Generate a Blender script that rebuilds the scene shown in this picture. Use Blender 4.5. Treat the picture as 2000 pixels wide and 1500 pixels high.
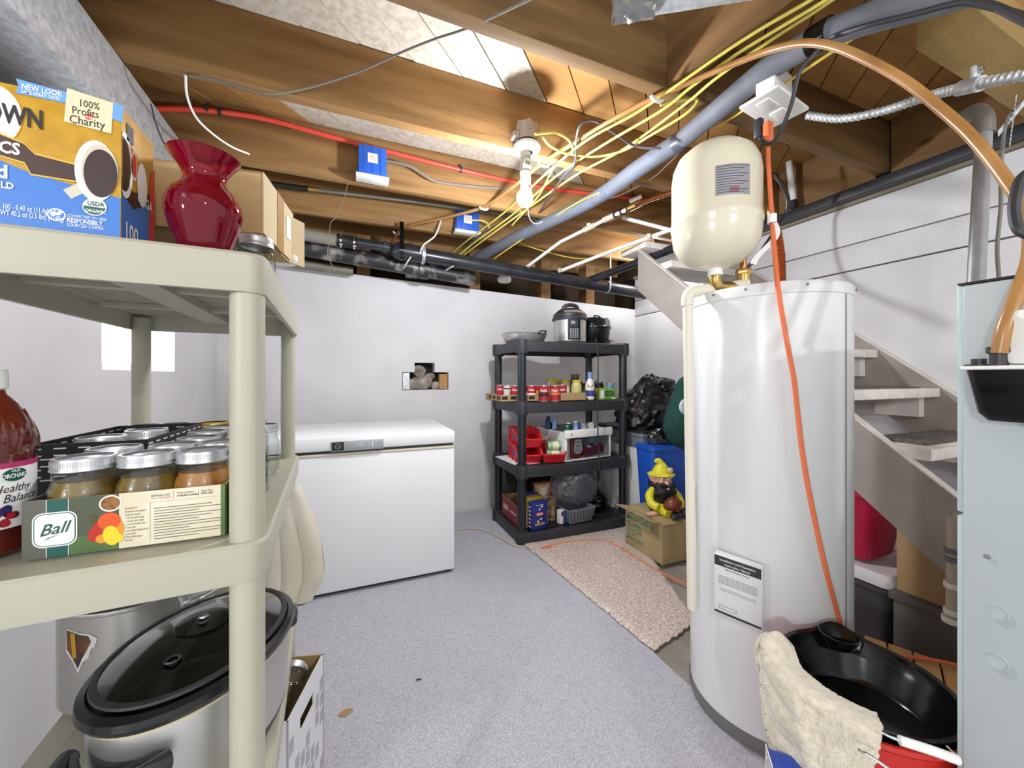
import bpy, bmesh, math, random
from mathutils import Vector, Matrix, noise as mnoise
R = math.radians; PI = math.pi
random.seed(7)
SC = bpy.context.scene; COL = SC.collection
for o in list(bpy.data.objects): bpy.data.objects.remove(o)

# ---------------------------------------------------------------- camera, world, lights, exposure
TH = R(22.6); F = 750.0; HZ = 735.0; CAM_Z = 1.2
cam = bpy.data.cameras.new('camera'); co = bpy.data.objects.new('camera', cam); COL.objects.link(co)
co.location = (0, 0, CAM_Z); co.rotation_euler = (R(90), 0, -TH)
cam.sensor_width = 36; cam.lens = F / 2000 * 36; cam.shift_y = -(750 - HZ) / 2000; cam.clip_start = 0.02
SC.camera = co
w = bpy.data.worlds.new('world'); SC.world = w; w.use_nodes = True
bg = w.node_tree.nodes['Background']; bg.inputs[0].default_value = (0.97, 0.98, 1.0, 1); bg.inputs[1].default_value = 1.08
SC.view_settings.view_transform = 'Standard'; SC.view_settings.look = 'None'
SC.view_settings.gamma = 1; SC.view_settings.use_curve_mapping = False; SC.view_settings.exposure = 0.3
def point_light(name, loc, power, radius, col=(1, 1, 1)):
    l = bpy.data.lights.new(name, 'POINT'); l.energy = power; l.shadow_soft_size = radius; l.color = col
    o = bpy.data.objects.new(name, l); COL.objects.link(o); o.location = loc; return o
point_light('room_lamp', (-2.1, -1.1, 1.62), 104, 0.09, (0.96, 0.985, 1.0))    # work lamp behind the photographer
point_light('back_fill', (0.7, -2.1, 2.1), 62, 0.05, (0.96, 0.985, 1.0))          # unseen fill light added behind the camera
point_light('stair_fill', (2.55, 2.75, 2.27), 15, 0.08, (0.95, 0.97, 1.0))                # unseen lamp added to brighten the dark corner by the stairs
BULB_L = 900.0

# ---------------------------------------------------------------- geometry helpers
def ray(u, v):
    a = (u - 1000) / F; b = (HZ - v) / F
    return Vector((math.sin(TH) + a * math.cos(TH), math.cos(TH) - a * math.sin(TH), b))
def at(u, v, X=None, Y=None, Z=None, d=None):
    """the point of the room seen at a photograph position, on the plane X=, Y= or Z=, or at depth d"""
    r = ray(u, v)
    if X is not None: t = X / r.x
    elif Y is not None: t = Y / r.y
    elif Z is not None: t = (Z - CAM_Z) / r.z
    else: t = d
    return Vector((r.x * t, r.y * t, CAM_Z + r.z * t))
def V(*a): return Vector(a)

def catmull(pts, n):
    pts = [Vector(p) for p in pts]
    if len(pts) < 3 or n < 2: return pts
    out = []
    P = [pts[0] * 2 - pts[1]] + pts + [pts[-1] * 2 - pts[-2]]
    for i in range(1, len(P) - 2):
        p0, p1, p2, p3 = P[i - 1:i + 3]
        for k in range(n):
            t = k / n
            out.append(0.5 * ((2 * p1) + (p2 - p0) * t + (2 * p0 - 5 * p1 + 4 * p2 - p3) * t * t + (3 * p1 - p0 - 3 * p2 + p3) * t ** 3))
    out.append(pts[-1]); return out

class MB:
    def __init__(s): s.v = []; s.f = []; s.m = []; s.mats = []
    def mi(s, mat):
        if mat not in s.mats: s.mats.append(mat)
        return s.mats.index(mat)
    def add(s, vs, fs, mat, T=None):
        k = len(s.v); i = s.mi(mat)
        s.v += [tuple(T @ Vector(p)) if T is not None else tuple(p) for p in vs]
        s.f += [tuple(j + k for j in f) for f in fs]; s.m += [i] * len(fs); return s
    def box(s, c, sz, mat, rz=0, bev=0, T=None, rot=None):
        M4 = Matrix.Translation(Vector(c)) @ (rot.to_4x4() if rot is not None else Matrix.Rotation(rz, 4, 'Z'))
        if T is not None: M4 = T @ M4
        hx, hy, hz = sz[0] / 2, sz[1] / 2, sz[2] / 2
        vs = [(x, y, z) for z in (-hz, hz) for y in (-hy, hy) for x in (-hx, hx)]
        fs = [(0, 2, 3, 1), (4, 5, 7, 6), (0, 1, 5, 4), (2, 6, 7, 3), (0, 4, 6, 2), (1, 3, 7, 5)]
        if bev:
            bm = bmesh.new(); vv = [bm.verts.new(p) for p in vs]
            for f in fs: bm.faces.new([vv[j] for j in f])
            bmesh.ops.bevel(bm, geom=bm.edges[:], offset=bev, segments=2, affect='EDGES', profile=0.5)
            bm.verts.index_update(); vs = [v.co.copy() for v in bm.verts]; fs = [[v.index for v in f.verts] for f in bm.faces]; bm.free()
        return s.add(vs, fs, mat, M4)
    def bx(s, x0, x1, y0, y1, z0, z1, mat, bev=0, T=None):
        return s.box(((x0 + x1) / 2, (y0 + y1) / 2, (z0 + z1) / 2), (abs(x1 - x0), abs(y1 - y0), abs(z1 - z0)), mat, 0, bev, T)
    def tube(s, pts, r, mat, seg=8, n=1, closed=False, caps=True, T=None):
        pts = catmull(pts, n) if n > 1 else [Vector(p) for p in pts]
        N = len(pts); rr = r if isinstance(r, (list, tuple)) else [r] * N
        if len(rr) != N: rr = [rr[0] + (rr[-1] - rr[0]) * i / (N - 1) for i in range(N)]
        vs = []; up = None
        for i, p in enumerate(pts):
            t = (pts[(i + 1) % N] - pts[i - 1]) if closed else (pts[min(i + 1, N - 1)] - pts[max(i - 1, 0)])
            if t.length < 1e-9: t = Vector((0, 0, 1))
            t.normalize()
            if up is None:
                a = Vector((0, 0, 1)) if abs(t.z) < 0.9 else Vector((1, 0, 0)); up = (a - t * a.dot(t)).normalized()
            else:
                q = up - t * up.dot(t); up = q.normalized() if q.length > 1e-6 else t.orthogonal().normalized()
            b = t.cross(up)
            for k in range(seg):
                an = 2 * PI * k / seg; vs.append(p + (up * math.cos(an) + b * math.sin(an)) * rr[i])
        fs = []
        for i in range(N if closed else N - 1):
            for k in range(seg):
                j = (i + 1) % N; fs.append((i * seg + k, i * seg + (k + 1) % seg, j * seg + (k + 1) % seg, j * seg + k))
        if caps and not closed: fs += [tuple(range(seg))[::-1], tuple((N - 1) * seg + k for k in range(seg))]
        return s.add(vs, fs, mat, T)
    def cyl(s, p0, p1, r, mat, r1=None, seg=16, T=None):
        return s.tube([p0, p1], [r, r if r1 is None else r1], mat, seg, T=T)
    def lathe(s, prof, mat, c=(0, 0, 0), seg=24, sx=1, sy=1, rz=0, T=None, arc=None):
        vs = []; fs = []; n = len(prof)
        a0, a1 = arc if arc else (0, 2 * PI); full = arc is None; K = seg if full else seg + 1
        for k in range(K):
            a = a0 + (a1 - a0) * k / seg
            for r, z in prof: vs.append((r * math.cos(a) * sx, r * math.sin(a) * sy, z))
        for k in range(seg):
            j = (k + 1) % K
            for i in range(n - 1):
                q = [k * n + i, j * n + i, j * n + i + 1, k * n + i + 1]
                if prof[i][0] < 1e-7: q = [q[0], q[2], q[3]]
                elif prof[i + 1][0] < 1e-7: q = [q[0], q[1], q[2]]
                fs.append(tuple(q))
        M4 = Matrix.Translation(Vector(c)) @ Matrix.Rotation(rz, 4, 'Z')
        if T is not None: M4 = T @ M4
        return s.add(vs, fs, mat, M4)
    def sph(s, c, r, mat, sc=(1, 1, 1), seg=16, ring=10, T=None, rot=None):
        prof = [(r * math.sin(PI * i / ring), -r * math.cos(PI * i / ring)) for i in range(ring + 1)]
        prof[0] = (0, -r); prof[-1] = (0, r)
        M4 = Matrix.Translation(Vector(c)) @ (rot.to_4x4() if rot is not None else Matrix.Identity(4)) @ Matrix.Diagonal((*sc, 1))
        if T is not None: M4 = T @ M4
        return s.lathe(prof, mat, seg=seg, T=M4)
    def prism(s, poly, h, mat, T=None):
        n = len(poly); vs = [(x, y, 0) for x, y in poly] + [(x, y, h) for x, y in poly]
        fs = [tuple(range(n))[::-1], tuple(range(n, 2 * n))] + [(i, (i + 1) % n, (i + 1) % n + n, i + n) for i in range(n)]
        return s.add(vs, fs, mat, T)
    def poly(s, pts, mat): return s.add(pts, [tuple(range(len(pts)))], mat)
    def surf(s, fn, nu, nv, mat, th=0, T=None):
        P = [[Vector(fn(i / nu, j / nv)) for j in range(nv + 1)] for i in range(nu + 1)]
        vs = [p for row in P for p in row]; W = nv + 1
        fs = [(i * W + j, (i + 1) * W + j, (i + 1) * W + j + 1, i * W + j + 1) for i in range(nu) for j in range(nv)]
        if th:
            N0 = len(vs); nv2 = []
            for i in range(nu + 1):
                for j in range(nv + 1):
                    a = P[min(i + 1, nu)][j] - P[max(i - 1, 0)][j]; b = P[i][min(j + 1, nv)] - P[i][max(j - 1, 0)]
                    q = a.cross(b); q = q.normalized() if q.length > 1e-12 else Vector((0, 0, 1))
                    nv2.append(P[i][j] - q * th)
            vs += nv2; fs += [tuple(x + N0 for x in f[::-1]) for f in fs[:]]
            e = [i * W for i in range(nu + 1)] + [nu * W + j for j in range(1, W)] + [i * W + nv for i in range(nu - 1, -1, -1)] + [j for j in range(nv - 1, 0, -1)]
            for a, b in zip(e, e[1:] + e[:1]): fs.append((b, a, a + N0, b + N0))
        return s.add(vs, fs, mat, T)
    def text(s, st, o, size, mat, xd=(1, 0, 0), yd=(0, 0, 1), al='LEFT', depth=0.0004, shear=0, sx=1.0, bold=0):
        vs, fs = text_geo(st, al, shear, bold)
        xd = Vector(xd).normalized(); yd = Vector(yd).normalized(); zd = xd.cross(yd); o = Vector(o)
        k = size
        return s.add([o + xd * (p[0] * k * sx) + yd * (p[1] * k) + zd * depth for p in vs], fs, mat)
    def build(s, name, parent=None, world=True, loc=None, flip=False):
        me = bpy.data.meshes.new(name)
        off = Vector((0, 0, 0))
        if parent is not None:
            if world: off = wloc(parent)
        elif loc is not None: off = Vector(loc)
        elif s.v:
            xs = [p[0] for p in s.v]; ys = [p[1] for p in s.v]; zs = [p[2] for p in s.v]
            off = Vector(((min(xs) + max(xs)) / 2, (min(ys) + max(ys)) / 2, min(zs)))
        me.from_pydata([(p[0] - off.x, p[1] - off.y, p[2] - off.z) for p in s.v], [], s.f)
        for m in s.mats: me.materials.append(m)
        me.polygons.foreach_set('material_index', s.m)
        me.polygons.foreach_set('use_smooth', [True] * len(s.f))
        me.update(); me.validate()
        if len(me.polygons): me.set_sharp_from_angle(angle=0.62)
        bm = bmesh.new(); bm.from_mesh(me); bmesh.ops.recalc_face_normals(bm, faces=bm.faces[:]); bm.to_mesh(me); bm.free()
        o = bpy.data.objects.new(name, me); COL.objects.link(o)
        if parent is not None: o.parent = parent; WL[o.name] = wloc(parent) if world else Vector((0, 0, 0))
        else: o.location = off; WL[o.name] = off.copy()
        return o
WL = {}
def wloc(o): return WL.get(o.name, Vector((0, 0, 0)))
_tc = {}
def text_geo(st, al, shear, bold):
    k = (st, al, shear, bold)
    if k not in _tc:
        cu = bpy.data.curves.new('t', 'FONT'); cu.body = st; cu.align_x = al; cu.resolution_u = 2; cu.shear = shear; cu.offset = bold; cu.size = 1.0
        ob = bpy.data.objects.new('t', cu); me = ob.to_mesh()
        _tc[k] = ([tuple(v.co) for v in me.vertices], [tuple(p.vertices) for p in me.polygons])
        ob.to_mesh_clear(); bpy.data.objects.remove(ob); bpy.data.curves.remove(cu)
    return _tc[k]
def tag(o, label=None, cat=None, group=None, kind=None):
    if label: o['label'] = label
    if cat: o['category'] = cat
    if group: o['group'] = group
    if kind: o['kind'] = kind
    return o
def thing(name, label, cat, loc=(0, 0, 0), rz=0, group=None):
    o = bpy.data.objects.new(name, None); COL.objects.link(o); o.empty_display_size = 0.05
    o.location = loc; o.rotation_euler = (0, 0, rz); WL[o.name] = Vector(loc); return tag(o, label, cat, group)
def dup(root, loc, rz=0, label=None, group=None):
    r = root.copy(); COL.objects.link(r); r.location = loc; r.rotation_euler = (0, 0, rz)
    if label: r['label'] = label
    if group: r['group'] = group
    for ch in list(root.children):
        c = ch.copy(); COL.objects.link(c); c.parent = r
        for g in list(ch.children):
            e = g.copy(); COL.objects.link(e); e.parent = c
    return r
def one(name, mb, label, cat, group=None, loc=None): return tag(mb.build(name, loc=loc), label, cat, group)
def struct(name, mb, parent=None): 
    o = mb.build(name, parent, loc=None if parent else (0, 0, 0))
    if parent is None: o['kind'] = 'structure'
    return o

# ---------------------------------------------------------------- materials
def C(h):
    h = h.lstrip('#'); return tuple((lambda c: c / 12.92 if c <= 0.04045 else ((c + 0.055) / 1.055) ** 2.4)(int(h[i:i + 2], 16) / 255) for i in (0, 2, 4)) + (1,)
_mc = {}
def mat(name, col, rough=0.5, metal=0.0, bump=0.0, bs=60, col2=None, vs=6, vd=4, coat=0, lo=0.35, hi=0.65, stretch=None, spec=0.5, emit=0, sheen=0):
    if name in _mc: return _mc[name]
    m = bpy.data.materials.new(name); m.use_nodes = True; nt = m.node_tree; N = nt.nodes; L = nt.links
    b = N['Principled BSDF']; col = C(col)
    b.inputs['Base Color'].default_value = col; b.inputs['Roughness'].default_value = rough; b.inputs['Metallic'].default_value = metal
    b.inputs['Specular IOR Level'].default_value = spec; b.inputs['Coat Weight'].default_value = coat; b.inputs['Sheen Weight'].default_value = sheen
    if emit: b.inputs['Emission Color'].default_value = col; b.inputs['Emission Strength'].default_value = emit
    tc = N.new('ShaderNodeTexCoord'); mp = N.new('ShaderNodeMapping'); L.new(tc.outputs['Object'], mp.inputs[0])
    if stretch: mp.inputs['Scale'].default_value = stretch
    oi = N.new('ShaderNodeObjectInfo'); mu = N.new('ShaderNodeMath'); mu.operation = 'MULTIPLY'; mu.inputs[1].default_value = 37; L.new(oi.outputs['Random'], mu.inputs[0])
    if col2:
        n = N.new('ShaderNodeTexNoise'); n.noise_dimensions = '4D'; n.inputs['Scale'].default_value = vs; n.inputs['Detail'].default_value = vd; L.new(mp.outputs[0], n.inputs['Vector']); L.new(mu.outputs[0], n.inputs['W'])
        r = N.new('ShaderNodeValToRGB'); r.color_ramp.elements[0].position = lo; r.color_ramp.elements[1].position = hi
        r.color_ramp.elements[0].color = col; r.color_ramp.elements[1].color = C(col2)
        L.new(n.outputs['Fac'], r.inputs[0]); L.new(r.outputs[0], b.inputs['Base Color'])
    if bump:
        n2 = N.new('ShaderNodeTexNoise'); n2.inputs['Scale'].default_value = bs; n2.inputs['Detail'].default_value = 3; L.new(mp.outputs[0], n2.inputs['Vector'])
        bp = N.new('ShaderNodeBump'); bp.inputs['Strength'].default_value = bump; bp.inputs['Distance'].default_value = 0.003; L.new(n2.outputs['Fac'], bp.inputs['Height']); L.new(bp.outputs[0], b.inputs['Normal'])
    _mc[name] = m; return m
def wood(name, c1, c2, axis='X', sc=9, rough=0.75, knots=True):
    if name in _mc: return _mc[name]
    st = {'X': (0.09, 1, 1), 'Y': (1, 0.09, 1), 'Z': (1, 1, 0.09)}[axis]
    m = mat(name, c1, rough, 0, 0.35, sc * 9, c2, sc, 6, lo=0.3, hi=0.72, stretch=st, spec=0.25)
    nt = m.node_tree; N = nt.nodes; L = nt.links; b = N['Principled BSDF']
    if knots:
        tc = N.new('ShaderNodeTexCoord'); vo = N.new('ShaderNodeTexVoronoi'); vo.inputs['Scale'].default_value = 2.3
        mp = N.new('ShaderNodeMapping'); mp.inputs['Scale'].default_value = {'X': (0.8, 1.6, 1.6), 'Y': (1.6, 0.8, 1.6), 'Z': (1.6, 1.6, 0.8)}[axis]
        L.new(tc.outputs['Object'], mp.inputs[0]); L.new(mp.outputs[0], vo.inputs['Vector'])
        r = N.new('ShaderNodeValToRGB'); r.color_ramp.elements[0].position = 0.03; r.color_ramp.elements[1].position = 0.09
        r.color_ramp.elements[0].color = (0.18, 0.13, 0.10, 1); r.color_ramp.elements[1].color = (1, 1, 1, 1)
        L.new(vo.outputs['Distance'], r.inputs[0])
        mx = N.new('ShaderNodeMix'); mx.data_type = 'RGBA'; mx.blend_type = 'MULTIPLY'; mx.inputs[0].default_value = 0.8
        src = b.inputs['Base Color'].links[0].from_socket; L.new(src, mx.inputs[6]); L.new(r.outputs[0], mx.inputs[7]); L.new(mx.outputs[2], b.inputs['Base Color'])
    return m
def glass(name, col='#ffffff', refl=1.0, rough=0.03):
    if name in _mc: return _mc[name]
    m = bpy.data.materials.new(name); m.use_nodes = True; nt = m.node_tree; N = nt.nodes; L = nt.links; N.remove(N['Principled BSDF'])
    t = N.new('ShaderNodeBsdfTransparent'); t.inputs[0].default_value = C(col); g = N.new('ShaderNodeBsdfGlossy'); g.inputs['Roughness'].default_value = rough
    fr = N.new('ShaderNodeLayerWeight'); fr.inputs[0].default_value = 0.5; mx = N.new('ShaderNodeMixShader')
    pw = N.new('ShaderNodeMath'); pw.operation = 'POWER'; pw.inputs[1].default_value = 4; L.new(fr.outputs['Facing'], pw.inputs[0])
    k = N.new('ShaderNodeMath'); k.operation = 'MULTIPLY_ADD'; k.inputs[1].default_value = .8 * refl; k.inputs[2].default_value = .05 * refl; L.new(pw.outputs[0], k.inputs[0])
    L.new(k.outputs[0], mx.inputs[0]); L.new(t.outputs[0], mx.inputs[1]); L.new(g.outputs[0], mx.inputs[2]); L.new(mx.outputs[0], N['Material Output'].inputs[0])
    _mc[name] = m; return m

PAINT = mat('wall_paint', '#d8d7d7', 0.6, 0, 0.12, 90, '#d0cecf', 3)
PAINT2 = mat('grey_paint', '#b9b3b0', 0.6, 0, 0.25, 70, '#aaa39f', 5)
STEPW = mat('worn_white_paint', '#e6e0da', 0.6, 0, 0.35, 50, '#cfc4b8', 14, 6, lo=0.45, hi=0.75)
CONC = mat('concrete', '#a7a197', 0.8, 0, 0.3, 40, '#8d867b', 5, 6)
JOIST = wood('joist_wood', '#775632', '#b8905c', 'X', 13)
JOISTD = wood('old_joist_wood', '#5a442a', '#8f7048', 'X', 13)
JOISTY = wood('cross_wood', '#6e5231', '#94714a', 'Y', 9)
RIMD = wood('rim_dark', '#2e241a', '#4a3a28', 'X', 9)
SUB = wood('subfloor_wood', '#90693a', '#bd9057', 'X', 11, knots=False)
SUBP = mat('whitewashed_board', '#c9c1b1', 0.8, 0, 0.4, 120, '#a3967f', 38, 8, lo=0.42, hi=0.78)
CRATEW = wood('raw_pine', '#b98d52', '#d2ab72', 'X', 8)
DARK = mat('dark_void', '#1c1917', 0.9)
BLK = mat('black_plastic', '#303135', 0.45)
BLKG = mat('gloss_black', '#0c0c0d', 0.15)
BLKR = mat('black_rubber', '#18181a', 0.55, 0, 0.1, 80)
ABS = mat('abs_pipe', '#202227', 0.3, 0, 0.15, 30, '#34363c', 8)
IRON = mat('cast_iron', '#2b2a2c', 0.45, 0.1, 0.3, 40, '#a09b94', 9, 6, lo=0.52, hi=0.68)
GALV = mat('galvanised', '#b4b8bb', 0.42, 0.5, 0.05, 60, '#d6dadc', 55, 2, lo=0.35, hi=0.65)
CONDUIT = mat('zinc_conduit', '#98989a', 0.45, 0.4, 0.1, 60, '#85858a', 14)
GALVP = mat('galvanised_pipe', '#8d8a7c', 0.5, 0.5, 0.1, 60, '#767466', 12)
STEEL = mat('stainless', '#cfcdca', 0.3, 0.72, 0.02, 20)
STEELB = mat('brushed_steel', '#c9c8c5', 0.38, 0.85, 0.03, 60, stretch=(1, 1, 25))
TIN = mat('tin_lid', '#c2c4c6', 0.36, 0.85)
GOLD = mat('gold_lid', '#c9ab4e', 0.3, 1.0)
FOIL = mat('foil_tape', '#e6e8ea', 0.25, 0.9, 0.3, 30)
CHROME = mat('chrome', '#e4e5e8', 0.08, 1.0)
COPPER = mat('copper', '#b9754c', 0.3, 1.0)
BRASS = mat('brass', '#b89a5e', 0.35, 1.0)
WHITE = mat('white_plastic', '#eeeeea', 0.35)
IVORY = mat('ivory_plastic', '#b2b09d', 0.45, 0, 0.06, 120)
CPVC = mat('cream_pipe', '#e6e1cf', 0.4)
ENAMEL = mat('white_enamel', '#f1f2f3', 0.25, 0, 0.02, 150)
HEAT = mat('heater_enamel', '#e3e4e4', 0.28, 0, 0, coat=0.3)
TANKC = mat('cream_enamel', '#e2dcc4', 0.22, coat=0.3)
FURN = mat('furnace_steel', '#b9c1c2', 0.4, 0.1, 0.05, 200)
FURN2 = mat('furnace_trim', '#c0cfcd', 0.4, 0.1)
YEL = mat('yellow_cable', '#e3d766', 0.4)
ORG = mat('orange_cord', '#e4764a', 0.45)
AMBER = mat('amber_tube', '#9a6c3a', 0.3, 0, 0, col2='#b48650', vs=9)
REDP = mat('red_tube', '#e8503f', 0.4)
BLUEB = mat('blue_box', '#2b62c8', 0.4)
INS = mat('foam_sleeve', '#5d6067', 0.7, 0, 0.3, 40, '#6f7279', 7)
CARD = mat('cardboard', '#b7996c', 0.8, 0, 0.1, 90, '#ab8d60', 6)
CARDD = mat('cardboard_dark', '#8f7248', 0.8)
CARPET = mat('carpet_weave', '#cfcfd6', 0.95, 0, 0.9, 260, '#a6a6ae', 240, 2, lo=0.35, hi=0.65, spec=0.05)
RUG = mat('rug_pile', '#e8dacd', 0.95, 0, 1.0, 160, '#a3918a', 170, 3, lo=0.4, hi=0.66, spec=0.05)
INK = mat('ink_black', '#242322', 0.6)
PAPER = mat('paper_white', '#efefec', 0.6)
GREY = mat('ink_grey', '#8f8f8c', 0.6)
INKG = mat('ink_green', '#2f8a6d', 0.7)
REDI = mat('print_red', '#b8202e', 0.45)
GLASS = glass('clear_glass', '#eef2f0')
# ---------------------------------------------------------------- the setting
XL, XR, YB = -0.88, 2.80, 3.30
b = MB(); b.bx(-1.6, 3.4, -2.6, 3.9, -0.08, 0.0, CONC); struct('floor', b)
# back wall with the knocked-out hole; its top runs down a little to the right
hx0, hx1, hz0, hz1 = 0.385, 0.775, 1.085, 1.235
def top(x): return 2.032 - 0.034 * (x + 0.6)
b = MB()
def slab(x0, x1, z0, z1, y0=YB, y1=YB + 0.1):
    t0 = top(x0) if z1 is None else z1; t1 = top(x1) if z1 is None else z1
    vs = [(x0, y0, z0), (x1, y0, z0), (x1, y0, t1), (x0, y0, t0), (x0, y1, z0), (x1, y1, z0), (x1, y1, t1), (x0, y1, t0)]
    b.add(vs, [(0, 1, 2, 3), (4, 7, 6, 5), (0, 4, 5, 1), (1, 5, 6, 2), (2, 6, 7, 3), (3, 7, 4, 0)], PAINT)
slab(XL - 0.1, hx0, 0, None); slab(hx1, XR + 0.1, 0, None); slab(hx0, hx1, 0, hz0)
slab(hx0, 0.485, hz1, None); slab(0.655, hx1, hz1, None); slab(0.485, 0.655, 1.315, None)
wb = struct('wall_back', b)
b = MB(); b.bx(hx0 - .02, hx1 + .02, YB + .1, YB + .14, 1.05, 1.34, DARK); b.build('hole_backing', wb)
RK = mat('rubble', '#b7ada0', 0.9, 0, 0.6, 60, '#6d645a', 18)
for (x, z, r, s) in ((0.47, 1.13, .05, (1.2, .6, 1)), (0.56, 1.15, .07, (1.3, .6, .9)), (0.68, 1.12, .045, (1.1, .6, .8)), (0.63, 1.20, .04, (1, .6, .8)), (0.53, 1.245, .045, (1.4, .5, 1.1))):
    b = MB(); b.sph((x, YB + 0.062, z), r, RK, s, 10, 7); b.v = [tuple(Vector(p) + mnoise.noise_vector(Vector(p) * 30) * .012) for p in b.v]; b.build('rock', wb)
b = MB(); b.bx(hx0 + .005, hx0 + .06, YB + .005, YB + .09, 1.09, 1.23, GALV); b.bx(0.70, 0.77, YB + .02, YB + .09, 1.09, 1.22, wood('stud', '#a37a4a', '#bd945f', 'Z')); b.build('stud_end', wb)
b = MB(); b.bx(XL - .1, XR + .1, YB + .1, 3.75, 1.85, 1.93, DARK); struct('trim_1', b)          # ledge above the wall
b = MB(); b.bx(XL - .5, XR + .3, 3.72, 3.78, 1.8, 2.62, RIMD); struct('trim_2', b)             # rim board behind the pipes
for i, (x, z0) in enumerate(((.085, 2.0), (1.02, 1.96), (1.74, 1.94), (2.25, 1.92))):
    b = MB(); b.bx(x - .05, x + .05, YB + .02, YB + .16, z0 - .12, 2.34, JOISTY); b.build('stud', wb)
# left wall with the small basement window
wy0, wy1, wz0, wz1 = 1.95, 2.60, 1.225, 1.75
b = MB(); x0, x1 = XL - .22, XL
b.bx(x0, x1, .25, wy0, 0, 1.98, PAINT); b.bx(x0, x1, wy1, YB + .1, 0, 1.98, PAINT); b.bx(x0, x1, wy0, wy1, 0, wz0, PAINT); b.bx(x0, x1, wy0, wy1, wz1, 1.98, PAINT)
struct('wall_left', b)
b = MB(); fr = WHITE
for y in (wy0 + .02, (wy0 + wy1) / 2 - .05, wy1 - .02): b.bx(x0 + .03, x0 + .07, y - .02, y + .02, wz0, wz1, fr)
for z in (wz0 + .02, wz1 - .02): b.bx(x0 + .03, x0 + .07, wy0, wy1, z - .02, z + .02, fr)
wn = struct('window_1', b)
b = MB(); b.bx(x0 + .045, x0 + .05, wy0 + .02, wy1 - .02, wz0 + .02, wz1 - .02, mat('daylight', '#f4f8ff', 0.5, emit=5.0)); b.build('pane', wn)
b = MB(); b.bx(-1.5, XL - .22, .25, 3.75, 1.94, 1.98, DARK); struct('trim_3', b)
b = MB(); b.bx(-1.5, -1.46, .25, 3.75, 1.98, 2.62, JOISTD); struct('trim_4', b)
# right wall: painted planks along the stairs
b = MB(); b.bx(XR + .06, XR + .1, 0.0, YB + .1, 0, 2.3, DARK); wr = struct('wall_right', b)
for z0, z1 in ((0, 1.838), (1.846, 1.998), (2.004, 2.235)):
    b = MB(); b.bx(XR, XR + .06, 0.0, YB, z0, z1, PAINT, .004); b.build('plank', wr)
b = MB(); b.bx(XR - .02, XR + .06, 0.0, YB, 2.237, 2.262, wood('dirty_sill', '#9b917f', '#7d7260', 'Y')); b.build('sill_plate', wr)
b = MB(); b.bx(XR + .062, XR + .1, 0.0, 3.75, 2.262, 2.62, RIMD); b.bx(XR + .062, XR + .1, YB + .1, 3.75, 1.85, 2.27, RIMD); struct('trim_5', b)
# ceiling: diagonal subfloor boards on joists
ZJ, ZS = 2.32, 2.60
ce = thing('ceiling', None, None, (0.9, 1.5, ZJ)); ce['kind'] = 'structure'
k = 0; W = .157; cst = -4.6
while cst < 2.9:                                                     # boards run along (1,1): x - y = const
    pale = -2.75 < cst < -1.02
    c0, c1 = cst + .004, cst + W * math.sqrt(2) - .004
    poly = []
    xa, xb, ya, yb = -1.46, XR + .05, -.6, 3.75
    def clipline(c):
        t0 = max(xa, ya + c); t1 = min(xb, yb + c); return t0, t1
    a0, a1 = clipline(c0); e0, e1 = clipline(c1)
    if a1 > a0 and e1 > e0:
        b = MB(); dz = random.uniform(0, .006); L0 = (e0 - a0)
        vs = [(a0, a0 - c0, ZS + dz), (a1, a1 - c0, ZS + dz), (e1, e1 - c1, ZS + dz), (e0, e0 - c1, ZS + dz)]
        vs = vs + [(x, y, ZS + .03) for x, y, z in vs]
        b.add(vs, [(3, 2, 1, 0), (4, 5, 6, 7), (0, 1, 5, 4), (1, 2, 6, 5), (2, 3, 7, 6), (3, 0, 4, 7)], SUBP if pale else SUB)
        b.build('plank', ce)
    cst += W * math.sqrt(2)
b = MB(); b.bx(-1.5, XR + .1, -.6, 3.75, ZS + .034, ZS + .05, DARK); b.build('backing', ce)
for i, (y, xa, xb, m) in enumerate(((0.55, 1.17, XR, JOIST), (1.147, -1.46, 2.74, JOISTD), (1.745, -1.46, XR - .02, JOIST), (2.387, -1.46, XR - .02, JOIST), (2.98, -1.46, XR - .02, JOIST), (3.56, -1.46, XR - .02, JOIST))):
    b = MB(); b.bx(xa, xb, y, y + .055, ZJ, ZS - .0005, m, .003); b.build('joist', ce)
b = MB()
vs = [(1.13, 1.145, ZJ), (1.185, 1.145, ZJ), (1.225, .55, ZJ), (1.165, .55, ZJ)]; vs = vs + [(x, y, ZS - .0005) for x, y, z in vs]
b.add(vs, [(3, 2, 1, 0), (4, 5, 6, 7), (0, 1, 5, 4), (1, 2, 6, 5), (2, 3, 7, 6), (3, 0, 4, 7)], JOISTY); b.build('header', ce)
for (x0, x1, y0, y1) in ((2.735, 2.84, .3, 1.14), (2.74, 2.84, 1.21, 1.74), ):
    b = MB(); b.bx(x0 - .02, x1, y0, y1, 2.30, ZS - .001, JOISTY); b.build('blocking', ce)
def timber(name, pts, T, m, lab): ...
# ---------------------------------------------------------------- floor coverings
b = MB()
P = [(-.86, -1.5), (1.02, -1.5), (1.0, .1), at(1520, 1500, Z=0).xy, at(1300, 1300, Z=0).xy, at(1262, 1262, Z=0).xy, (1.62, 2.4), (2.75, 2.45), (2.75, 3.28), (-.86, 3.28)]
b.prism([tuple(p) for p in P], .008, CARPET)
one('carpet', b, 'blue grey loop pile carpet covering the basement floor', 'carpet')
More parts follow.
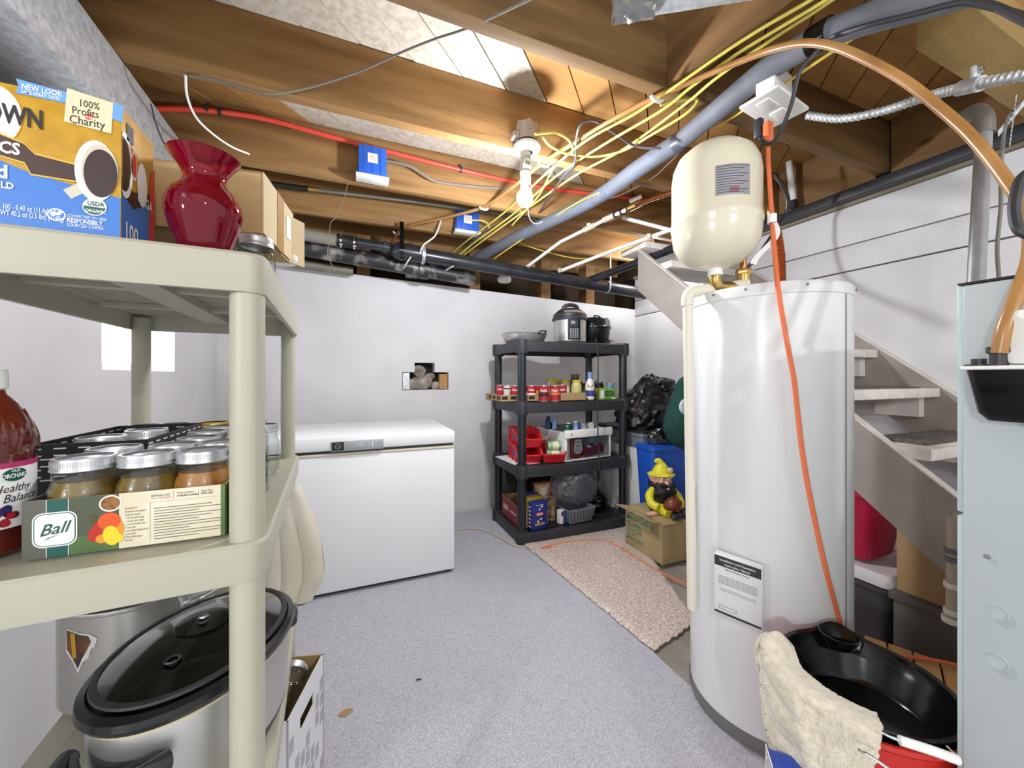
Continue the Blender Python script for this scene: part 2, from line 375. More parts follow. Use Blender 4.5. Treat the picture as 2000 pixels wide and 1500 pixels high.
# shag rug remnant
def rugpt(u, v):
    A, B_, C_, D = (1.12, 2.47), (2.02, 2.44), at(1358, 1215, Z=.01).xy, at(1278, 1272, Z=.01).xy
    x = (A[0] * (1 - u) + B_[0] * u) * (1 - v) + (D[0] * (1 - u) + C_[0] * u) * v
    y = (A[1] * (1 - u) + B_[1] * u) * (1 - v) + (D[1] * (1 - u) + C_[1] * u) * v
    e = min(u, 1 - u, v, 1 - v)
    q = Vector((x, y, 0))
    return (x + .012 * mnoise.noise(q * 40), y + .012 * mnoise.noise(q * 40 + Vector((9, 0, 0))), .010 + .012 * min(1, e * 25) + .006 * mnoise.noise(q * 90) * min(1, e * 25))
b = MB(); b.surf(rugpt, 70, 110, RUG, .008)
one('shag_rug', b, 'beige speckled shag rug remnant in front of the black shelf unit', 'rug')
LEAF = mat('dry_leaf', '#a98a5c', 0.8)
b = MB()
q = at(675, 1395, Z=.009); b.surf(lambda u, v: (q.x + .03 * (u - .5) * 1.6, q.y + .012 * (v - .5) * 2 * math.sin(PI * u) + .008 * u, q.z + .002 + .004 * v), 6, 3, LEAF, .0006)
one('dry_leaf', b, 'small dry tan leaf lying on the grey carpet', 'leaf')
b = MB(); q = at(818, 1328, Z=.009); b.surf(lambda u, v: (q.x + .02 * (u - .5), q.y + .006 * (v - .5), q.z + .003 + .003 * math.sin(6 * u)), 4, 2, INK, .001); one('carpet_crumb', b, 'tiny dark crumb lying on the grey carpet', 'crumb')
b = MB(); q = at(1266, 1140, Z=.02); b.surf(lambda u, v: (q.x + .022 * (u - .5), q.y + .02 * (v - .5), q.z + .008 + .006 * mnoise.noise(Vector((u * 5, v * 5, 0)))), 4, 4, PAPER, .0015); one('paper_scrap', b, 'crumpled white paper scrap on the beige rug', 'scrap')

# ---------------------------------------------------------------- chest freezer
FX0, FX1, FY0, FY1, FH = -.62, .575, 2.29, 2.97, .872
t = thing('chest_freezer', 'white chest freezer standing against the back wall', 'freezer', (0, 2.63, 0))
b = MB(); b.bx(FX0 + .02, FX1 - .02, FY0 + .03, FY1 - .02, .008, .035, BLK); b.build('base', t)
b = MB(); b.bx(FX0, FX1, FY0, FY1, .03, .768, ENAMEL, .008); b.build('body', t)
b = MB(); b.bx(FX0 + .004, FX1 - .004, FY0 - .004, FY1 - .01, .768, .782, mat('cream_seal', '#d8d2c0', .5), .003); b.bx(FX0 + .01, FX1 - .01, FY0 + .008, FY1 - .02, .782, .796, BLK); b.build('gasket', t)
b = MB(); b.bx(FX0 - .002, FX1 + .002, FY0 - .014, FY1, .796, FH, ENAMEL, .014); ld = b.build('lid', t)
xa, xb = at(646, 860, Y=FY0 - .014).x, at(749, 855, Y=FY0 - .014).x
b = MB(); b.bx(xa, xb, FY0 - .020, FY0 - .012, .794, .848, mat('panel_grey', '#a9adb0', .4, .3), .002); b.bx(xa + .005, xa + .065, FY0 - .022, FY0 - .018, .800, .844, INK)
T0 = Matrix.Translation((xa + .035, FY0 - .022, .822)) @ Matrix.Rotation(R(90), 4, 'X')
b.lathe([(.0125, 0), (.0125, .0015), (.0155, .0015), (.0155, 0)], GREY, T=T0, seg=20); b.text('GE', (xa + .035, FY0 - .0225, .8165), .014, GREY, al='CENTER', shear=.2)
hp = b.build('control_panel', ld)
b = MB(); b.lathe([(0, .004), (.011, .004), (.013, 0), (.013, -.003)], mat('key_lock', '#c7cacc', .3, .8), T=Matrix.Translation((xa + .15, FY0 - .020, .822)) @ Matrix.Rotation(R(90), 4, 'X'), seg=18); b.bx(xa + .149, xa + .151, FY0 - .0255, FY0 - .024, .815, .829, INK); b.build('lock', ld)
b = MB(); b.bx(xb - .06, xb - .056, FY0 - .022, FY0 - .019, .808, .836, PAPER); b.build('lamp_mark', ld)

# ---------------------------------------------------------------- water heater
HC = Vector((1.398, .946)); HR = .247; HT = 1.497
AC = math.atan2(-HC.y, -HC.x)                                     # direction from the tank to the camera
t = thing('water_heater', 'tall white cylindrical water heater beside the stairs', 'water heater', (HC.x, HC.y, 0))
b = MB(); b.lathe([(HR - .012, 0), (HR - .012, .03), (HR - .004, .03)], mat('base_grey', '#6d6d6a', .6), seg=64); b.lathe([(HR + .003, .02), (HR + .003, .055)], mat('base_band', '#7d7d79', .5, .3), seg=64); b.build('base_ring', t, world=False)
b = MB(); b.lathe([(HR - .004, .03), (HR, .035), (HR, 1.463)], HEAT, seg=96); b.build('jacket', t, world=False)
b = MB(); b.lathe([(HR, 1.455), (HR + .003, 1.458), (HR + .003, HT - .012), (HR - .002, HT - .003), (HR - .012, HT), (0, HT + .006)], HEAT, seg=96); b.build('top_cap', t, world=False)
for a in (-.62, -.2, .45, 1.4, 3.0):
    b = MB(); d = Vector((math.cos(AC + a), math.sin(AC + a), 0)); p = d * (HR + .003) + Vector((0, 0, 1.479))
    b.cyl(p, p + d * .003, .004, GALVP, seg=8); b.build('screw', t, world=False)
# vertical jacket seam on the right flank
a = AC + 1.02; b = MB(); d = Vector((math.cos(a), math.sin(a), 0)); b.box(d * (HR + .0005) + Vector((0, 0, .76)), (.002, .006, 1.40), GREY, rz=a); b.build('seam', t, world=False)
def hpatch(b, a0, a1, z0, z1, m, off=.002, slope=0, n=12):
    b.surf(lambda u, v: (math.cos(AC + a0 + (a1 - a0) * u) * (HR + off), math.sin(AC + a0 + (a1 - a0) * u) * (HR + off), z0 + (z1 - z0) * v + slope * u), n, 2, m, .001)
b = MB(); hpatch(b, -1.16, -1.02, .42, .80, mat('energy_yellow', '#e4dc3c', .5)); hpatch(b, -1.13, -1.05, .60, .66, INK, .0025); hpatch(b, -1.15, -1.03, .53, .585, PAPER, .0025); b.build('energy_label', t, world=False)
# pressure relief valve and nipples on top
b = MB(); q = Vector((.06, .10, HT)); b.cyl(q, q + V(0, 0, .02), .018, BRASS); b.lathe([(.02, .02), (.024, .025), (.018, .034), (0, .036)], BRASS, c=q); b.tube([q + V(-.03, 0, .038), q + V(.035, 0, .042)], .003, GALVP, 6); b.build('relief_valve', t, world=False)
# instruction manual in its clear pouch, on the flank
pa = AC - .06; tx = Vector((-math.sin(pa), math.cos(pa), 0)); nn = Vector((math.cos(pa), math.sin(pa), 0))
mc = Vector((HC.x, HC.y, 0)) + nn * (HR + .012)
u0 = at(1440, 1165, d=1.235)
mc = mc + tx * ((u0 - mc).dot(tx)) + Vector((0, 0, .512))
t2 = thing('instruction_manual', 'instruction manual in a clear pouch stuck on the water heater front', 'manual', tuple(mc))
Tm = Matrix.Translation(mc) @ Matrix((tx, V(0, 0, 1), nn)).transposed().to_4x4()
Ts = Matrix.Identity(4); Ts[1][0] = -.10                            # hangs a little lower on its right side
Tm = Tm @ Ts
mw, mh = .130, .190
b = MB(); b.bx(-mw / 2, mw / 2, -mh / 2, mh / 2, -.001, .005, PAPER, T=Tm); b.bx(-mw / 2 + .004, mw / 2 + .004, -mh / 2 + .004, mh / 2 + .012, -.004, -.001, PAPER, T=Tm); b.build('booklet', t2)
b = MB()
def onm(x, y, z=.0056): return Tm @ V(x, y, z)
b.poly([onm(-mw / 2, mh / 2 - .034), onm(mw / 2, mh / 2 - .034), onm(mw / 2, mh / 2 - .002), onm(-mw / 2, mh / 2 - .002)], INK)
xd = (onm(1, 0) - onm(0, 0)); yd = Vector((0, 0, 1))
b.text('Installation and Operation', onm(0, mh / 2 - .016, .0062), .0112, PAPER, xd, yd, 'CENTER', bold=.014, sx=.85); b.text('Instruction Manual', onm(0, mh / 2 - .029, .0062), .0112, PAPER, xd, yd, 'CENTER', bold=.014, sx=.85)
b.text('Electric Water Heater', onm(0, mh / 2 - .043, .006), .0075, INK, xd, yd, 'CENTER', bold=.01)
for i in range(5): b.poly([onm(-.055, .028 - i * .0058), onm(.055, .028 - i * .0058), onm(.055, .030 - i * .0058), onm(-.055, .030 - i * .0058)], GREY)
for i in range(2): b.poly([onm(-.05, -.012 - i * .006), onm(.052, -.012 - i * .006), onm(.052, -.0105 - i * .006), onm(-.05, -.0105 - i * .006)], GREY)
for (xa_, ya_, xb_, yb_) in ((-.052, -.068, -.002, -.067), (-.052, -.078, -.002, -.077), (-.052, -.078, -.051, -.067), (-.003, -.078, -.002, -.067)): b.poly([onm(xa_, ya_), onm(xb_, ya_), onm(xb_, yb_), onm(xa_, yb_)], INK)
b.poly([onm(-mw / 2, -mh / 2 + .001), onm(mw / 2, -mh / 2 + .001), onm(mw / 2, -mh / 2 + .008), onm(-mw / 2, -mh / 2 + .008)], INK)
b.build('cover_print', t2)
b = MB(); b.surf(lambda u, v: Tm @ V(-mw / 2 - .012 + (mw + .034) * u, -mh / 2 - .012 + (mh + .036) * v, .0085 + .004 * math.sin(PI * v) * u), 6, 6, glass('pouch_film', '#f6f8f8', .6)); b.build('pouch', t2)
# cream relief pipe beside the tank
t = thing('relief_drain_pipe', 'cream plastic relief pipe running down the side of the water heater', 'pipe', (1.10, 1.0, .38))
pa_ = at(1343, 575, d=1.352); pb = at(1352, 1188, d=1.352)
b = MB(); b.cyl(pb, pa_ - V(0, 0, .03), .0165, CPVC, seg=16); b.build('riser', t)
b = MB(); pe = at(1460, 556, d=1.36); b.tube([pa_ - V(0, 0, .04), pa_ - V(0, 0, .012), pa_ + (pe - pa_).normalized() * .012 + V(0, 0, .006), pa_ + (pe - pa_).normalized() * .045 + V(0, 0, .006)], .0205, CPVC, 16, 5); b.build('elbow', t)
b = MB(); b.cyl(pa_ + (pe - pa_).normalized() * .03 + V(0, 0, .006), pe + V(0, 0, .004), .0165, CPVC); b.build('arm', t)

# expansion tank and its brass elbow
TC = at(1397, 735, d=1.345); TC.z = 0; tr = .142
t = thing('expansion_tank', 'cream expansion tank hanging above the water heater', 'tank', (TC.x, TC.y, 1.58))
z0, z1 = 1.575, 2.005
b = MB(); b.lathe([(0, z0), (.03, z0 + .001), (.08, z0 + .016), (.118, z0 + .047), (.136, z0 + .085), (tr - .0005, z0 + .125), (tr, z0 + .14), (tr + .003, z0 + .147), (tr + .003, z0 + .163), (tr, z0 + .17), (tr, z1 - .12), (.137, z1 - .08), (.122, z1 - .045), (.09, z1 - .017), (.045, z1 - .003), (0, z1)], TANKC, c=(TC.x, TC.y, 0), seg=64); b.build('shell', t)
ta = math.atan2(-TC.y, -TC.x)
def tpatch(b, a0, a1, z0, z1, m, off): b.surf(lambda u, v: (TC.x + math.cos(ta + a0 + (a1 - a0) * u) * (tr + off), TC.y + math.sin(ta + a0 + (a1 - a0) * u) * (tr + off), z0 + (z1 - z0) * v), 12, 1, m, .0006)
b = MB(); tpatch(b, .0, .74, 1.772, 1.868, mat('label_silver', '#9b9aa2', .4, .2), .0008)
for i in range(11): tpatch(b, .03, .70 - .1 * (i % 3), 1.861 - i * .0082, 1.863 - i * .0082, mat('label_ink', '#45444d', .5), .0014)
for i in range(4): tpatch(b, .28, .48, 1.795 - i * .006, 1.798 - i * .006, mat('label_red', '#8c2b2a', .5), .0015)
b.build('rating_label', t)
b = MB(); b.cyl((TC.x, TC.y, 1.552), (TC.x, TC.y, z0 + .004), .024, WHITE); b.build('thread_collar', t)
b = MB(); p0 = V(TC.x, TC.y, 1.556); tee = at(1452, 540, d=1.37); tee.z = 1.53
b.tube([p0, p0 - V(0, 0, .024), p0 + (V(tee.x, tee.y, 1.521) - p0).normalized() * .025 - V(0, 0, .036), V(tee.x, tee.y, 1.522)], .02, BRASS, 14, 5); b.build('elbow', t)
t = thing('brass_tee', 'brass tee with copper stub feeding the expansion tank', 'fitting', (tee.x, tee.y, 1.5))
b = MB(); b.cyl((tee.x, tee.y, 1.497), (tee.x, tee.y, 1.562), .022, BRASS); b.build('body', t)
b = MB(); b.lathe([(.024, 0), (.026, .004), (.026, .016), (.024, .02)], BRASS, c=(tee.x, tee.y, 1.562), seg=6); b.build('nut', t)
b = MB(); b.tube([V(tee.x, tee.y, 1.58), V(tee.x, tee.y + .01, 1.78), at(1420, 400, d=1.62), at(1380, 385, d=1.75), at(1330, 370, d=2.22)], .0115, COPPER, 12, 6); b.build('copper_riser', t)
t = thing('corrugated_connector', 'ribbed copper flexible connector rising from the water heater', 'pipe', (1.55, 1.0, 1.5))
pts = catmull([at(1527, 556, d=1.50), at(1525, 500, d=1.48), at(1517, 450, d=1.47), at(1506, 425, d=1.46)], 26)
pts[0].z = 1.499; rr = [.0125 + (.0035 if i % 2 else 0) for i in range(len(pts))]
b = MB(); b.tube(pts, rr, COPPER, 12); b.build('bellows', t)
b = MB(); b.cyl(pts[-1], pts[-1] + V(-.005, 0, .04), .0125, BRASS); b.build('nut', t); b = MB(); b.cyl(pts[0] - V(0, 0, .004), pts[0] + V(0, 0, .02), .019, COPPER, seg=6); b.build('nut', t)
# ---------------------------------------------------------------- pipes, boxes and cables under the joists
def cable(name, pts, r, m, label, cat='cable', group=None, seg=8, n=8):
    b = MB(); b.tube(pts, r, m, seg, n); return one(name, b, label, cat, group)
def P2(l, z): return [at(u, v, Z=z) for u, v in l]
# ducts
b = MB(); b.bx(-1.25, -.752, -1.2, 2.36, 2.085, 2.318, GALV, .004)
t = thing('air_duct', 'galvanised rectangular air duct running above the cream shelving', 'duct', (-1.0, .6, 2.085)); b.build('trunk', t)
for y in (1.05, 1.16): b = MB(); b.cyl((-.98, y, 2.085), (-.98, y, 2.081), .006, CHROME, seg=10); b.build('rivet', t)
b = MB(); b.tube([(-.749, 1.99, 2.30), (-.747, 2.03, 2.24), (-.748, 2.11, 2.205), (-.748, 2.2, 2.215)], .002, INK, 6, 6); one('thin_wire', b, 'thin dark wire hanging on the galvanised duct side', 'wire')
t = thing('branch_duct', 'galvanised duct with foil taped end at the top of the ceiling', 'duct', (1.0, .6, 2.2))
qa, qb = at(1206, 43, Z=2.22), at(1530, -8, Z=2.22)
d = (qb - qa).normalized(); n_ = V(-d.y, d.x, 0)
T0 = Matrix.Translation(qa) @ Matrix.Rotation(math.atan2(d.y, d.x), 4, 'Z')
b = MB(); b.bx(.0, .62, -.22, 0, 0, .1, GALV, .003, T=T0); b.build('trunk', t)
b = MB(); b.surf(lambda u, v: T0 @ V(-.012 + .11 * v + .008 * mnoise.noise(V(u * 9, v * 5, 0)), .003 - .225 * u, -.004 + .006 * mnoise.noise(V(u * 14, v * 9, 3))), 22, 10, FOIL, .002)
b.surf(lambda u, v: T0 @ V(-.014 + .006 * mnoise.noise(V(u * 9, v * 9, 7)), .003 - .225 * u, -.006 + .09 * v), 16, 6, FOIL, .002)
b.build('foil_tape', t)
# black telephone wire slung below the joists
cable('grey_wire', [at(365, 146, Z=2.315), at(430, 158, Y=1.735), at(520, 182, Y=1.73), at(600, 172, Y=1.72), at(700, 140, Y=1.66), at(790, 100, Y=1.52), at(850, 76, Y=1.42), at(905, 58, Y=1.28), at(960, 34, Y=1.12), at(1040, -4, Y=1.0), at(1090, -30, Y=.95)], .0042, mat('grey_sheath', '#77746d', .4), 'grey round wire slung across the joists to the top of the frame', 'wire')
cable('white_wire', [at(362, 146, Z=2.315), at(366, 190, d=1.45), at(385, 232, d=1.55), at(420, 265, d=1.65), at(455, 288, d=1.75), at(487, 301, d=1.82)], .0042, WHITE, 'white wire end hanging loose from the first joist', 'wire')
# red tube along the third joist
t = thing('red_water_tube', 'bright red plastic water tube clipped along a joist', 'pipe', at(650, 270, Y=2.36))
pts = [at(u, v, Y=2.362) for u, v in ((306, 213), (360, 213), (430, 219), (520, 233), (650, 268), (800, 307), (900, 332), (1000, 355), (1060, 366), (1150, 378), (1265, 391))]
b = MB(); b.tube(pts, .0125, REDP, 12, 6); b.build('tube', t)
for q in (pts[2], pts[6], at(404, 214, Y=2.362)):
    b = MB(); b.lathe([(.0145, -.007), (.0165, -.007), (.0165, .007), (.0145, .007)], BLK, T=Matrix.Translation(q) @ Matrix.Rotation(R(90), 4, 'Y'), seg=14); b.bx(q.x - .006, q.x + .006, q.y - .004, q.y + .02, q.z + .012, q.z + .03, BLK); b.build('clip', t)
# galvanised water line
t = thing('galvanised_line', 'dull galvanised water line with a black sleeved end', 'pipe', at(800, 392, Y=2.86))
f = lambda u, v: at(u, v, Y=2.84)
b = MB(); b.tube([f(618, 371), f(800, 393), f(945, 413), f(1070, 432)], .0135, GALVP, 12, 3); b.build('pipe', t)
b = MB(); b.tube([f(515, 357), f(604, 369)], .0165, BLKR, 12); b.build('foam_sleeve', t)
b = MB(); b.cyl(f(602, 369), f(622, 372), .019, BRASS, seg=8); b.build('coupling', t)
# blue junction boxes
def jbox(u0, v0, u1, v1, Y, lab, rz):
    a, c = at(u0, v1, Y=Y), at(u1, v0, Y=Y); w_, h_ = c.x - a.x, c.z - a.z; dp = .062
    t = thing('junction_box', lab, 'junction box', ((a.x + c.x) / 2, Y - dp / 2, a.z), rz)
    b = MB(); b.bx(-w_ / 2, w_ / 2, -dp / 2, dp / 2, .008, h_, BLUEB, .004)
    for s in (-1, 1): b.cyl((s * (w_ / 2 + .002), -.01, .016), (s * (w_ / 2 + .002), -.01, .05), .006, BLUEB, seg=8)
    for x in (-w_ * .3, 0, w_ * .3): b.bx(x - .003, x + .003, -dp / 2 - .002, -dp / 2, .02, h_ - .004, BLUEB)
    b.build('body', t, world=False)
    b = MB(); b.bx(-w_ / 2 - .014, w_ / 2 + .014, -dp / 2 - .016, dp / 2 - .002, -.014, .008, WHITE, .003); b.build('cover_plate', t, world=False)
    b = MB(); s = w_ * .18; zc = h_ * .6; b.bx(-s, s, -dp / 2 - .0035, -dp / 2 - .002, zc - s, zc + s, PAPER)
    for k in range(5): b.bx(-s * .6 + k * s * .28, -s * .5 + k * s * .28, -dp / 2 - .0042, -dp / 2 - .0034, zc - s * .5, zc + s * .5, mat('label_bars', '#c79a78', .6))
    b.build('sticker', t, world=False); return t
jbox(700, 302, 753, 351, 2.355, 'blue junction box on the joist face, larger and nearer to the red tube', 0)
jbox(888, 422, 931, 455, 2.94, 'smaller blue junction box behind the light, by the yellow cables', 0)
cable('grey_cable', [at(754, 314, Y=2.34), at(800, 325, Y=2.33), at(840, 350, Y=2.35), at(868, 358, Y=2.36), at(930, 365, Y=2.36), at(1000, 370, Y=2.37)], .009, mat('fabric_cable', '#7c7568', .7, 0, .4, 150), 'old grey fabric cable leaving the larger blue box', 'cable')
cable('hanging_string', [at(680, 356, Y=2.34), at(672, 385, Y=2.5), at(655, 425, Y=2.6), at(645, 437, Y=2.6), at(643, 470, Y=2.75), at(640, 500, Y=2.8), at(655, 528, Y=2.85)], .0022, mat('twine', '#8d8474', .9), 'thin twisted string hanging below the larger blue box', 'string')
# bare bulb light
LY = 1.695; lc = at(1031, 300, Y=LY - .01)
t = thing('ceiling_light', 'bare bulb in a socket extender under a grey ceiling box', 'light', (lc.x, LY, 2.0))
BOXG = mat('box_grey', '#a59a8e', .6)
zb = 2.335; bxr = .052
b = MB(); b.lathe([(0, zb + .085), (bxr - .004, zb + .085), (bxr, zb + .08), (bxr, zb + .022), (bxr, zb)], BOXG, c=(lc.x, LY, 0), seg=12)
for k in range(6): an = k * PI / 3 + .3; b.box((lc.x + math.cos(an) * bxr, LY + math.sin(an) * bxr, zb + .06), (.006, .014, .05), BOXG, rz=an)
b.build('octagon_box', t)
b = MB(); b.lathe([(bxr - .001, zb + .001), (bxr + .001, zb - .002), (bxr + .001, zb - .014), (bxr - .006, zb - .014)], INK, c=(lc.x, LY, 0), seg=24); b.build('dark_ring', t)
b = MB(); b.bx(lc.x - .078, lc.x - .05, LY - .02, LY + .02, zb + .005, zb + .03, GALV); b.cyl((lc.x - .07, LY - .021, zb + .017), (lc.x - .07, LY - .025, zb + .017), .006, CHROME, seg=8); b.build('bracket', t)
b = MB(); b.lathe([(0, zb - .012), (.058, zb - .012), (.066, zb - .018), (.066, zb - .03), (.055, zb - .044), (.03, zb - .052), (.028, zb - .05)], WHITE, c=(lc.x, LY, 0), seg=36); b.build('lampholder', t)
ex = lc.x - .012; SOCK = mat('socket_grey', '#b5aea4', .45)
b = MB(); b.lathe([(.026, zb - .05), (.027, zb - .075), (.022, zb - .077), (.022, zb - .083), (.026, zb - .088), (.026, zb - .14), (.027, zb - .142), (.027, zb - .15), (.025, zb - .152), (.024, zb - .2), (.02, zb - .205)], SOCK, c=(ex + .003, LY, 0), seg=24)
b.bx(ex - .02, ex + .024, LY - .028, LY - .018, zb - .138, zb - .09, SOCK, .004)
T0 = Matrix.Translation((ex + .003, LY - .029, zb - .114)) @ Matrix.Rotation(R(90), 4, 'X'); b.lathe([(.016, 0), (.016, .002), (.018, .002), (.018, 0)], WHITE, T=T0, seg=20)
for x in (-.007, .007): b.bx(ex + .003 + x - .0015, ex + .003 + x + .0015, LY - .031, LY - .028, zb - .120, zb - .108, INK)
b.cyl((ex + .003, LY - .031, zb - .114), (ex + .003, LY - .0305, zb - .114), .002, INK, seg=8)
b.build('socket_extender', t)
b = MB(); b.tube([(ex + .028, LY - .005, zb - .07), (ex + .03, LY - .005, zb - .2), (ex + .034, LY - .005, zb - .285)], .0012, GALV, 6); b.lathe([(.0, 0), (.005, .003), (.0035, .014), (0, .016)], WHITE, c=(ex + .034, LY - .005, zb - .295), seg=10); b.build('pull_chain', t)
bz = at(1024, 388, Y=LY).z
b = MB(); b.lathe([(.0, -.040), (.015, -.037), (.028, -.028), (.037, -.012), (.040, .004), (.036, .02), (.026, .032), (.0225, .036), (0, .036)], mat('lit_bulb', '#f3f6ff', .4, emit=BULB_L), c=(ex, LY, bz), seg=28)
b.build('bulb', t); b = MB(); b.lathe([(0, .0365), (.023, .0365), (.021, .05), (.0185, .07), (.017, .09), (0, .09)], WHITE, c=(ex, LY, bz), seg=24); b.build('bulb_base', t)
# foam sleeved refrigerant line
INSB = mat('foam_sleeve_blue', '#666a72', .7, 0, .3, 40, '#66789a', 22, 3, lo=.55, hi=.72)
t = thing('insulated_line', 'thick grey foam sleeved refrigerant line crossing under the joists', 'pipe', at(1300, 290, Z=2.25))
pl = [at(930, 505, d=3.35), at(1000, 468, d=2.98), at(1150, 395, d=2.42), at(1250, 327, d=1.98), at(1330, 275, d=1.78), at(1420, 200, d=1.50), at(1500, 135, d=1.33), at(1560, 97, d=1.24), at(1612, 68, d=1.17)]
b = MB(); b.tube(pl[:5], .043, INSB, 16, 6); b.build('sleeve', t)
b = MB(); b.tube([pl[4], pl[5], pl[6], pl[7], pl[8]], .040, INS, 16, 6); b.build('sleeve', t)
b = MB(); b.tube([pl[8], at(1690, 38, d=1.10), at(1780, 12, d=1.05), at(1930, -30, d=.99)], .039, INS, 16, 6); b.build('sleeve', t)
b = MB(); dd = (pl[8] - pl[7]).normalized(); b.cyl(pl[8] - dd * .04, pl[8] + dd * .015, .044, BLKG, seg=20); b.build('tape_band', t)
b = MB(); dd = (pl[4] - pl[3]).normalized(); b.cyl(pl[4] - dd * .03, pl[4] + dd * .008, .0445, mat('grey_tape', '#4f535b', .35), seg=20); b.build('tape_band', t)
cable('power_cable', [at(1625, 72, d=1.14), at(1700, 48, d=1.05), at(1790, 26, d=.99), at(1860, 8, d=.95), at(1900, 6, d=.93), at(2000, 30, d=.88), at(2060, 50, d=.86)], .0075, BLK, 'black cord taped alongside the foam sleeve at top', 'cord')
cable('power_cable', [at(1880, 2, d=.95), at(1940, 12, d=.91), at(2010, 45, d=.87)], .009, BLK, 'short thick black cord in the top corner above the wood block', 'cord')
# copper coloured tubing
t = thing('amber_tube', 'long amber plastic tube arching from the joists down to the condensate pump', 'tube', at(1560, 85, d=1.1))
pts = [at(738, 532, d=3.6), at(752, 500, d=3.4), at(775, 458, d=3.0), at(800, 441, d=2.84), at(870, 425, d=2.68), at(945, 404, d=2.52), at(1000, 367, d=2.30), at(1060, 318, d=2.02), at(1140, 268, d=1.8), at(1220, 220, d=1.62), at(1290, 185, d=1.50), at(1360, 155, d=1.40), at(1440, 122, d=1.28), at(1510, 96, d=1.18), at(1570, 84, d=1.09), at(1630, 91, d=1.02), at(1700, 120, d=.96), at(1770, 160, d=.91), at(1840, 215, d=.86), at(1900, 270, d=.81), at(1960, 345, d=.76), at(2006, 420, d=.71), at(2012, 500, d=.675), at(1985, 580, d=.655), at(1962, 640, d=.652), at(1951, 690, d=.655)]
b = MB(); b.tube(pts, [.0085] * 200, AMBER, 12, 1) if False else b.tube(catmull(pts, 7), .0105, AMBER, 12); b.build('tube', t)
for (u, v, d_) in ((945, 404, 2.52), (1062, 318, 2.02), (1283, 188, 1.50), (776, 452, 3.0), (738, 520, 3.6)):
    q = at(u, v, d=d_); b = MB(); b.tube([q + V(-.03, .0, -.004), q + V(-.016, 0, -.016), q + V(.016, 0, -.016), q + V(.03, 0, -.004)], .007, WHITE, 8, 4); b.build('staple', t)
# yellow cables: each run its own object
def ycable(pts, lab, r=.0055, m=YEL):
    eye = V(0, 0, CAM_Z); pts = [eye + (p - eye) * .985 for p in pts]; cable('yellow_cable', pts, r, m, lab, 'cable', 'yellow cables under the joists', 8, 8)
zc = 2.305
ycable([at(838, 536, d=3.75), at(900, 480, d=3.2), at(985, 415, d=2.62), at(1060, 345, d=2.12), at(1140, 278, d=1.81)] + P2([(1240, 222), (1320, 168), (1400, 112), (1480, 60), (1570, 8), (1600, -12)], zc), 'yellow cable running uppermost of the bundle to the top edge')
ycable([at(845, 540, d=3.75), at(905, 490, d=3.2), at(1000, 420, d=2.65), at(1085, 345, d=2.15), at(1180, 282, d=1.84), at(1290, 217, d=1.58)] + P2([(1350, 170), (1430, 112), (1510, 62), (1600, 8), (1625, -10)], zc), 'yellow cable second in the bundle, straight to the top edge')
ycable([at(852, 542, d=3.75), at(930, 480, d=3.1), at(1020, 415, d=2.62), at(1120, 345, d=2.18), at(1220, 290, d=1.9), at(1330, 210, d=1.60)] + P2([(1400, 152), (1500, 82), (1590, 24), (1640, -10)], zc), 'yellow cable lowest of the bundle beside the grey sleeve')
ycable([at(1045, 262, d=1.72), at(1085, 260, d=1.78), at(1112, 275, d=1.84), at(1119, 296, d=1.87), at(1105, 300, d=1.88), at(1075, 285, d=1.8), at(1060, 268, d=1.72)], 'yellow cable loop at the right of the ceiling light box')
ycable([at(1105, 300, d=1.9), at(1160, 306, d=1.95), at(1215, 295, d=1.9), at(1275, 262, d=1.75), at(1340, 222, d=1.62), at(1362, 195, d=1.58), at(1330, 196, d=1.56), at(1290, 206, d=1.56)] , 'yellow cable looping out of the box and back to a staple')
ycable([at(965, 505, d=3.2), at(1060, 440, d=2.75), at(1130, 395, d=2.45), at(1240, 345, d=2.1), at(1360, 265, d=1.78), at(1420, 235, d=1.62), at(1530, 165, d=1.36), at(1640, 92, d=1.2), at(1740, 30, d=1.1), at(1830, 5, d=1.04)], 'single yellow cable below and beside the thick grey sleeve', .005, mat('yellow_dull', '#dcc24e', .4))
ycable([at(920, 430, Y=2.92), at(945, 432, Y=2.88), at(955, 445, Y=2.9), at(930, 470, Y=3.1), at(890, 505, Y=3.3), at(835, 545, Y=3.5)], 'yellow cable leaving the smaller blue junction box', .006)
ycable([at(990, 465, d=3.3), at(1060, 490, d=3.3), at(1130, 505, d=3.35), at(1180, 500, d=3.35)], 'thin yellow cable sagging behind the white pipes', .005, mat('yellow_dull', '#dcc24e', .4))
ycable([at(1000, 440, d=2.75), at(1050, 385, d=2.4), at(1080, 330, d=2.1), at(1105, 306, d=1.92)], 'yellow cable short run between bulb and cable loop', .005)
cable('dark_cable', [at(1050, 420, d=2.7), at(1100, 345, d=2.1), at(1122, 320, d=1.95), at(1126, 270, d=1.78), at(1135, 243, d=1.72), at(1160, 236, d=1.72), at(1200, 260, d=1.75), at(1240, 285, d=1.8), at(1290, 290, d=1.75)], .006, mat('dark_sheath', '#4a4a4d', .4), 'dark grey cable looping beside the ceiling light')
cable('dark_cable', [at(860, 535, d=3.6), at(930, 465, d=3.0), at(1000, 425, d=2.7), at(1065, 380, d=2.45)], .006, mat('dark_sheath', '#4a4a4d', .4), 'dark cable lying under the yellow bundle near the bulb')
cable('white_wire', [at(1130, 395, d=2.5), at(1200, 385, d=2.5), at(1270, 350, d=2.2), at(1305, 320, d=2.0), at(1335, 290, d=1.85), at(1370, 250, d=1.7)], .0035, WHITE, 'thin white wire curving beside the expansion tank')
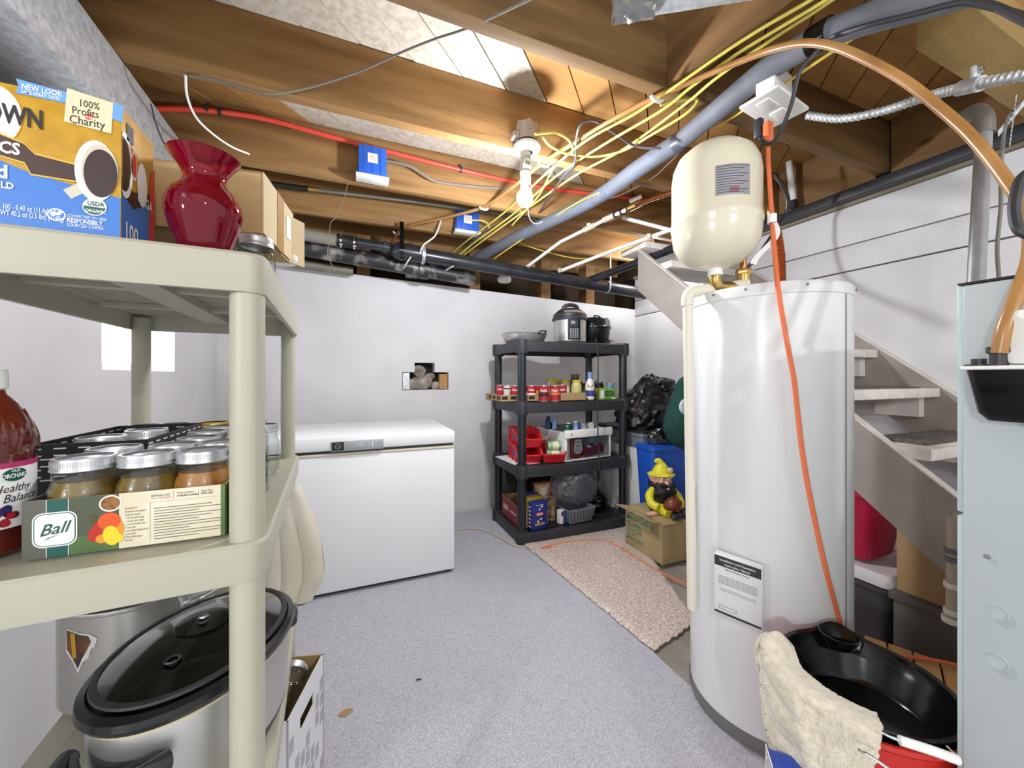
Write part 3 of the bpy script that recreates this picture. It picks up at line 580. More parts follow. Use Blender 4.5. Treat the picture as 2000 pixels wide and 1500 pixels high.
cable('white_wire', [at(1030, 395, d=2.35), at(1034, 425, d=2.4), at(1045, 437, d=2.4), at(1060, 433, d=2.4)], .002, WHITE, 'thin pull string end curled under the bulb')
# drains along the back wall
b = MB(); t = thing('iron_drain', 'large old cast iron drain pipe, rust patched, above the back wall', 'pipe', at(700, 500, Y=3.12))
A, B_ = at(560, 478, Y=3.08), at(925, 545, Y=3.08)
b.tube([A, B_], .058, IRON, 20); b.build('pipe', t)
b = MB(); c_ = A.lerp(B_, .69); dd = (B_ - A).normalized(); b.cyl(c_ - dd * .03, c_ + dd * .04, .072, IRON, seg=20); b.build('hub', t)
c_ = A.lerp(B_, .675) + V(0, 0, .07); b = MB(); b.cyl(c_, c_ + V(.02, -.05, .05), .05, IRON, r1=.045, seg=14); b.build('cleanout', t)
b = MB(); t = thing('black_drain', 'long glossy black plastic drain pipe along the back wall top', 'pipe', at(1000, 525, Y=2.93))
A, B_ = at(785, 491, Y=2.93), at(1262, 574, Y=2.93)
b.tube([A, B_], .052, ABS, 20); b.build('pipe', t)
dd = (B_ - A).normalized(); b = MB(); b.cyl(A - dd * .02, A + dd * .16, .062, ABS, seg=20); b.sph(A - dd * .02, .062, ABS, seg=18); b.build('hub', t)
for i, k in enumerate((.055,)):
    c_ = A + dd * .14; b = MB(); b.surf(lambda u, v: c_ + V(0, math.sin(u * 2 * PI) * .067, math.cos(u * 2 * PI) * .067) + dd * (.022 * v), 20, 1, GALV, .002)
    for j in range(7): an = PI * .2 + j * .35; b.box(c_ + V(.011, math.sin(an + PI * .9) * .068, math.cos(an + PI * .9) * .068), (.008, .006, .006), INK)
    b.build('perforated_strap', t)
c_ = A.lerp(B_, .795); b = MB(); b.surf(lambda u, v: c_ + V(0, math.sin(u * 2 * PI) * .055, math.cos(u * 2 * PI) * .055) + dd * (.018 * v), 20, 1, GALV, .002); b.bx(c_.x, c_.x + .015, c_.y - .06, c_.y - .057, c_.z, 2.33, GALV); b.build('perforated_strap', t)
b = MB(); c_ = A - dd * .02; b.surf(lambda u, v: c_ + V(0, math.sin(u * 2 * PI) * .066, math.cos(u * 2 * PI) * .066) + dd * (.03 * v), 20, 1, BLKG, .003); b.bx(c_.x, c_.x + .03, c_.y - .03, c_.y - .026, c_.z + .05, 2.33, BLKG); b.build('hanger_strap', t)
t = thing('branch_drain', 'smaller drain pipe, grey then black, joined by a clamped rubber coupling', 'pipe', at(680, 470, Y=2.98))
f = lambda u, v: at(u, v, Y=2.97)
b = MB(); b.tube([f(560, 452), f(662, 470)], .042, mat('grey_drain', '#8f8a7c', .5, 0, .1, 40, '#7b776b', 9), 18); b.build('grey_pipe', t)
b = MB(); b.tube([f(690, 473), f(765, 485)], .036, ABS, 18); b.build('black_pipe', t)
b = MB(); b.tube([f(658, 469), f(664, 470), f(665, 470.2), f(690, 474), f(691, 474.2), f(697, 475)], [.046, .046, .044, .044, .046, .046], BLKR, 18); b.build('rubber_coupling', t)
for u in (664, 690):
    q = f(u, 470 + (u - 664) * .15); b = MB(); b.surf(lambda a, v: q + V(.012 * v, math.sin(a * 2 * PI) * .048, math.cos(a * 2 * PI) * .048), 20, 1, CHROME, .0015); b.bx(q.x - .004, q.x + .018, q.y - .06, q.y - .04, q.z - .045, q.z - .03, CHROME, .002); b.build('hose_clamp', t)
b = MB(); b.tube([f(748, 482), f(752, 483), f(758, 484)], .043, ABS, 18); b.build('collar', t)
b = MB(); b.tube([at(560, 512, Y=3.22), at(690, 530, Y=3.22)], .035, GALVP, 14); one('lower_pipe', b, 'grey pipe low behind the cast iron drain, beside the cardboard box', 'pipe')
# white painted water lines with brass fittings
t = thing('white_water_line', 'white water line with a valve and couplings climbing to copper', 'pipe', at(1180, 440, d=2.8))
f = [at(1028, 522, d=3.25), at(1095, 472, d=3.0), at(1150, 445, d=2.82), at(1190, 425, d=2.7), at(1240, 402, d=2.56), at(1268, 391, d=2.40), at(1332, 369, d=2.22)]
b = MB(); b.tube(f[:5], .013, WHITE, 12); b.build('pipe', t)
b = MB(); b.tube(f[4:], .0135, COPPER, 12); b.build('copper_pipe', t)
for i in (2, 3): 
    dd = (f[i + 1] - f[i]).normalized(); b = MB(); b.cyl(f[i] - dd * .045, f[i] + dd * .045, .02, mat('fitting_cream', '#c9c2b2', .5), seg=14); b.build('fitting', t)
dd = (f[4] - f[3]).normalized()
for k in (-.02, .03, .08): b = MB(); b.cyl(f[3] + dd * (.06 + k), f[3] + dd * (.07 + k), .0225, INK, seg=14); b.build('black_ring', t)
b = MB(); b.cyl(f[4] - dd * .06, f[4] + dd * .05, .022, BRASS, seg=12); b.build('valve', t)
b = MB(); b.box(f[4] + V(-.02, -.03, .03), (.085, .02, .022), WHITE, bev=.004, rot=dd.to_track_quat('X', 'Z').to_matrix()); b.build('valve_handle', t)
b = MB(); q = f[2] + V(0, 0, .03); b.cyl(f[2], q, .016, WHITE); b.build('stub', t)
b = MB(); b.tube([at(1092, 530, d=3.3), at(1200, 488, d=2.95), at(1312, 448, d=2.65)], .014, WHITE, 12)
t = thing('white_pipe', 'straight white water pipe running below the valve line to the tank', 'pipe', at(1200, 488, d=2.95)); b.build('pipe', t)
for q in (at(1095, 529, d=3.29), at(1268, 463, d=2.75)):
    b = MB(); b.cyl(q + V(-.02, -.012, 0), q + V(.03, .004, .01), .019, mat('fitting_cream', '#c9c2b2', .5), seg=12); b.build('fitting', t)
b = MB(); b.tube([at(1216, 425, d=2.85), at(1320, 452, d=2.7)], .014, WHITE, 12); one('white_pipe', b, 'short white pipe crossing from the valve toward the cream tank', 'pipe')
b = MB(); b.tube([at(1150, 548, d=3.5), at(1240, 515, d=3.1), at(1320, 484, d=2.8)], .032, ABS, 16); one('black_drain', b, 'black drain pipe slanting up toward the cream expansion tank', 'pipe')
b = MB(); b.tube([at(1195, 540, d=3.4), at(1235, 520, d=3.3), at(1260, 500, d=3.3)], .007, mat('twine', '#8d8474', .9), 8, 4); one('old_cable', b, 'old brown cable beside the slanting black drain', 'cable')
cable('white_wire', [at(862, 430, Y=2.92), at(850, 460, Y=2.9), at(828, 478, Y=2.88), at(820, 495, Y=2.87)], .006, WHITE, 'white flat cable bent over the black drain near the smaller blue box')
cable('white_wire', [at(802, 502, Y=2.87), at(792, 518, Y=2.95), at(790, 527, Y=3.1), at(810, 527, Y=3.2)], .005, WHITE, 'white wire hooking under the black drain hub')
cable('white_wire', [at(885, 520, Y=2.9), at(862, 532, Y=3.1), at(840, 536, Y=3.2)], .006, WHITE, 'white wire end below the black drain by the yellow bundle')
b = MB(); q = at(985, 548, Y=3.2); b.lathe([(0, .035), (.05, .035), (.062, .02), (.062, 0), (.05, -.015), (0, -.015)], WHITE, c=q, seg=24); one('smoke_disc', b, 'round white plastic disc above the back wall behind the black drain', 'disc')
b = MB(); q = at(805, 537, Y=3.3); b.box(q + V(0, .03, .0), (.10, .06, .04), GALV, bev=.004); one('metal_bracket', b, 'small galvanised bracket on top of the back wall', 'bracket')
# right hand side of the ceiling
t = thing('outlet_box', 'white outlet box with cover plate hanging from the ceiling', 'outlet', at(1510, 215, d=1.36))
q = at(1512, 212, d=1.36)
rz_ = R(8); T0 = Matrix.Translation(q) @ Matrix.Rotation(rz_, 4, 'Z') @ Matrix.Diagonal((1.22, 1.15, 1, 1))
b = MB(); b.bx(-.05, .05, -.028, .028, .008, .12, WHITE, .004, T=T0); b.build('body', t)
b = MB(); b.bx(-.088, .088, -.055, .055, -.004, .008, WHITE, .003, T=T0)
for x in (-.038, .038): b.bx(x - .03, x + .03, -.02, .02, -.009, -.003, WHITE, .003, T=T0)
b.build('cover_plate', t)
b = MB(); p0 = at(1482, 240, d=1.31); b.bx(-.011, .011, -.012, .012, -.052, .012, BLK, .004, T=Matrix.Translation(p0)); pk = [p0 + V(0, 0, -.05), at(1487, 273, d=1.29), at(1502, 281, d=1.27), at(1522, 262, d=1.24), at(1545, 205, d=1.2), at(1562, 140, d=1.17), at(1588, 108, d=1.15), at(1612, 82, d=1.14)]
t = thing('black_power_cord', 'black plug and cord looping up from the white outlet box', 'cord', p0); b.build('plug', t); b = MB(); b.tube(pk, .0062, BLK, 8, 8); b.build('cord', t)
t = thing('orange_extension_cord', 'orange extension cord hanging from the ceiling outlet past the water heater', 'cord', at(1545, 700, d=1.13))
p0 = at(1500, 247, d=1.29)
b = MB(); b.bx(-.014, .014, -.011, .011, -.055, .014, ORG, .004, T=Matrix.Translation(p0)); b.build('plug', t)
pts = [p0 - V(0, 0, .04), at(1501, 320, d=1.27), at(1506, 400, d=1.24), at(1511, 470, d=1.21), at(1519, 560, d=1.15), at(1532, 640, d=1.12), at(1543, 700, d=1.115), at(1551, 745, d=1.11), at(1557, 800, d=1.11), at(1565, 870, d=1.105), at(1576, 940, d=1.10), at(1592, 1020, d=1.10), at(1612, 1110, d=1.10), at(1632, 1185, d=1.13), at(1646, 1240, d=1.17), at(1652, 1290, d=1.2), at(1660, 1380, d=1.22)]
b = MB(); b.tube(pts, .0068, ORG, 10, 6); b.build('cord', t)
b = MB(); q = at(1508, 430, d=1.22)
b.surf(lambda u, v: at(1500 + 12 * v + 14 * math.sin(u * 5) - 22 * u * u, 424 + 92 * u, d=1.22 - .01 * v) + V(0, 0, .003 * math.sin(v * 5)), 14, 3, PAPER, .0008); b.surf(lambda u, v: q + V(math.cos(u * 6.28) * .013, math.sin(u * 6.28) * .013, -.01 + .028 * v), 12, 1, PAPER, .001); b.build('paper_tag', t)
t = thing('flexible_conduit', 'silver flexible metal conduit from the outlet box to the wood block', 'conduit', at(1700, 220, d=1.2))
pts = catmull([at(1578, 226, d=1.36), at(1640, 232, d=1.28), at(1720, 218, d=1.18), at(1800, 192, d=1.08), at(1868, 174, d=1.0), at(1930, 160, d=.93), at(2030, 142, d=.86)], 22)
rr = [.0105 + (.0028 if i % 3 == 0 else 0) for i in range(len(pts))]
b = MB(); b.tube(pts, rr, GALV, 12); b.build('armour', t)
b = MB(); q = at(1895, 168, d=.965); dd = (at(1930, 160, d=.93) - at(1868, 174, d=1.0)).normalized(); b.cyl(q - dd * .026, q + dd * .026, .0175, GALV, seg=16); b.box(q + V(-.01, -.012, .02), (.03, .01, .03), GALV, bev=.003); b.cyl(q + V(-.01, -.018, .024), q + V(-.01, -.026, .024), .008, CHROME, seg=10); b.build('clamp', t)
# wood block in the corner
BLKW = wood('block_wood', '#8d7448', '#b2975f', 'X', 12)
t = thing('wood_block', 'rough timber block hanging in the upper corner above the conduit', 'timber', at(1900, 120, d=1.15))
b = MB(); b.bx(1.595, 2.5, .478, .612, 2.2, 2.319, BLKW, .006); b.build('block', t)
# vertical conduit into the furnace
t = thing('steel_conduit', 'grey steel conduit rising from the furnace top', 'conduit', at(1907, 545, d=.80))
b = MB(); pa_, pb_ = at(1906, 556, d=.80), at(1922, 255, d=.88); b.tube([pa_, pb_], .0135, CONDUIT, 16); b.build('tube', t)
b = MB(); b.tube([pb_ - V(0, 0, .01), pb_ + V(.002, .002, .03), pb_ + V(.02, .02, .06), pb_ + V(.07, .06, .08)], .0175, mat('iron_elbow', '#6d6a63', .5, .5), 14, 5); b.build('elbow', t)
cable('grey_wire', [at(1990, 205, d=1.0), at(1965, 240, d=1.0), at(1955, 330, d=1.0), at(1955, 400, d=.99), at(1948, 480, d=.98), at(1951, 545, d=.96)], .004, mat('grey_sheath', '#77746d', .4), 'thin grey wire hanging beside the steel conduit', 'wire')
b = MB()
for k in range(12):
    q = at(1985, 190, d=1.0) + V(-.012 * k * .3, .0, -.012 * k); b.box(q, (.012, .002, .008), GALV, rz=.3)
q0 = at(2000, 175, d=1.0); b.surf(lambda u, v: at(2000 - 50 * u, 195 + 60 * u + 12 * v, d=1.0), 8, 1, GALV, .0015); one('hanger_strip', b, 'perforated silver hanger strip behind the amber tube', 'strip')
cable('black_hose', [at(2030, 330, d=.70), at(1998, 345, d=.70), at(1984, 385, d=.695), at(1982, 420, d=.69), at(1992, 450, d=.68), at(2030, 465, d=.67)], .0085, BLK, 'black hose bending back at the edge above the furnace', 'hose')
b = MB(); b.bx(XR - .1, XR - .04, 0.2, 3.0, 2.25, 2.31, BLK, .01)
one('black_sleeve', b, 'long black pipe sleeve lying along the top of the right wall', 'pipe')
t = thing('white_riser', 'white pipe stub dropping from the floor above behind the orange cord', 'pipe', at(1545, 360, d=2.55))
b = MB(); b.cyl(at(1550, 398, d=2.5), at(1541, 316, d=2.5), .019, WHITE); b.build('pipe', t); b = MB(); b.cyl(at(1550, 406, d=2.5), at(1549, 392, d=2.5), .024, BLKR); b.build('boot', t)
b = MB(); b.bx(-.16, .10, -.02, .04, -.28, .10, mat('batting', '#b9a37c', .95, 0, .8, 30, '#8d7a58', 12), .01, T=Matrix.Translation(at(1556, 345, d=2.75))); one('insulation_batt', b, 'ragged tan insulation stuffed behind the white pipe stub', 'insulation')
cable('black_hose', [at(1512, 340, d=2.2), at(1530, 365, d=2.2), at(1540, 395, d=2.25), at(1530, 425, d=2.3), at(1480, 500, d=2.2), at(1462, 520, d=1.9)], .01, BLK, 'black cable bending behind the orange cord near the tank')
# dark blocks of stair well framing above the landing
# ---------------------------------------------------------------- slotted plastic shelving
def rring(x0, x1, y0, y1, r, n=5):
    out = []
    for cx, cy, a0 in ((x1 - r, y1 - r, 0), (x0 + r, y1 - r, 90), (x0 + r, y0 + r, 180), (x1 - r, y0 + r, 270)):
        for k in range(n + 1): a = R(a0 + 90 * k / n); out.append((cx + r * math.cos(a), cy + r * math.sin(a)))
    return out
def tier(t, x0, x1, y0, y1, z, lip, m, r, pr, bow=0, slot=.021, chunky=False, corner_m=None):
    """one tier: rim with rounded corners, deck border, slotted grating, longitudinal ribs underneath"""
    def bowed(p):
        if not bow: return p
        x, y = p; k = 1 - ((x - (x0 + x1) / 2) / ((x1 - x0) / 2)) ** 2; return (x, y - bow * max(0, k) * (1 if y < (y0 + y1) / 2 else 0))
    def ring(i, n=6):
        P = rring(x0 + i, x1 - i, y0 + i, y1 - i, max(r - i, .004), n)
        if bow:
            Q = []
            for a, c in zip(P, P[1:] + P[:1]):
                Q.append(a)
                if abs(a[0] - c[0]) > .2: Q += [(a[0] + (c[0] - a[0]) * k / 10, a[1] + (c[1] - a[1]) * k / 10) for k in range(1, 10)]
            P = [bowed(p) for p in Q]
        return P
    o, i = ring(0), ring(.012); n = len(o)
    b = MB()
    lv = [(ring(.004), z), (o, z - .005), (o, z - lip * .75), (ring(.003), z - lip), (i, z - lip), (ring(.014), z - .02)]
    vs = [(x, y, zz) for P, zz in lv for x, y in P]; fs = []
    for a in range(len(lv) - 1):
        for k in range(n): fs.append((a * n + k, a * n + (k + 1) % n, (a + 1) * n + (k + 1) % n, (a + 1) * n + k))
    b.add(vs, fs, m)
    # deck border strip
    w = .045; j = ring(w)
    vs = [(x, y, z) for x, y in ring(.004)] + [(x, y, z - .003) for x, y in j] + [(x, y, z - .02) for x, y in j] + [(x, y, z - .02) for x, y in ring(.012)]
    fs = [(a * n + k, a * n + (k + 1) % n, (a + 1) * n + (k + 1) % n, (a + 1) * n + k) for a in range(3) for k in range(n)]
    b.add(vs, fs, m)
    for fx in ((.5,) if x1 - x0 < y1 - y0 else (.33, .66)):
        xx = x0 + (x1 - x0) * fx
        b.bx(xx - .03, xx + .03, y0 + w - .01, y1 - w + .01, z - .035, z - .0202, m)
    for fy in ((.33, .66) if x1 - x0 < y1 - y0 else (.5,)):
        yy = y0 + (y1 - y0) * fy
        b.bx(x0 + w - .01, x1 - w + .01, yy - .012, yy + .012, z - .030, z - .0204, m)
    if chunky:
        for cx in (x0 + pr * 1.2, x1 - pr * 1.2):
            for cy in (y0 + pr * 1.2, y1 - pr * 1.2):
                b.lathe([(pr * 1.05, z + .012), (pr * 1.5, z + .010), (pr * 1.6, z - lip * .5), (pr * 1.45, z - lip * 1.15), (pr * 1.05, z - lip * 1.15)], m, c=(cx, cy, 0), seg=16)
    sh = b.build('shelf', t)
    g = MB(); yy = y0 + w; slot = .019 if x1 - x0 < y1 - y0 else slot
    if x1 - x0 < y1 - y0:
        while yy < y1 - w: g.bx(x0 + w - .004, x1 - w + .004, yy, yy + .006, z - .020, z - .0052, m); yy += slot
    else:
        xx = x0 + w
        while xx < x1 - w: g.bx(xx, xx + slot * .5, y0 + w - .004, y1 - w + .004, z - .016, z - .003, m); xx += slot
    if x1 - x0 < y1 - y0: g.bx(x0 + w - .006, x1 - w + .006, y0 + w - .006, y1 - w + .006, z - .0055, z - .0035, m)
    gr = g.build('grating', sh); gr['kind'] = 'stuff'
    return sh
SX0, SX1, SY0, SY1 = -.53, -.121, .688, 1.42
ST = (1.388, .948, .508, .075)
t = thing('cream_shelving', 'cream plastic shelving unit in the left foreground', 'shelving', ((SX0 + SX1) / 2, (SY0 + SY1) / 2, 0))
for z in ST: tier(t, SX0, SX1, SY0, SY1, z, .06, IVORY, .03, .024)
for x in (SX0 + .03, SX1 - .029):
    for y in (SY0 + .03, SY1 - .03):
        b = MB(); b.cyl((x, y, 0), (x, y, 1.36), .0235 if y < 1 else .020, IVORY, seg=28); b.build('post', t)
pv = V(SX1, SY0, 0); t.rotation_euler.z = R(3); t.location = pv + Matrix.Rotation(R(3), 3, 'Z') @ (t.location - pv)

DK = .0                                                             # things stand on the deck top
# coffee carton
CY = .700; cx1 = at(237, 400, Y=CY).x; cx0 = -.505; cz0, cz1 = 1.3885, 1.575; cyb = .795
GOLDP = mat('print_gold', '#c99a28', .4, 0, 0, col2='#b98a1c', vs=60); BLUP = mat('print_blue', '#3f78c8', .4); BRN = mat('print_brown', '#42261e', .4); CRM = mat('print_cream', '#e2d4ae', .5); LBLU = mat('print_lightblue', '#6aa0dd', .4); PW = mat('print_white', '#f3f2ee', .4); REDC = mat('print_bright_red', '#d33a30', .45); COFF = mat('print_coffee', '#3a2723', .35); GRNP = mat('print_dark_green', '#1f5a4a', .45)
t = thing('coffee_carton', 'gold and blue coffee carton on the cream top shelf beside the red vase', 'carton', ((cx0 + cx1) / 2, CY + .045, cz0))
b = MB(); b.bx(cx0, cx1, CY, cyb, cz0, cz1, GOLDP, .003); b.build('box', t)
b = MB(); f = lambda u, v, o=.0006: at(u, v, Y=CY) - V(0, o, 0)
def fp(l, m, o=.0006): b.poly([f(u, v, o) for u, v in l], m)
def ell(cu, cv, ru, rv, m, o, rot=0, n=28, a0=0, a1=2 * PI): fp([(cu + ru * math.cos(a0 + (a1 - a0) * k / n) * math.cos(rot) - rv * math.sin(a0 + (a1 - a0) * k / n) * math.sin(rot), cv + ru * math.cos(a0 + (a1 - a0) * k / n) * math.sin(rot) + rv * math.sin(a0 + (a1 - a0) * k / n) * math.cos(rot)) for k in range(n if a1 - a0 > 6.2 else n + 1)], m, o)
fp([(-3, 312), (60, 338), (236, 388), (235, 468), (-3, 443)], BLUP, .0005)
fp([(-3, 262), (48, 282), (70, 303), (155, 325), (155, 355), (62, 340), (50, 318), (-3, 302)], BRN, .0011)
fp([(-3, 258), (48, 279), (71, 300), (155, 322), (155, 325), (70, 303), (48, 282), (-3, 262)], mat('print_yellow', '#e2b348', .4), .0013)
fp([(-3, 302), (50, 318), (62, 340), (155, 355), (155, 358), (61, 343), (49, 321), (-3, 305)], mat('print_yellow', '#e2b348', .4), .0013)
ell(-16, 222, 66, 56, mat('print_yellow', '#e2b348', .4), .0007, .75); ell(-16, 222, 64, 54, PW, .0009, .75)
fp([(32, 154), (133, 182), (132, 203), (31, 182), (37, 168)], LBLU, .0008); fp([(214, 199), (241, 207), (240, 240), (213, 231)], LBLU, .0008)
fp([(132, 173), (222, 202), (218, 262), (126, 238)], CRM, .001)
ell(188, 335, 41, 60, PW, .0015, -.12); ell(196, 335, 36, 52, mat('cup_shade', '#cfc4b4', .4), .0017, -.12); ell(198, 340, 33, 47, COFF, .0019, -.12)
fp([(124, 371), (158, 356), (177, 372), (140, 389)], mat('cup_shade', '#cfc4b4', .4), .0009)
ell(186, 405, 24, 17, PW, .0014, .15); ell(186, 405, 22, 15, GRNP, .0016, .15, 20, 0, PI)
ell(111, 420, 19, 12, PW, .0010, .2); ell(111, 420, 16, 9.5, BLUP, .0013, .2)
ell(105, 418, 6, 4, PW, .0015, .6); ell(117, 417, 6, 4, PW, .0015, -.5)
def ft(s, u, v, px, m, o=.0012, sx=1, **k):
    q = f(u, v, 0); d_ = q.x * math.sin(TH) + q.y * math.cos(TH); b.text(s, q - V(0, o, 0), px * d_ / F, m, sx=sx, depth=0, **k)
ft('NEW LOOK', 43, 174, 15, PW, bold=.02, sx=.72); ft('SAME GREAT TASTE', 43, 182, 9, PW, bold=.01, sx=.68)
ft('100%', 154, 208, 20, INK, .0014, .72); ft('Profits', 141, 222, 21, INK, .0014, .72); ft('Charity', 136, 240, 23, INK, .0014, .76); ell(175, 229, 7, 6, REDC, .0013); ft('to', 170, 232, 10, PW, .0016)
ft('OWN', -32, 232, 52, INK, .0014, .62, bold=.03); ft('ICS', -10, 296, 32, PW, .0016, .8, bold=.03); ft('d', -6, 346, 36, PW, .0014, .9, bold=.03); ft('BOLD', -28, 363, 17, PW, .0014, .9, bold=.03)
ft('100 - 0.40 oz (11.4g)/EA', 6, 408, 15, PW, .0014, .52); ft('NET WT 40.2 oz (2.5 lbs) (1140g)', -22, 417, 15, PW, .0014, .52)
ft('USDA', 172, 401, 12, GRNP, .002, .8, bold=.02); ft('ORGANIC', 168, 414, 8.5, PW, .002, .8, bold=.02)
ft('COMMITTED TO 100%', 133, 424, 8, PW, .0014, .72); ft('RESPONSIBLY', 132, 434, 12, PW, .0014, .72, bold=.02); ft('SOURCED COFFEE', 132, 442, 9, PW, .0014, .72)
b.build('front_print', t)
b = MB(); xs = cx1 + .0006
g = lambda y, z, o=0: V(xs + o, y, z)
b.poly([g(CY, cz0), g(cyb, cz0), g(cyb, cz0 + .085), g(CY, cz0 + .066)], BLUP)
b.poly([g(CY, cz0 + .066, .0002), g(CY + .03, cz0 + .055, .0002), g(cyb, cz0 + .09, .0002), g(cyb, cz0 + .105, .0002), g(CY + .03, cz0 + .08, .0002), g(CY, cz0 + .09, .0002)], BRN)
b.poly([g(cyb - .022, cz0, .0003), g(cyb, cz0, .0003), g(cyb, cz1 - .04, .0003), g(cyb - .014, cz1 - .06, .0003)], REDC)
for (yc, zc_, ry, rz_, m, o) in ((CY + .008, 1.497, .02, .046, PW, .0004), (CY + .004, 1.497, .018, .038, COFF, .0006), (CY + .055, 1.49, .015, .033, PW, .0004), (CY + .032, 1.508, .008, .022, PW, .0004), (CY + .032, 1.508, .006, .018, REDC, .0006)):
    b.poly([g(max(CY, yc + ry * math.cos(k * PI / 12)), zc_ + rz_ * math.sin(k * PI / 12), o) for k in range(24)], m)
b.text('100', g(CY + .004, cz0 + .006, .0005), .034, PW, (0, 1, 0), bold=.02, sx=.75); b.text('ORGA', g(CY + .04, cz0 + .072, .0006), .02, PW, (0, 1, 0), bold=.02, sx=.8)
b.poly([g(CY + .012, 1.535, .0004), g(CY + .03, 1.535, .0004), g(CY + .03, 1.56, .0004), g(CY + .012, 1.56, .0004)], INK)
b.build('side_print', t)
# red glass vase
vc = at(400, 470, Y=.752); vc.z = 1.389
RGL = glass('ruby_glass', '#d8102c', 1.0, .05)
def red_glass():
    m = bpy.data.materials.new('ruby_vase'); m.use_nodes = True; bb = m.node_tree.nodes['Principled BSDF']; bb.inputs['Base Color'].default_value = C('#b30a34'); bb.inputs['Roughness'].default_value = .04; bb.inputs['Transmission Weight'].default_value = .8; bb.inputs['IOR'].default_value = 1.3; bb.inputs['Coat Weight'].default_value = .3; return m
RUBY = red_glass()
pr = [(0, .003), (.030, .002), (.0335, .006), (.036, .02), (.045, .045), (.0505, .068), (.0495, .084), (.042, .100), (.032, .111), (.0275, .121), (.029, .131), (.037, .145), (.046, .156), (.0475, .159)]
b = MB(); b.lathe(pr + [(r - .003, z + .0003) for r, z in pr[::-1][:-1]] + [(0, .008)], RUBY, c=vc, seg=40)
one('red_vase', b, 'ruby red glass vase on the cream top shelf', 'vase')
# mason jars
def ringlid(b, r, z, m, seg=40):
    prof = [(r - .004, z - .003), (r, z - .001)]
    b.lathe([(r * .985, z - .019), (r * 1.03, z - .0175), (r * 1.03, z - .0155), (r, z - .014), (r, z - .003), (r * .97, z), (r * .86, z)], m, seg=seg)
    for k in range(80):
        a = 2 * PI * k / 80; b.box((math.cos(a) * r, math.sin(a) * r, z - .0075), (.0009, .0012, .008), m, rz=a)
def make_jar(name, fill, fillm, lidm, h=.128, r=.040, lr=.0355, contents=True):
    t = thing(name, 'jar', 'jar', (0, 0, 0))
    b = MB(); b.lathe([(0, .002), (r - .006, 0), (r, .006), (r, h * .55), (r - .001, h * .64), (r - .006, h * .74), (lr - .001, h * .80), (lr - .002, h - .02)], GLASS, seg=32); b.build('glass', t, world=False)
    if contents:
        b = MB(); k = r - .0015; b.lathe([(0, .004), (k - .004, .004), (k, .01), (k, h * .56), (k - .002, h * .64), (k - .007, h * fill), (0, h * fill)], fillm, seg=28); b.build('contents', t, world=False)
    b = MB(); b.lathe([(0, h - .0025), (lr * .55, h - .0022), (lr * .6, h - .0032), (lr * .8, h - .003), (lr * .9, h - .0005)], lidm, seg=32); b.build('lid', t, world=False)
    b = MB(); ringlid(b, lr, h, lidm); b.build('band', t, world=False)
    return t
SALSA = mat('green_relish', '#8f7023', .3, 0, .3, 90, '#6a4a12', 45, 5, coat=.5); SALSA2 = mat('orange_relish', '#c9862c', .3, 0, .3, 90, '#9a5a14', 40, 5, coat=.5)
DZ = ST[1] + .001
BXY = .737; bx0, bx1 = -.414, -.186; TY1 = BXY + .172
tz = DZ + .003
J0 = make_jar('mason_jar', .74, SALSA, TIN); jfree = [J0]
def put(j, src, x, y, z, lab, rz=0):
    if src in jfree: jfree.remove(src); src.location = (x, y, z); src.rotation_euler = (0, 0, rz); src['label'] = lab; src['group'] = 'home canning jars on the cream shelf'; return src
    return dup(src, (x, y, z), rz, lab, 'home canning jars on the cream shelf')
J1 = make_jar('mason_jar', .74, SALSA2, TIN); jfree.append(J1)
put('', J0, -.371, BXY + .045, tz, 'relish jar at the left end of the printed tray front row')
put('', J0, -.297, BXY + .045, tz, 'relish jar in the middle of the printed tray front row', .5)
put('', J1, -.226, BXY + .045, tz, 'relish jar of brighter orange, right end of the tray front row')
put('', J0, -.373, BXY + .127, tz, 'relish jar behind the left one of the tray front row', 1)
put('', J0, -.292, BXY + .127, tz, 'relish jar behind the middle one of the tray front row', 2)
put('', J1, -.224, BXY + .127, tz, 'orange relish jar behind the right one of the tray front row', 2)
JE = make_jar('mason_jar', .7, SALSA, TIN, contents=False); jfree.append(JE)
JG = make_jar('mason_jar', .7, SALSA, GOLD, contents=False); jfree.append(JG)
put('', JE, -.288, .965, DZ, 'empty clear jar with a raised silver band behind the printed tray')
put('', JE, -.206, .968, DZ, 'empty clear jar behind the right end of the printed tray', 1)
put('', JE, -.300, 1.06, DZ, 'empty clear jar right of the black basket, middle of its row', .3)
put('', JE, -.222, 1.06, DZ, 'empty clear jar by the near cream post, second row back', .7)
put('', JE, -.300, 1.155, DZ, 'tall empty jar at the far right corner of the black basket', .2)
put('', JE, -.214, 1.155, DZ, 'empty clear jar at the back right of the cream shelf', .9)
put('', JG, -.345, 1.262, DZ, 'empty jar with a gold coloured band behind the black basket')
put('', JE, -.43, 1.262, DZ, 'empty jar with silver band behind the basket, left of the gold one', .6)
put('', JE, -.255, 1.25, DZ, 'empty jar with silver band behind the basket, right of the gold one', .8)
put('', JE, -.485, 1.255, DZ, 'empty silver topped jar at the back left corner of the cream shelf', 1.2)
put('', JE, -.445, .985, DZ + .008, 'jar inside the black woven basket, near end', .4)
put('', JE, -.412, 1.075, DZ + .008, 'jar inside the black woven basket, far end', .9)
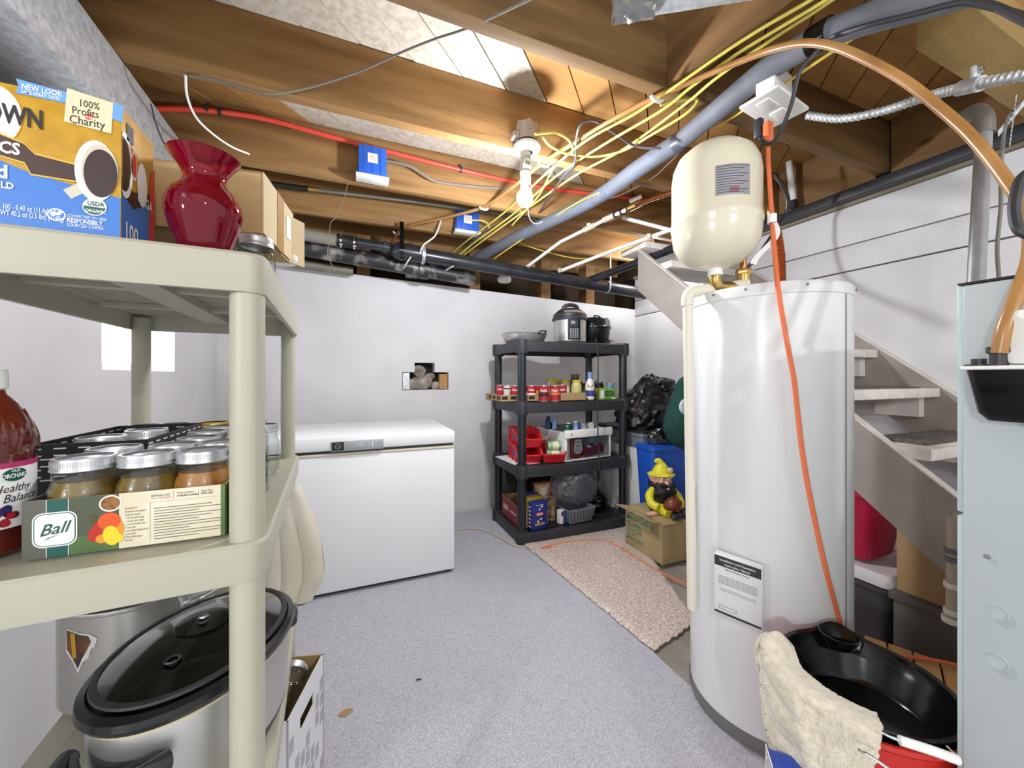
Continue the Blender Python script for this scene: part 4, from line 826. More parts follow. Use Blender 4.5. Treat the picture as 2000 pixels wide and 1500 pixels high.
# woven basket
WOV = mat('black_woven', '#1d1c1e', .6); STR = mat('white_strap', '#e4e0d6', .5)
t = thing('woven_basket', 'black woven basket with white dashes holding jars', 'basket', (-.432, 1.04, DZ))
def wall(b, x0, y0, x1, y1, z0, z1, th, m): 
    d = V(x1 - x0, y1 - y0, 0); L_ = d.length; b.box(((x0 + x1) / 2, (y0 + y1) / 2, (z0 + z1) / 2), (L_, th, z1 - z0), m, rz=math.atan2(d.y, d.x))
kx0, kx1, ky0, ky1, kz = -.508, -.352, .918, 1.195, DZ + .134
b = MB()
for (a, c, e, f_) in ((kx0, ky0, kx1, ky0), (kx1, ky0, kx1, ky1), (kx1, ky1, kx0, ky1), (kx0, ky1, kx0, ky0)): wall(b, a, c, e, f_, DZ + .003, kz, .004, WOV)
b.bx(kx0, kx1, ky0, ky1, DZ, DZ + .004, WOV); b.build('weave', t)
b = MB()
for (a, c, e, f_, n_) in ((kx0, ky0 - .0025, kx1, ky0 - .0025, 5), (kx1 + .0025, ky0, kx1 + .0025, ky1, 9), (kx1, ky1 - .0027, kx0, ky1 - .0027, 5), (kx0 + .0027, ky1, kx0 + .0027, ky0, 9), (kx1 - .0027, ky0, kx1 - .0027, ky1, 9)):
    for r_ in range(7):
        for k in range(n_):
            s0 = (k + (.5 if (r_ // 2) % 2 else .05)) / n_; s1 = s0 + .5 / n_
            if s1 > 1: continue
            z = kz - .008 - r_ * .009 - (.003 if r_ % 2 else 0)
            wall(b, a + (e - a) * s0, c + (f_ - c) * s0, a + (e - a) * s1, c + (f_ - c) * s1, z - .0012, z + .0012, .0012, STR)
o_ = b.build('dashes', t); o_['kind'] = 'stuff'
# printed jar tray
t = thing('jar_tray', 'green and cream printed cardboard tray holding relish jars', 'tray', ((bx0 + bx1) / 2, BXY, DZ))
CT = mat('tray_board', '#b9a88a', .8); TG = mat('tray_grey', '#5a5a50', .5); TGR = mat('tray_green', '#5f7f45', .5, 0, 0, col2='#48643a', vs=14); TC1 = mat('tray_cream', '#e4dcc6', .5, 0, 0, col2='#d8cdb0', vs=25); TEAL = mat('tray_teal', '#17564f', .5)
b = MB(); b.bx(bx0, bx1, BXY, TY1, DZ, DZ + .0025, CT); b.bx(bx0, bx1, BXY, BXY + .0025, DZ, DZ + .080, CT); b.bx(bx0, bx1, TY1 - .0025, TY1, DZ, DZ + .080, CT); b.bx(bx0, bx0 + .0025, BXY, TY1, DZ, DZ + .080, TG); b.bx(bx1 - .0025, bx1, BXY, TY1, DZ, DZ + .080, mat('tray_side', '#7c8f5a', .5)); b.build('board', t)
b = MB(); f = lambda u, v, o=.0006: at(u, v, Y=BXY) - V(0, o, 0)
W_, H_ = bx1 - bx0, .080
def tp(s0, h0, s1, h1, m, o): b.poly([V(bx0 + W_ * s0, BXY - o, DZ + H_ * h0), V(bx0 + W_ * s1, BXY - o, DZ + H_ * h0), V(bx0 + W_ * s1, BXY - o, DZ + H_ * h1), V(bx0 + W_ * s0, BXY - o, DZ + H_ * h1)], m)
tp(0, 0, .11, 1, TG, .0004); tp(.09, 0, .48, 1, TGR, .0003); tp(.10, .3, .44, 1, mat('tray_shade', '#4c5340', .5), .00035); tp(.44, 0, .99, 1, TC1, .0005); tp(.975, 0, 1, 1, TGR, .0006); tp(.105, 0, .205, 1, TEAL, .0006)
for s in (.105, .203): tp(s, 0, s + .003, 1, PW, .0008)
def rrp(x0, x1, z0, z1, r, m, o, mb=None): (mb or b).poly([V(p[0], BXY - o, p[1]) for p in rring(x0, x1, z0, z1, r, 5)], m)
lx0, lx1 = bx0 + W_ * .045, bx0 + W_ * .245; lz0, lz1 = DZ + H_ * .18, DZ + H_ * .78
rrp(lx0, lx1, lz0, lz1, .011, PW, .001); rrp(lx0 + .0015, lx1 - .0015, lz0 + .0015, lz1 - .0015, .010, TEAL, .0012); rrp(lx0 + .0026, lx1 - .0026, lz0 + .0026, lz1 - .0026, .009, PW, .0014)
b.text('Ball', V((lx0 + lx1) / 2 - .001, BXY - .0017, lz0 + .018), .022, TEAL, al='CENTER', shear=.35, bold=.008, xd=(1, 0, .12), sx=.95)
b.poly([V(lx0 + .011, BXY - .0017, lz0 + .010), V(lx1 - .016, BXY - .0017, lz0 + .0175), V(lx0 + .016, BXY - .0017, lz0 + .0135)], TEAL)
def te(s, h, rs, rh, m, o, rot=0): b.poly([V(bx0 + W_ * s + rs * W_ * math.cos(k * PI / 12) * math.cos(rot) - rh * H_ * math.sin(k * PI / 12) * math.sin(rot), BXY - o, DZ + H_ * h + rs * W_ * math.cos(k * PI / 12) * math.sin(rot) + rh * H_ * math.sin(k * PI / 12) * math.cos(rot)) for k in range(24)], m)
te(.40, .84, .055, .15, PW, .0009); te(.40, .84, .047, .125, mat('seeds', '#a5703a', .6, 0, .4, 200, '#7c4a20', 180), .0011)
te(.345, .36, .045, .20, mat('pepper_red', '#b52a1c', .4), .0010, -.5); te(.395, .52, .055, .16, mat('pepper_orange', '#d9541e', .4), .0012, -.4); te(.43, .40, .035, .18, mat('pepper_orange2', '#e8922a', .4), .0011, .2); te(.36, .22, .03, .08, mat('pepper_orange2', '#e8922a', .4), .0012); te(.405, .26, .04, .18, mat('pepper_yellow', '#f2cf2c', .4), .0014, .2); te(.435, .2, .03, .08, mat('pepper_yellow', '#f2cf2c', .4), .0015); te(.325, .56, .02, .13, mat('pepper_stem', '#4d4a22', .5), .0008, .4)
b.text('Ball Recipe Card', V(bx0 + W_ * .60, BXY - .0008, DZ + H_ * .885), .0052, INK, sx=.62, shear=.2); b.text('PICKLED ROASTED PEPPERS', V(bx0 + W_ * .60, BXY - .0008, DZ + H_ * .84), .0030, mat('print_rust', '#b8662e', .5), sx=.62)
b.text('Preserving Method', V(bx0 + W_ * .735, BXY - .0008, DZ + H_ * .90), .0040, INK, sx=.68, shear=.2); b.text('WATER BATH CANNING', V(bx0 + W_ * .735, BXY - .0008, DZ + H_ * .845), .0036, INK, bold=.02, sx=.66); b.text('Makes About', V(bx0 + W_ * .865, BXY - .0008, DZ + H_ * .90), .0040, INK, sx=.7, shear=.2); b.text('8 PINT JARS', V(bx0 + W_ * .865, BXY - .0008, DZ + H_ * .85), .0036, INK, bold=.02, sx=.8)
for k, s_ in enumerate(('INGREDIENTS', '20 medium sweet peppers', '4 large cloves garlic', '1 1/2 cups white vinegar', '1 1/2 cups cider vinegar', '1 1/2 cups dry white wine', '1/2 cup water', '1 cup roughly chopped onion', '1/2 cup sugar', '2 Tbsp. dried oregano', '4 tsp. salt')): b.text(s_, V(bx0 + W_ * .47, BXY - .0008, DZ + H_ * (.70 - .058 * k)), .0040, INK if k else mat('print_rust', '#b8662e', .5), sx=.56)
for k in range(12):
    w_ = .36 - .05 * ((k * 7) % 4 == 0) - (.12 if k % 3 == 2 else 0); tp(.615, .66 - .052 * k, .615 + w_, .674 - .052 * k, mat('print_text', '#6a675f', .5), .0008)
tp(.594, .06, .596, .78, GREY, .0008); tp(.594, .78, .97, .785, GREY, .0008); tp(.715, .82, .717, .95, GREY, .0008); tp(.85, .82, .852, .95, GREY, .0008)
b.build('print', t)
t2 = thing('printed_carton', 'small carton edge between the jar tray and the near cream post', 'carton', (-.165, .79, DZ))
b = MB(); b.bx(-.182, -.170, .742, .86, DZ, DZ + .082, mat('carton_mauve', '#8a6a5a', .6, 0, 0, col2='#e8ddd2', vs=40)); b.build('board', t2)
# juice bottle
bc = V(-.482, .795, DZ); JUICE = mat('dark_juice', '#4a1712', .12, coat=.6, col2='#7a2c14', vs=14)
t = thing('juice_bottle', 'large plastic bottle of dark red juice at the left of the jars', 'bottle', tuple(bc))
b = MB(); b.lathe([(0, .003), (.040, .0), (.045, .006), (.0455, .02), (.044, .03), (.045, .04), (.045, .128), (.0465, .134), (.046, .165), (.041, .185), (.028, .212), (.018, .225), (.0165, .232)], JUICE, seg=36)
for k in range(14):
    a = 2 * PI * k / 14; b.tube([(math.cos(a) * .0455, math.sin(a) * .0455, .145), (math.cos(a + .12) * .0445, math.sin(a + .12) * .0445, .168), (math.cos(a + .3) * .033, math.sin(a + .3) * .033, .202)], [.0035, .003, .002], JUICE, 6, 3)
b.build('body', t, world=False)
b = MB(); b.lathe([(.0165, .232), (.0195, .234), (.0195, .258), (.018, .261), (0, .261)], WHITE, seg=30); b.build('cap', t, world=False)
b = MB(); b.lathe([(.0456, .038), (.0456, .128)], PW, seg=48); b.lathe([(.0458, .122), (.0458, .130)], mat('print_magenta', '#b3306a', .45), seg=48)
ba = math.atan2(-bc.y, -bc.x)
def cyltext(b, s, a, z, size, R_, m, sx=1, bold=0, shear=0):
    vs, fs = text_geo(s, 'CENTER', shear, bold); b.add([(math.cos(a + p[0] * size * sx / R_) * R_, math.sin(a + p[0] * size * sx / R_) * R_, z + p[1] * size) for p in vs], fs, m)
def cylell(b, a, z, ra, rz_, R_, m, rot=0): b.poly([(math.cos(a + (ra * math.cos(k * PI / 9)) / R_) * R_, math.sin(a + (ra * math.cos(k * PI / 9)) / R_) * R_, z + rz_ * math.sin(k * PI / 9)) for k in range(18)], m)
a_ = ba + .55
cylell(b, a_, .112, .013, .009, .0464, GRNP); cyltext(b, 'ORCHARD', a_, .108, .008, .0470, PW, .7, .03); cyltext(b, 'OLD', a_, .116, .005, .0470, PW, .9, .03)
cyltext(b, 'Healthy', a_ - .05, .088, .016, .0462, INK, .8, 0, .3); cyltext(b, 'Balance', a_ + .15, .074, .016, .0462, INK, .8, 0, .3)
random.seed(3)
for k in range(16): cylell(b, ba + .25 + random.uniform(-.3, .28), .044 + random.uniform(0, .024), .0048, .0048, .0461 + k * .00006, (mat('berry_blue', '#2d2f6e', .35), mat('berry_red', '#b02a34', .35), mat('berry_dark', '#5a1a2c', .35))[k % 3])
b.build('label_wrap', t, world=False)
# cardboard box lying on jars behind the vase
t = thing('cardboard_box', 'long open ended cardboard box behind the red vase on the cream top shelf', 'box', (-.30, .95, 1.465))
rz_ = R(4); T0 = Matrix.Translation((-.158, .85, 1.466)) @ Matrix.Rotation(rz_ * -1.8, 4, 'Z')
b = MB(); L_, D_, H_ = .29, .20, .12
b.bx(-L_, 0, 0, .004, 0, H_, CARD, T=T0); b.bx(-L_, 0, D_ - .004, D_, 0, H_, CARD, T=T0); b.bx(-L_, 0, 0, D_, 0, .004, CARD, T=T0); b.bx(-L_, 0, 0, D_, H_ - .004, H_, CARD, T=T0); b.bx(-.006, -.003, .006, D_ - .005, .006, H_ - .006, CARDD, T=T0); b.build('body', t)
LC = mat('cardboard_light', '#cdb78d', .8)
b = MB(); b.box((.002, D_ * .5, H_ * .52), (.003, D_ * .98, H_ * .96), LC, T=T0); b.box((.0045, D_ * .5, H_ * .5), (.0015, D_ * .2, H_ * .98), mat('packing_tape', '#b58e55', .25), T=T0); b.box((.0045, D_ * .78, H_ * .6), (.001, .03, .05), PAPER, T=T0); b.build('end_flap', t)
b = MB(); b.box((.010, D_ * .98, H_ * .45), (.003, .05, H_ * .9), LC, T=T0, rz=-.5); b.build('side_flap', t)
b = MB(); q = at(566, 506, d=.915); b.tube([q, q + V(-.2, -.02, 0)], .018, WHITE, 20); b.sph(q, .018, WHITE, sc=(1, 1, 1)); b.bx(q.x - .2, q.x - .09, q.y - .03, q.y + .012, 1.3895, q.z - .010, WHITE, .004); one('white_roll', b, 'white rounded tube end poking out under the cardboard box', 'tube')
JS = make_jar('small_jar', .7, SALSA, TIN, h=.076, r=.034, lr=.03, contents=False); JS.location = (-.172, .872, 1.389); JS['label'] = 'small clear jar under the cardboard box, right of the red vase'
j2 = dup(JS, (-.262, .868, 1.389), 0, 'small clear jar between coffee carton and red vase'); dup(JS, (-.215, 1.0, 1.389), 0, 'small clear jar under the back corner of the cardboard box'); dup(JS, (-.40, .98, 1.389), 0, 'small clear jar hidden behind the coffee carton')
# slow cooker and stock pot on the third shelf
cz = ST[2] + .001; sc = V(-.262, .902, cz); srz = R(68)
t = thing('slow_cooker', 'oval steel slow cooker with a black rim and glass lid', 'slow cooker', tuple(sc), srz)
a_, b_ = .178, .138
def oval(b, prof, m, seg=64): b.lathe(prof, m, seg=seg, sx=1, sy=b_ / a_)
b = MB(); oval(b, [(a_ - .03, .012), (a_ - .018, .02), (a_ - .012, .05), (a_ - .010, .155), (a_ - .012, .160)], STEELB); b.build('body', t, world=False)
b = MB(); oval(b, [(0, .004), (a_ - .05, .004), (a_ - .022, .012), (a_ - .016, .024), (a_ - .018, .03), (a_ - .03, .026)], BLK)
for x in (-.12, .12):
    for y in (-.07, .07): b.cyl((x, y, 0), (x, y, .012), .012, BLK)
b.build('foot_ring', t, world=False)
b = MB(); oval(b, [(a_ - .011, .156), (a_ - .008, .158), (a_ - .008, .164), (a_ - .012, .166)], mat('rim_cream', '#c9bf9c', .4)); oval(b, [(a_ - .012, .160), (a_ - .002, .166), (a_ + .004, .176), (a_ + .002, .186), (a_ - .010, .190), (a_ - .022, .184), (a_ - .026, .17), (a_ - .03, .06), (a_ - .06, .03), (0, .03)], mat('crock_black', '#1d1f20', .2)); b.build('crock', t, world=False)
b = MB(); oval(b, [(a_ - .020, .192), (a_ - .013, .195), (a_ - .014, .199), (a_ - .022, .200), (a_ - .028, .197)], BLK); b.build('lid_rim', t, world=False)
b = MB(); oval(b, [(a_ - .023, .197), (a_ - .05, .207), (a_ - .1, .217), (.04, .222), (0, .223)], glass('smoked_glass', '#9aa3a2', 2.4, .12)); ld = b.build('lid', t, world=False)
b = MB(); b.lathe([(0, .2235), (.042, .2232), (.043, .2245), (.042, .2255), (.012, .226), (.010, .231), (.006, .234), (0, .235)], glass('knob_glass', '#cfd6d4', 1.2, .04), seg=32); b.lathe([(0, .2365), (.007, .236), (.008, .2335), (.0, .2333)], CHROME, seg=14); b.build('lid_knob', ld, world=False); b = MB(); b.lathe([(.007, .2195), (.011, .2215), (.012, .2195)], BLK, c=(-.09, -.02, -.002), seg=16); b.build('steam_vent', ld, world=False)
for s in (-1, 1):
    b = MB(); b.surf(lambda u, v: (s * (a_ - .014 + (.045 * math.sin(PI * u)) * (.35 + .65 * v)), (u - .5) * .13, .105 + .028 * v - .02 * (1 - v) * math.sin(PI * u)), 14, 5, BLK, .008 * s); b.tube([(s * (a_ - .018), -.075, .12), (s * (a_ + .02), -.052, .125), (s * (a_ + .032), 0, .127), (s * (a_ + .02), .052, .125), (s * (a_ - .018), .075, .12)], .014, BLK, 12, 6); b.build('handle', t, world=False)
pc = V(-.452, 1.162, cz); pr_ = .132
t = thing('stock_pot', 'tall stainless stock pot behind the slow cooker', 'pot', tuple(pc))
b = MB(); b.lathe([(0, 0), (pr_ - .012, 0), (pr_, .012), (pr_, .205), (pr_ + .004, .209), (pr_ + .004, .213), (pr_ - .002, .213), (pr_ - .003, .01), (0, .008)], STEEL, seg=56); b.build('body', t, world=False)
pa = math.atan2(-pc.y, -pc.x)
for a0 in (pa + .95, pa + .95 + PI):
    b = MB(); P_ = [V(math.cos(a0 + k) * (pr_ + o), math.sin(a0 + k) * (pr_ + o), z) for k, o, z in ((-.4, .0, .180), (-.40, .012, .184), (-.3, .034, .192), (0, .042, .195), (.3, .034, .192), (.40, .012, .184), (.4, .0, .180))]
    b.tube(P_, .0065, STEEL, 10, 6)
    for k in (-.4, .4): b.sph((math.cos(a0 + k) * pr_, math.sin(a0 + k) * pr_, .18), .012, STEEL, sc=(1, 1, 1.2), seg=12, ring=8)
    b.build('handle', t, world=False)
b = MB()
def potp(l, m, o): b.poly([(math.cos(pa + a) * (pr_ + o), math.sin(pa + a) * (pr_ + o), z) for a, z in l], m)
ST_ = [(-.98, .185), (-.75, .178), (-.62, .176), (-.52, .166), (-.55, .150), (-.60, .145), (-.63, .128), (-.70, .122), (-.78, .098), (-.86, .12), (-.99, .14)]
potp(ST_, PW, .0012); potp([(-.97, .183), (-.75, .175), (-.64, .172), (-.60, .160), (-.66, .142), (-.72, .128), (-.78, .108), (-.85, .125), (-.97, .145)], mat('sticker_brown', '#8a5a2a', .5, 0, 0, col2='#3e2a3c', vs=30), .0016); potp([(-.90, .18), (-.82, .177), (-.80, .13), (-.86, .128)], mat('sticker_yellow', '#c9a02c', .5), .002)
b.build('torn_sticker', t, world=False)
# carton of empty jars on the bottom shelf
bz = ST[3] + .001
t = thing('jar_carton', 'white and grey patterned open carton of clear jars under the cream shelf', 'carton', (-.26, 1.13, bz))
CW = mat('carton_white', '#dadadc', .6); CG = mat('carton_grey', '#a9aaae', .6)
T0 = Matrix.Translation((-.252, 1.16, bz)) @ Matrix.Rotation(R(-16), 4, 'Z')
x0, x1, y0, y1, h = -.15, .15, -.105, .115, .325
b = MB()
b.bx(x0, x1, y0, y1, 0, .004, CARD, T=T0); b.bx(x0, x1, y0, y0 + .004, 0, h, CW, T=T0); b.bx(x0, x1, y1 - .004, y1, 0, h, CARD, T=T0); b.bx(x0, x0 + .004, y0, y1, 0, h, CARD, T=T0)
b.build('board', t)
# right face with a hand hole
b = MB(); hy0, hy1, hh0, hh1 = -.04, .045, .24, .275
b.bx(x1 - .004, x1, y0, hy0, 0, h, CW, T=T0); b.bx(x1 - .004, x1, hy1, y1, 0, h, CW, T=T0); b.bx(x1 - .004, x1, hy0, hy1, 0, hh0, CW, T=T0); b.bx(x1 - .004, x1, hy0, hy1, hh1, h, CW, T=T0); b.bx(x1 - .0045, x1 - .0042, y0 + .002, y1 - .002, h - .02, h + .0005, CARD, T=T0); b.build('handle_side', t)
b = MB(); random.seed(12)
for k in range(7):
    for j in range(6):
        if random.random() < .25: continue
        yy = y0 + .006 + k * .031; zz = .01 + j * .045 + (k % 2) * .02
        if hy0 - .03 < yy < hy1 and zz + .04 > hh0 - .01: continue
        b.bx(x1, x1 + .0006, yy, yy + .022, zz, zz + .036, CG, T=T0)
for k in range(9):
    for j in range(6):
        if random.random() < .3: continue
        b.bx(x0 + .008 + k * .032, x0 + .03 + k * .032, y0 - .0006, y0, .01 + j * .045 + (k % 2) * .02, .044 + j * .045 + (k % 2) * .02, CG, T=T0)
o_ = b.build('pattern', t); o_['kind'] = 'stuff'
BJ = make_jar('mason_jar', .7, SALSA, TIN, h=.165, r=.046, lr=.038, contents=False)
BJ.location = T0 @ V(.085, -.045, .235); BJ.rotation_euler = (R(-68), 0, R(-12)); BJ['label'] = 'clear jar tipped on its side in the carton, far end'; BJ['group'] = 'clear jars in the patterned carton'
for (x, y, z, r_, l_) in ((.085, -.04, .02, (0, R(4), 0), 'clear jar standing at the near right of the patterned carton'), (-.03, .045, .13, (R(4), 0, 1), 'clear jar behind in the patterned carton'), (-.03, -.05, .13, (0, 0, 2), 'clear jar at the near left of the patterned carton')):
    j = dup(BJ, T0 @ V(x, y, z), 0, l_); j.rotation_euler = r_
# quilted cover hanging at the far end of the shelf
QC = mat('cream_canvas', '#e2ddcf', .9, 0, .15, 140, '#d3ccb9', 8)
def qs(u, v):
    y = 1.365; hw = .05 + .085 * math.sin(min(1, v * 1.15 + .12) * PI * .5); x = -.225 + (u - .5) * 2 * hw * (1 - .25 * max(0, v - .82) / .18)
    q = .010 * abs(math.sin(u * PI * 5)) + .006 * mnoise.noise(V(u * 4, v * 7, 2))
    return (x, y - q - .02 * math.sin(PI * u), .86 - .36 * v)
t = thing('quilted_cover', 'cream quilted canvas cover with dark piping hung beside the freezer', 'cover', (-.2, 1.36, .5))
b = MB(); b.surf(qs, 30, 30, QC, .012); b.build('cloth', t)
b = MB(); ed = [V(*qs(1, k / 14)) + V(.003, -.004, 0) for k in range(15)] + [V(*qs(1 - k / 14, 1)) + V(0, -.004, -.003) for k in range(1, 15)]; b.tube(ed, .0045, mat('navy_piping', '#1f2630', .7), 8, 2); b.build('piping', t)
# ---------------------------------------------------------------- black shelf unit and its load
BX0, BX1, BY0, BY1 = 1.085, 2.05, 2.475, 3.03
BT = (1.452, 1.012, .556, .085)
t = thing('black_shelving', 'black plastic four tier shelving unit at the back wall', 'shelving', ((BX0 + BX1) / 2, (BY0 + BY1) / 2, 0))
for z in BT: tier(t, BX0, BX1, BY0, BY1, z, .075, BLK, .04, .031, bow=.03, slot=.03, chunky=True)
for x in (BX0 + .037, BX1 - .037):
    for y in (BY0 + .037, BY1 - .037):
        b = MB(); b.cyl((x, y, 0), (x, y, 1.455), .031, mat('black_post', '#1d2127', .3), seg=20); b.build('post', t)
def on(u, y, z): 
    r = ray(u, 735); s = y / r.y; return V(r.x * s, y, z)
z = BT[0] + .001
# steel pan with lid
q = on(1024, 2.76, z)
t = thing('steel_pan', 'wide low stainless pan with lid on the black shelf top', 'pan', tuple(q))
b = MB(); b.lathe([(0, 0), (.12, 0), (.145, .012), (.168, .05), (.176, .072), (.182, .074), (.176, .078)], STEEL, seg=48); b.build('body', t, world=False)
b = MB(); b.lathe([(.176, .076), (.17, .084), (.12, .094), (.04, .1), (0, .1)], STEEL, seg=48); ld = b.build('lid', t, world=False)
b = MB(); b.tube([(-.026, 0, .098), (-.024, 0, .115), (-.012, 0, .128), (.012, 0, .128), (.024, 0, .115), (.026, 0, .098)], .006, STEEL, 10, 5); b.build('lid_handle', ld, world=False)
b = MB(); b.tube([(.04, -.168, .07), (.045, -.19, .085), (.075, -.195, .088), (.105, -.17, .085), (.1, -.145, .07)], .006, BLK, 8, 5); b.build('handle', t, world=False)
# pressure cooker
q = on(1113, 2.77, z)
t = thing('pressure_cooker', 'steel electric pressure cooker with black lid on the black shelf', 'cooker', tuple(q), -.1)
r_ = .138
b = MB(); b.lathe([(0, 0), (r_ - .012, 0), (r_, .012), (r_ + .001, .03), (r_ - .004, .034)], BLK, seg=48); b.build('foot_ring', t, world=False)
b = MB(); b.lathe([(r_ - .004, .03), (r_ - .003, .205)], STEELB, seg=56); b.build('body', t, world=False)
b = MB(); b.lathe([(r_ - .004, .203), (r_ + .009, .207), (r_ + .011, .225), (r_ + .003, .232), (r_, .256), (r_ - .01, .266), (r_ - .03, .285), (.08, .304), (.03, .312), (0, .312)], BLK, seg=56); b.lathe([(r_ - .006, .262), (r_ - .02, .277), (r_ - .026, .281)], STEEL, seg=40, arc=(-2.4, -.9)); ld = b.build('lid', t, world=False)
b = MB(); b.tube([(-.055, .02, .295), (-.045, .0, .328), (0, -.01, .34), (.055, -.01, .33), (.075, 0, .295)], [.016] * 17, BLK, 10, 4); b.build('lid_handle', ld, world=False); b = MB(); b.cyl((-.07, -.04, .285), (-.07, -.04, .322), .018, BLK); b.build('valve', ld, world=False)
def cp(a0, a1, z0, z1, m, o): b.surf(lambda u, v: (math.cos(a0 + (a1 - a0) * u) * (r_ + o), math.sin(a0 + (a1 - a0) * u) * (r_ + o), z0 + (z1 - z0) * v), 10, 1, m, .004)
b = MB(); ac = math.atan2(-q.y, -q.x) + .1; cp(ac - .12, ac + .62, .04, .222, BLKG, .003)
for i in range(4):
    for j in range(5): cp(ac + .02 + i * .13, ac + .10 + i * .13, .055 + j * .016, .064 + j * .016, mat('key_silver', '#aab0b4', .4), .0045)
cp(ac + .04, ac + .5, .145, .20, mat('lcd_dark', '#2a3038', .2), .0045); cp(ac + .06, ac + .3, .165, .19, GREY, .005)
b.build('control_panel', t, world=False)
# black enamel roasters, stacked
q = on(1166, 2.80, z)
ENB = mat('black_enamel', '#15171b', .18)
def oval2(b, prof, m): b.lathe(prof, m, seg=40, sx=1, sy=.72)
t = thing('roasting_pan', 'black enamel roasting dish lying under the taller roaster', 'roaster', tuple(q), .2)
b = MB(); oval2(b, [(0, 0), (.115, 0), (.125, .012), (.135, .05), (.145, .054), (.147, .06), (.14, .062), (.13, .06), (0, .06)], ENB); b.build('body', t, world=False); b = MB(); b.tube([(.14, -.03, .056), (.165, -.02, .06), (.165, .02, .06), (.14, .03, .056)], .005, ENB, 8, 4); b.build('handle', t, world=False)
t = thing('covered_roaster', 'tall black enamel covered roaster stacked beside the pressure cooker', 'roaster', (q.x, q.y, q.z + .063), .2)
b = MB(); oval2(b, [(0, 0), (.11, 0), (.12, .01), (.132, .095), (.14, .098), (.14, .104)], ENB); b.build('body', t, world=False)
b = MB(); oval2(b, [(.143, .1), (.143, .112), (.134, .12), (.128, .165), (.11, .185), (.06, .192), (0, .193)], ENB); b.build('lid', t, world=False); b = MB(); b.tube([(-.035, 0, .19), (-.03, 0, .208), (.03, 0, .208), (.035, 0, .19)], .006, ENB, 8, 4); b.build('lid_handle', t, world=False)
# cans, jars and boxes of the second tier
z = BT[1] + .001
CANR = mat('can_red', '#b3202c', .35); CANW = mat('can_white', '#ded9d2', .4)
def can(u, y, lab, h=.105, r=.036, body=CANR, txt='', stripe=None, zz=None, txtc=PW, name='food_can', grp='cans on the second black shelf', stripe2=None):
    q = on(u, y, z if zz is None else zz)
    t = thing(name, lab, 'can', tuple(q), 0, grp); a0 = math.atan2(-q.y, -q.x)
    b = MB(); b.lathe([(r, .004), (r, h - .004)], body, seg=28)
    if stripe: b.lathe([(r + .0003, h * stripe[0]), (r + .0003, h * stripe[1])], stripe[2], seg=28)
    if stripe2: b.lathe([(r + .0004, h * stripe2[0]), (r + .0004, h * stripe2[1])], stripe2[2], seg=28)
    b.build('label_wrap', t, world=False)
    b = MB(); b.lathe([(0, .002), (r - .003, .002), (r + .001, 0), (r + .001, .004), (r, .005)], TIN, seg=28); b.lathe([(r, h - .005), (r + .001, h - .004), (r + .001, h), (r - .002, h), (r - .003, h - .003), (0, h - .003)], TIN, seg=28); b.build('rim', t, world=False)
    if txt: b = MB(); cyltext(b, txt, a0, h * .62, h * .24, r + .0008, txtc, .8, .02); b.build('lettering', t, world=False)
YB_ = mat('can_orange', '#d98a3a', .4); CHR = mat('can_charcoal', '#3a2a2c', .4)
can(977, 2.90, 'red can at the far left of the second black shelf', zz=z + .012, txt='Camp'); can(992, 2.80, 'white wrapped can with a black mark in the cardboard tray', body=CANW, zz=z + .012, stripe=(.7, .8, INK)); can(1006, 2.68, 'red can behind the left front post of the black shelf', zz=z + .012, txt='Camp')
can(1022, 2.80, 'red can behind the front post, partly hidden', zz=z + .012, stripe=(0, .5, PW)); can(1038, 2.64, 'red and white can just right of the front post', zz=z + .012, txt='Camp', stripe=(0, .45, PW)); can(1048, 2.74, 'can with yellow patch behind the red and white one', zz=z + .012, stripe=(.3, .6, mat('can_yellow', '#d9b43a', .4)))
can(1062, 2.56, 'red can with a charcoal middle band, front of second shelf', h=.118, r=.039, txt="Hunt's", stripe=(.3, .55, CHR)); can(1084, 2.545, 'red can with an orange middle band, nearest the tray', h=.118, r=.038, txt="Hunt's", stripe=(.42, .55, YB_)); can(1098, 2.64, 'red can half behind the open cardboard tray', h=.12, r=.036, txt="Hunt's", stripe=(.2, .42, YB_))
def tray(u0, u1, y0, y1, h, lab, m=CARD, word=None, rz=0):
    a, c = on(u0, y0, z), on(u1, y0, z); L_ = (c - a).length; D_ = y1 - y0
    t = thing('cardboard_tray', lab, 'tray', tuple(a), rz)
    b = MB(); b.bx(0, L_, 0, D_, 0, .003, m); b.bx(0, L_, 0, .003, 0, h, m); b.bx(0, L_, D_ - .003, D_, 0, h, m); b.bx(0, .003, 0, D_, 0, h, m); b.bx(L_ - .003, L_, 0, D_, 0, h, m); b.build('board', t, world=False)
    if word:
        b = MB()
        for k in range(int(L_ / .07)): b.bx(.012 + k * .07, .06 + k * .07, -.0006, 0, h * .3, h * .8, INK)
        for k in range(int(D_ / .09)): b.bx(-.0006, 0, .012 + k * .09, .07 + k * .09, h * .3, h * .8, INK)
        b.build('print', t, world=False)
    return t
tray(1030, 1056, 2.60, 2.80, .05, 'low cardboard can tray behind the front post, right part', word='SOUP'); tray(977, 1014, 2.62, 2.95, .05, 'low cardboard can tray at the left end of the second shelf', word='SOUP')
tray(1094, 1145, 2.545, 2.80, .06, 'open plain cardboard tray in front of the yellow lidded jars')
PKL = mat('pickle_fill', '#c9b93a', .3, 0, 0, col2='#e8e2c4', vs=8); YLID = mat('yellow_lid', '#d8cd2c', .4)
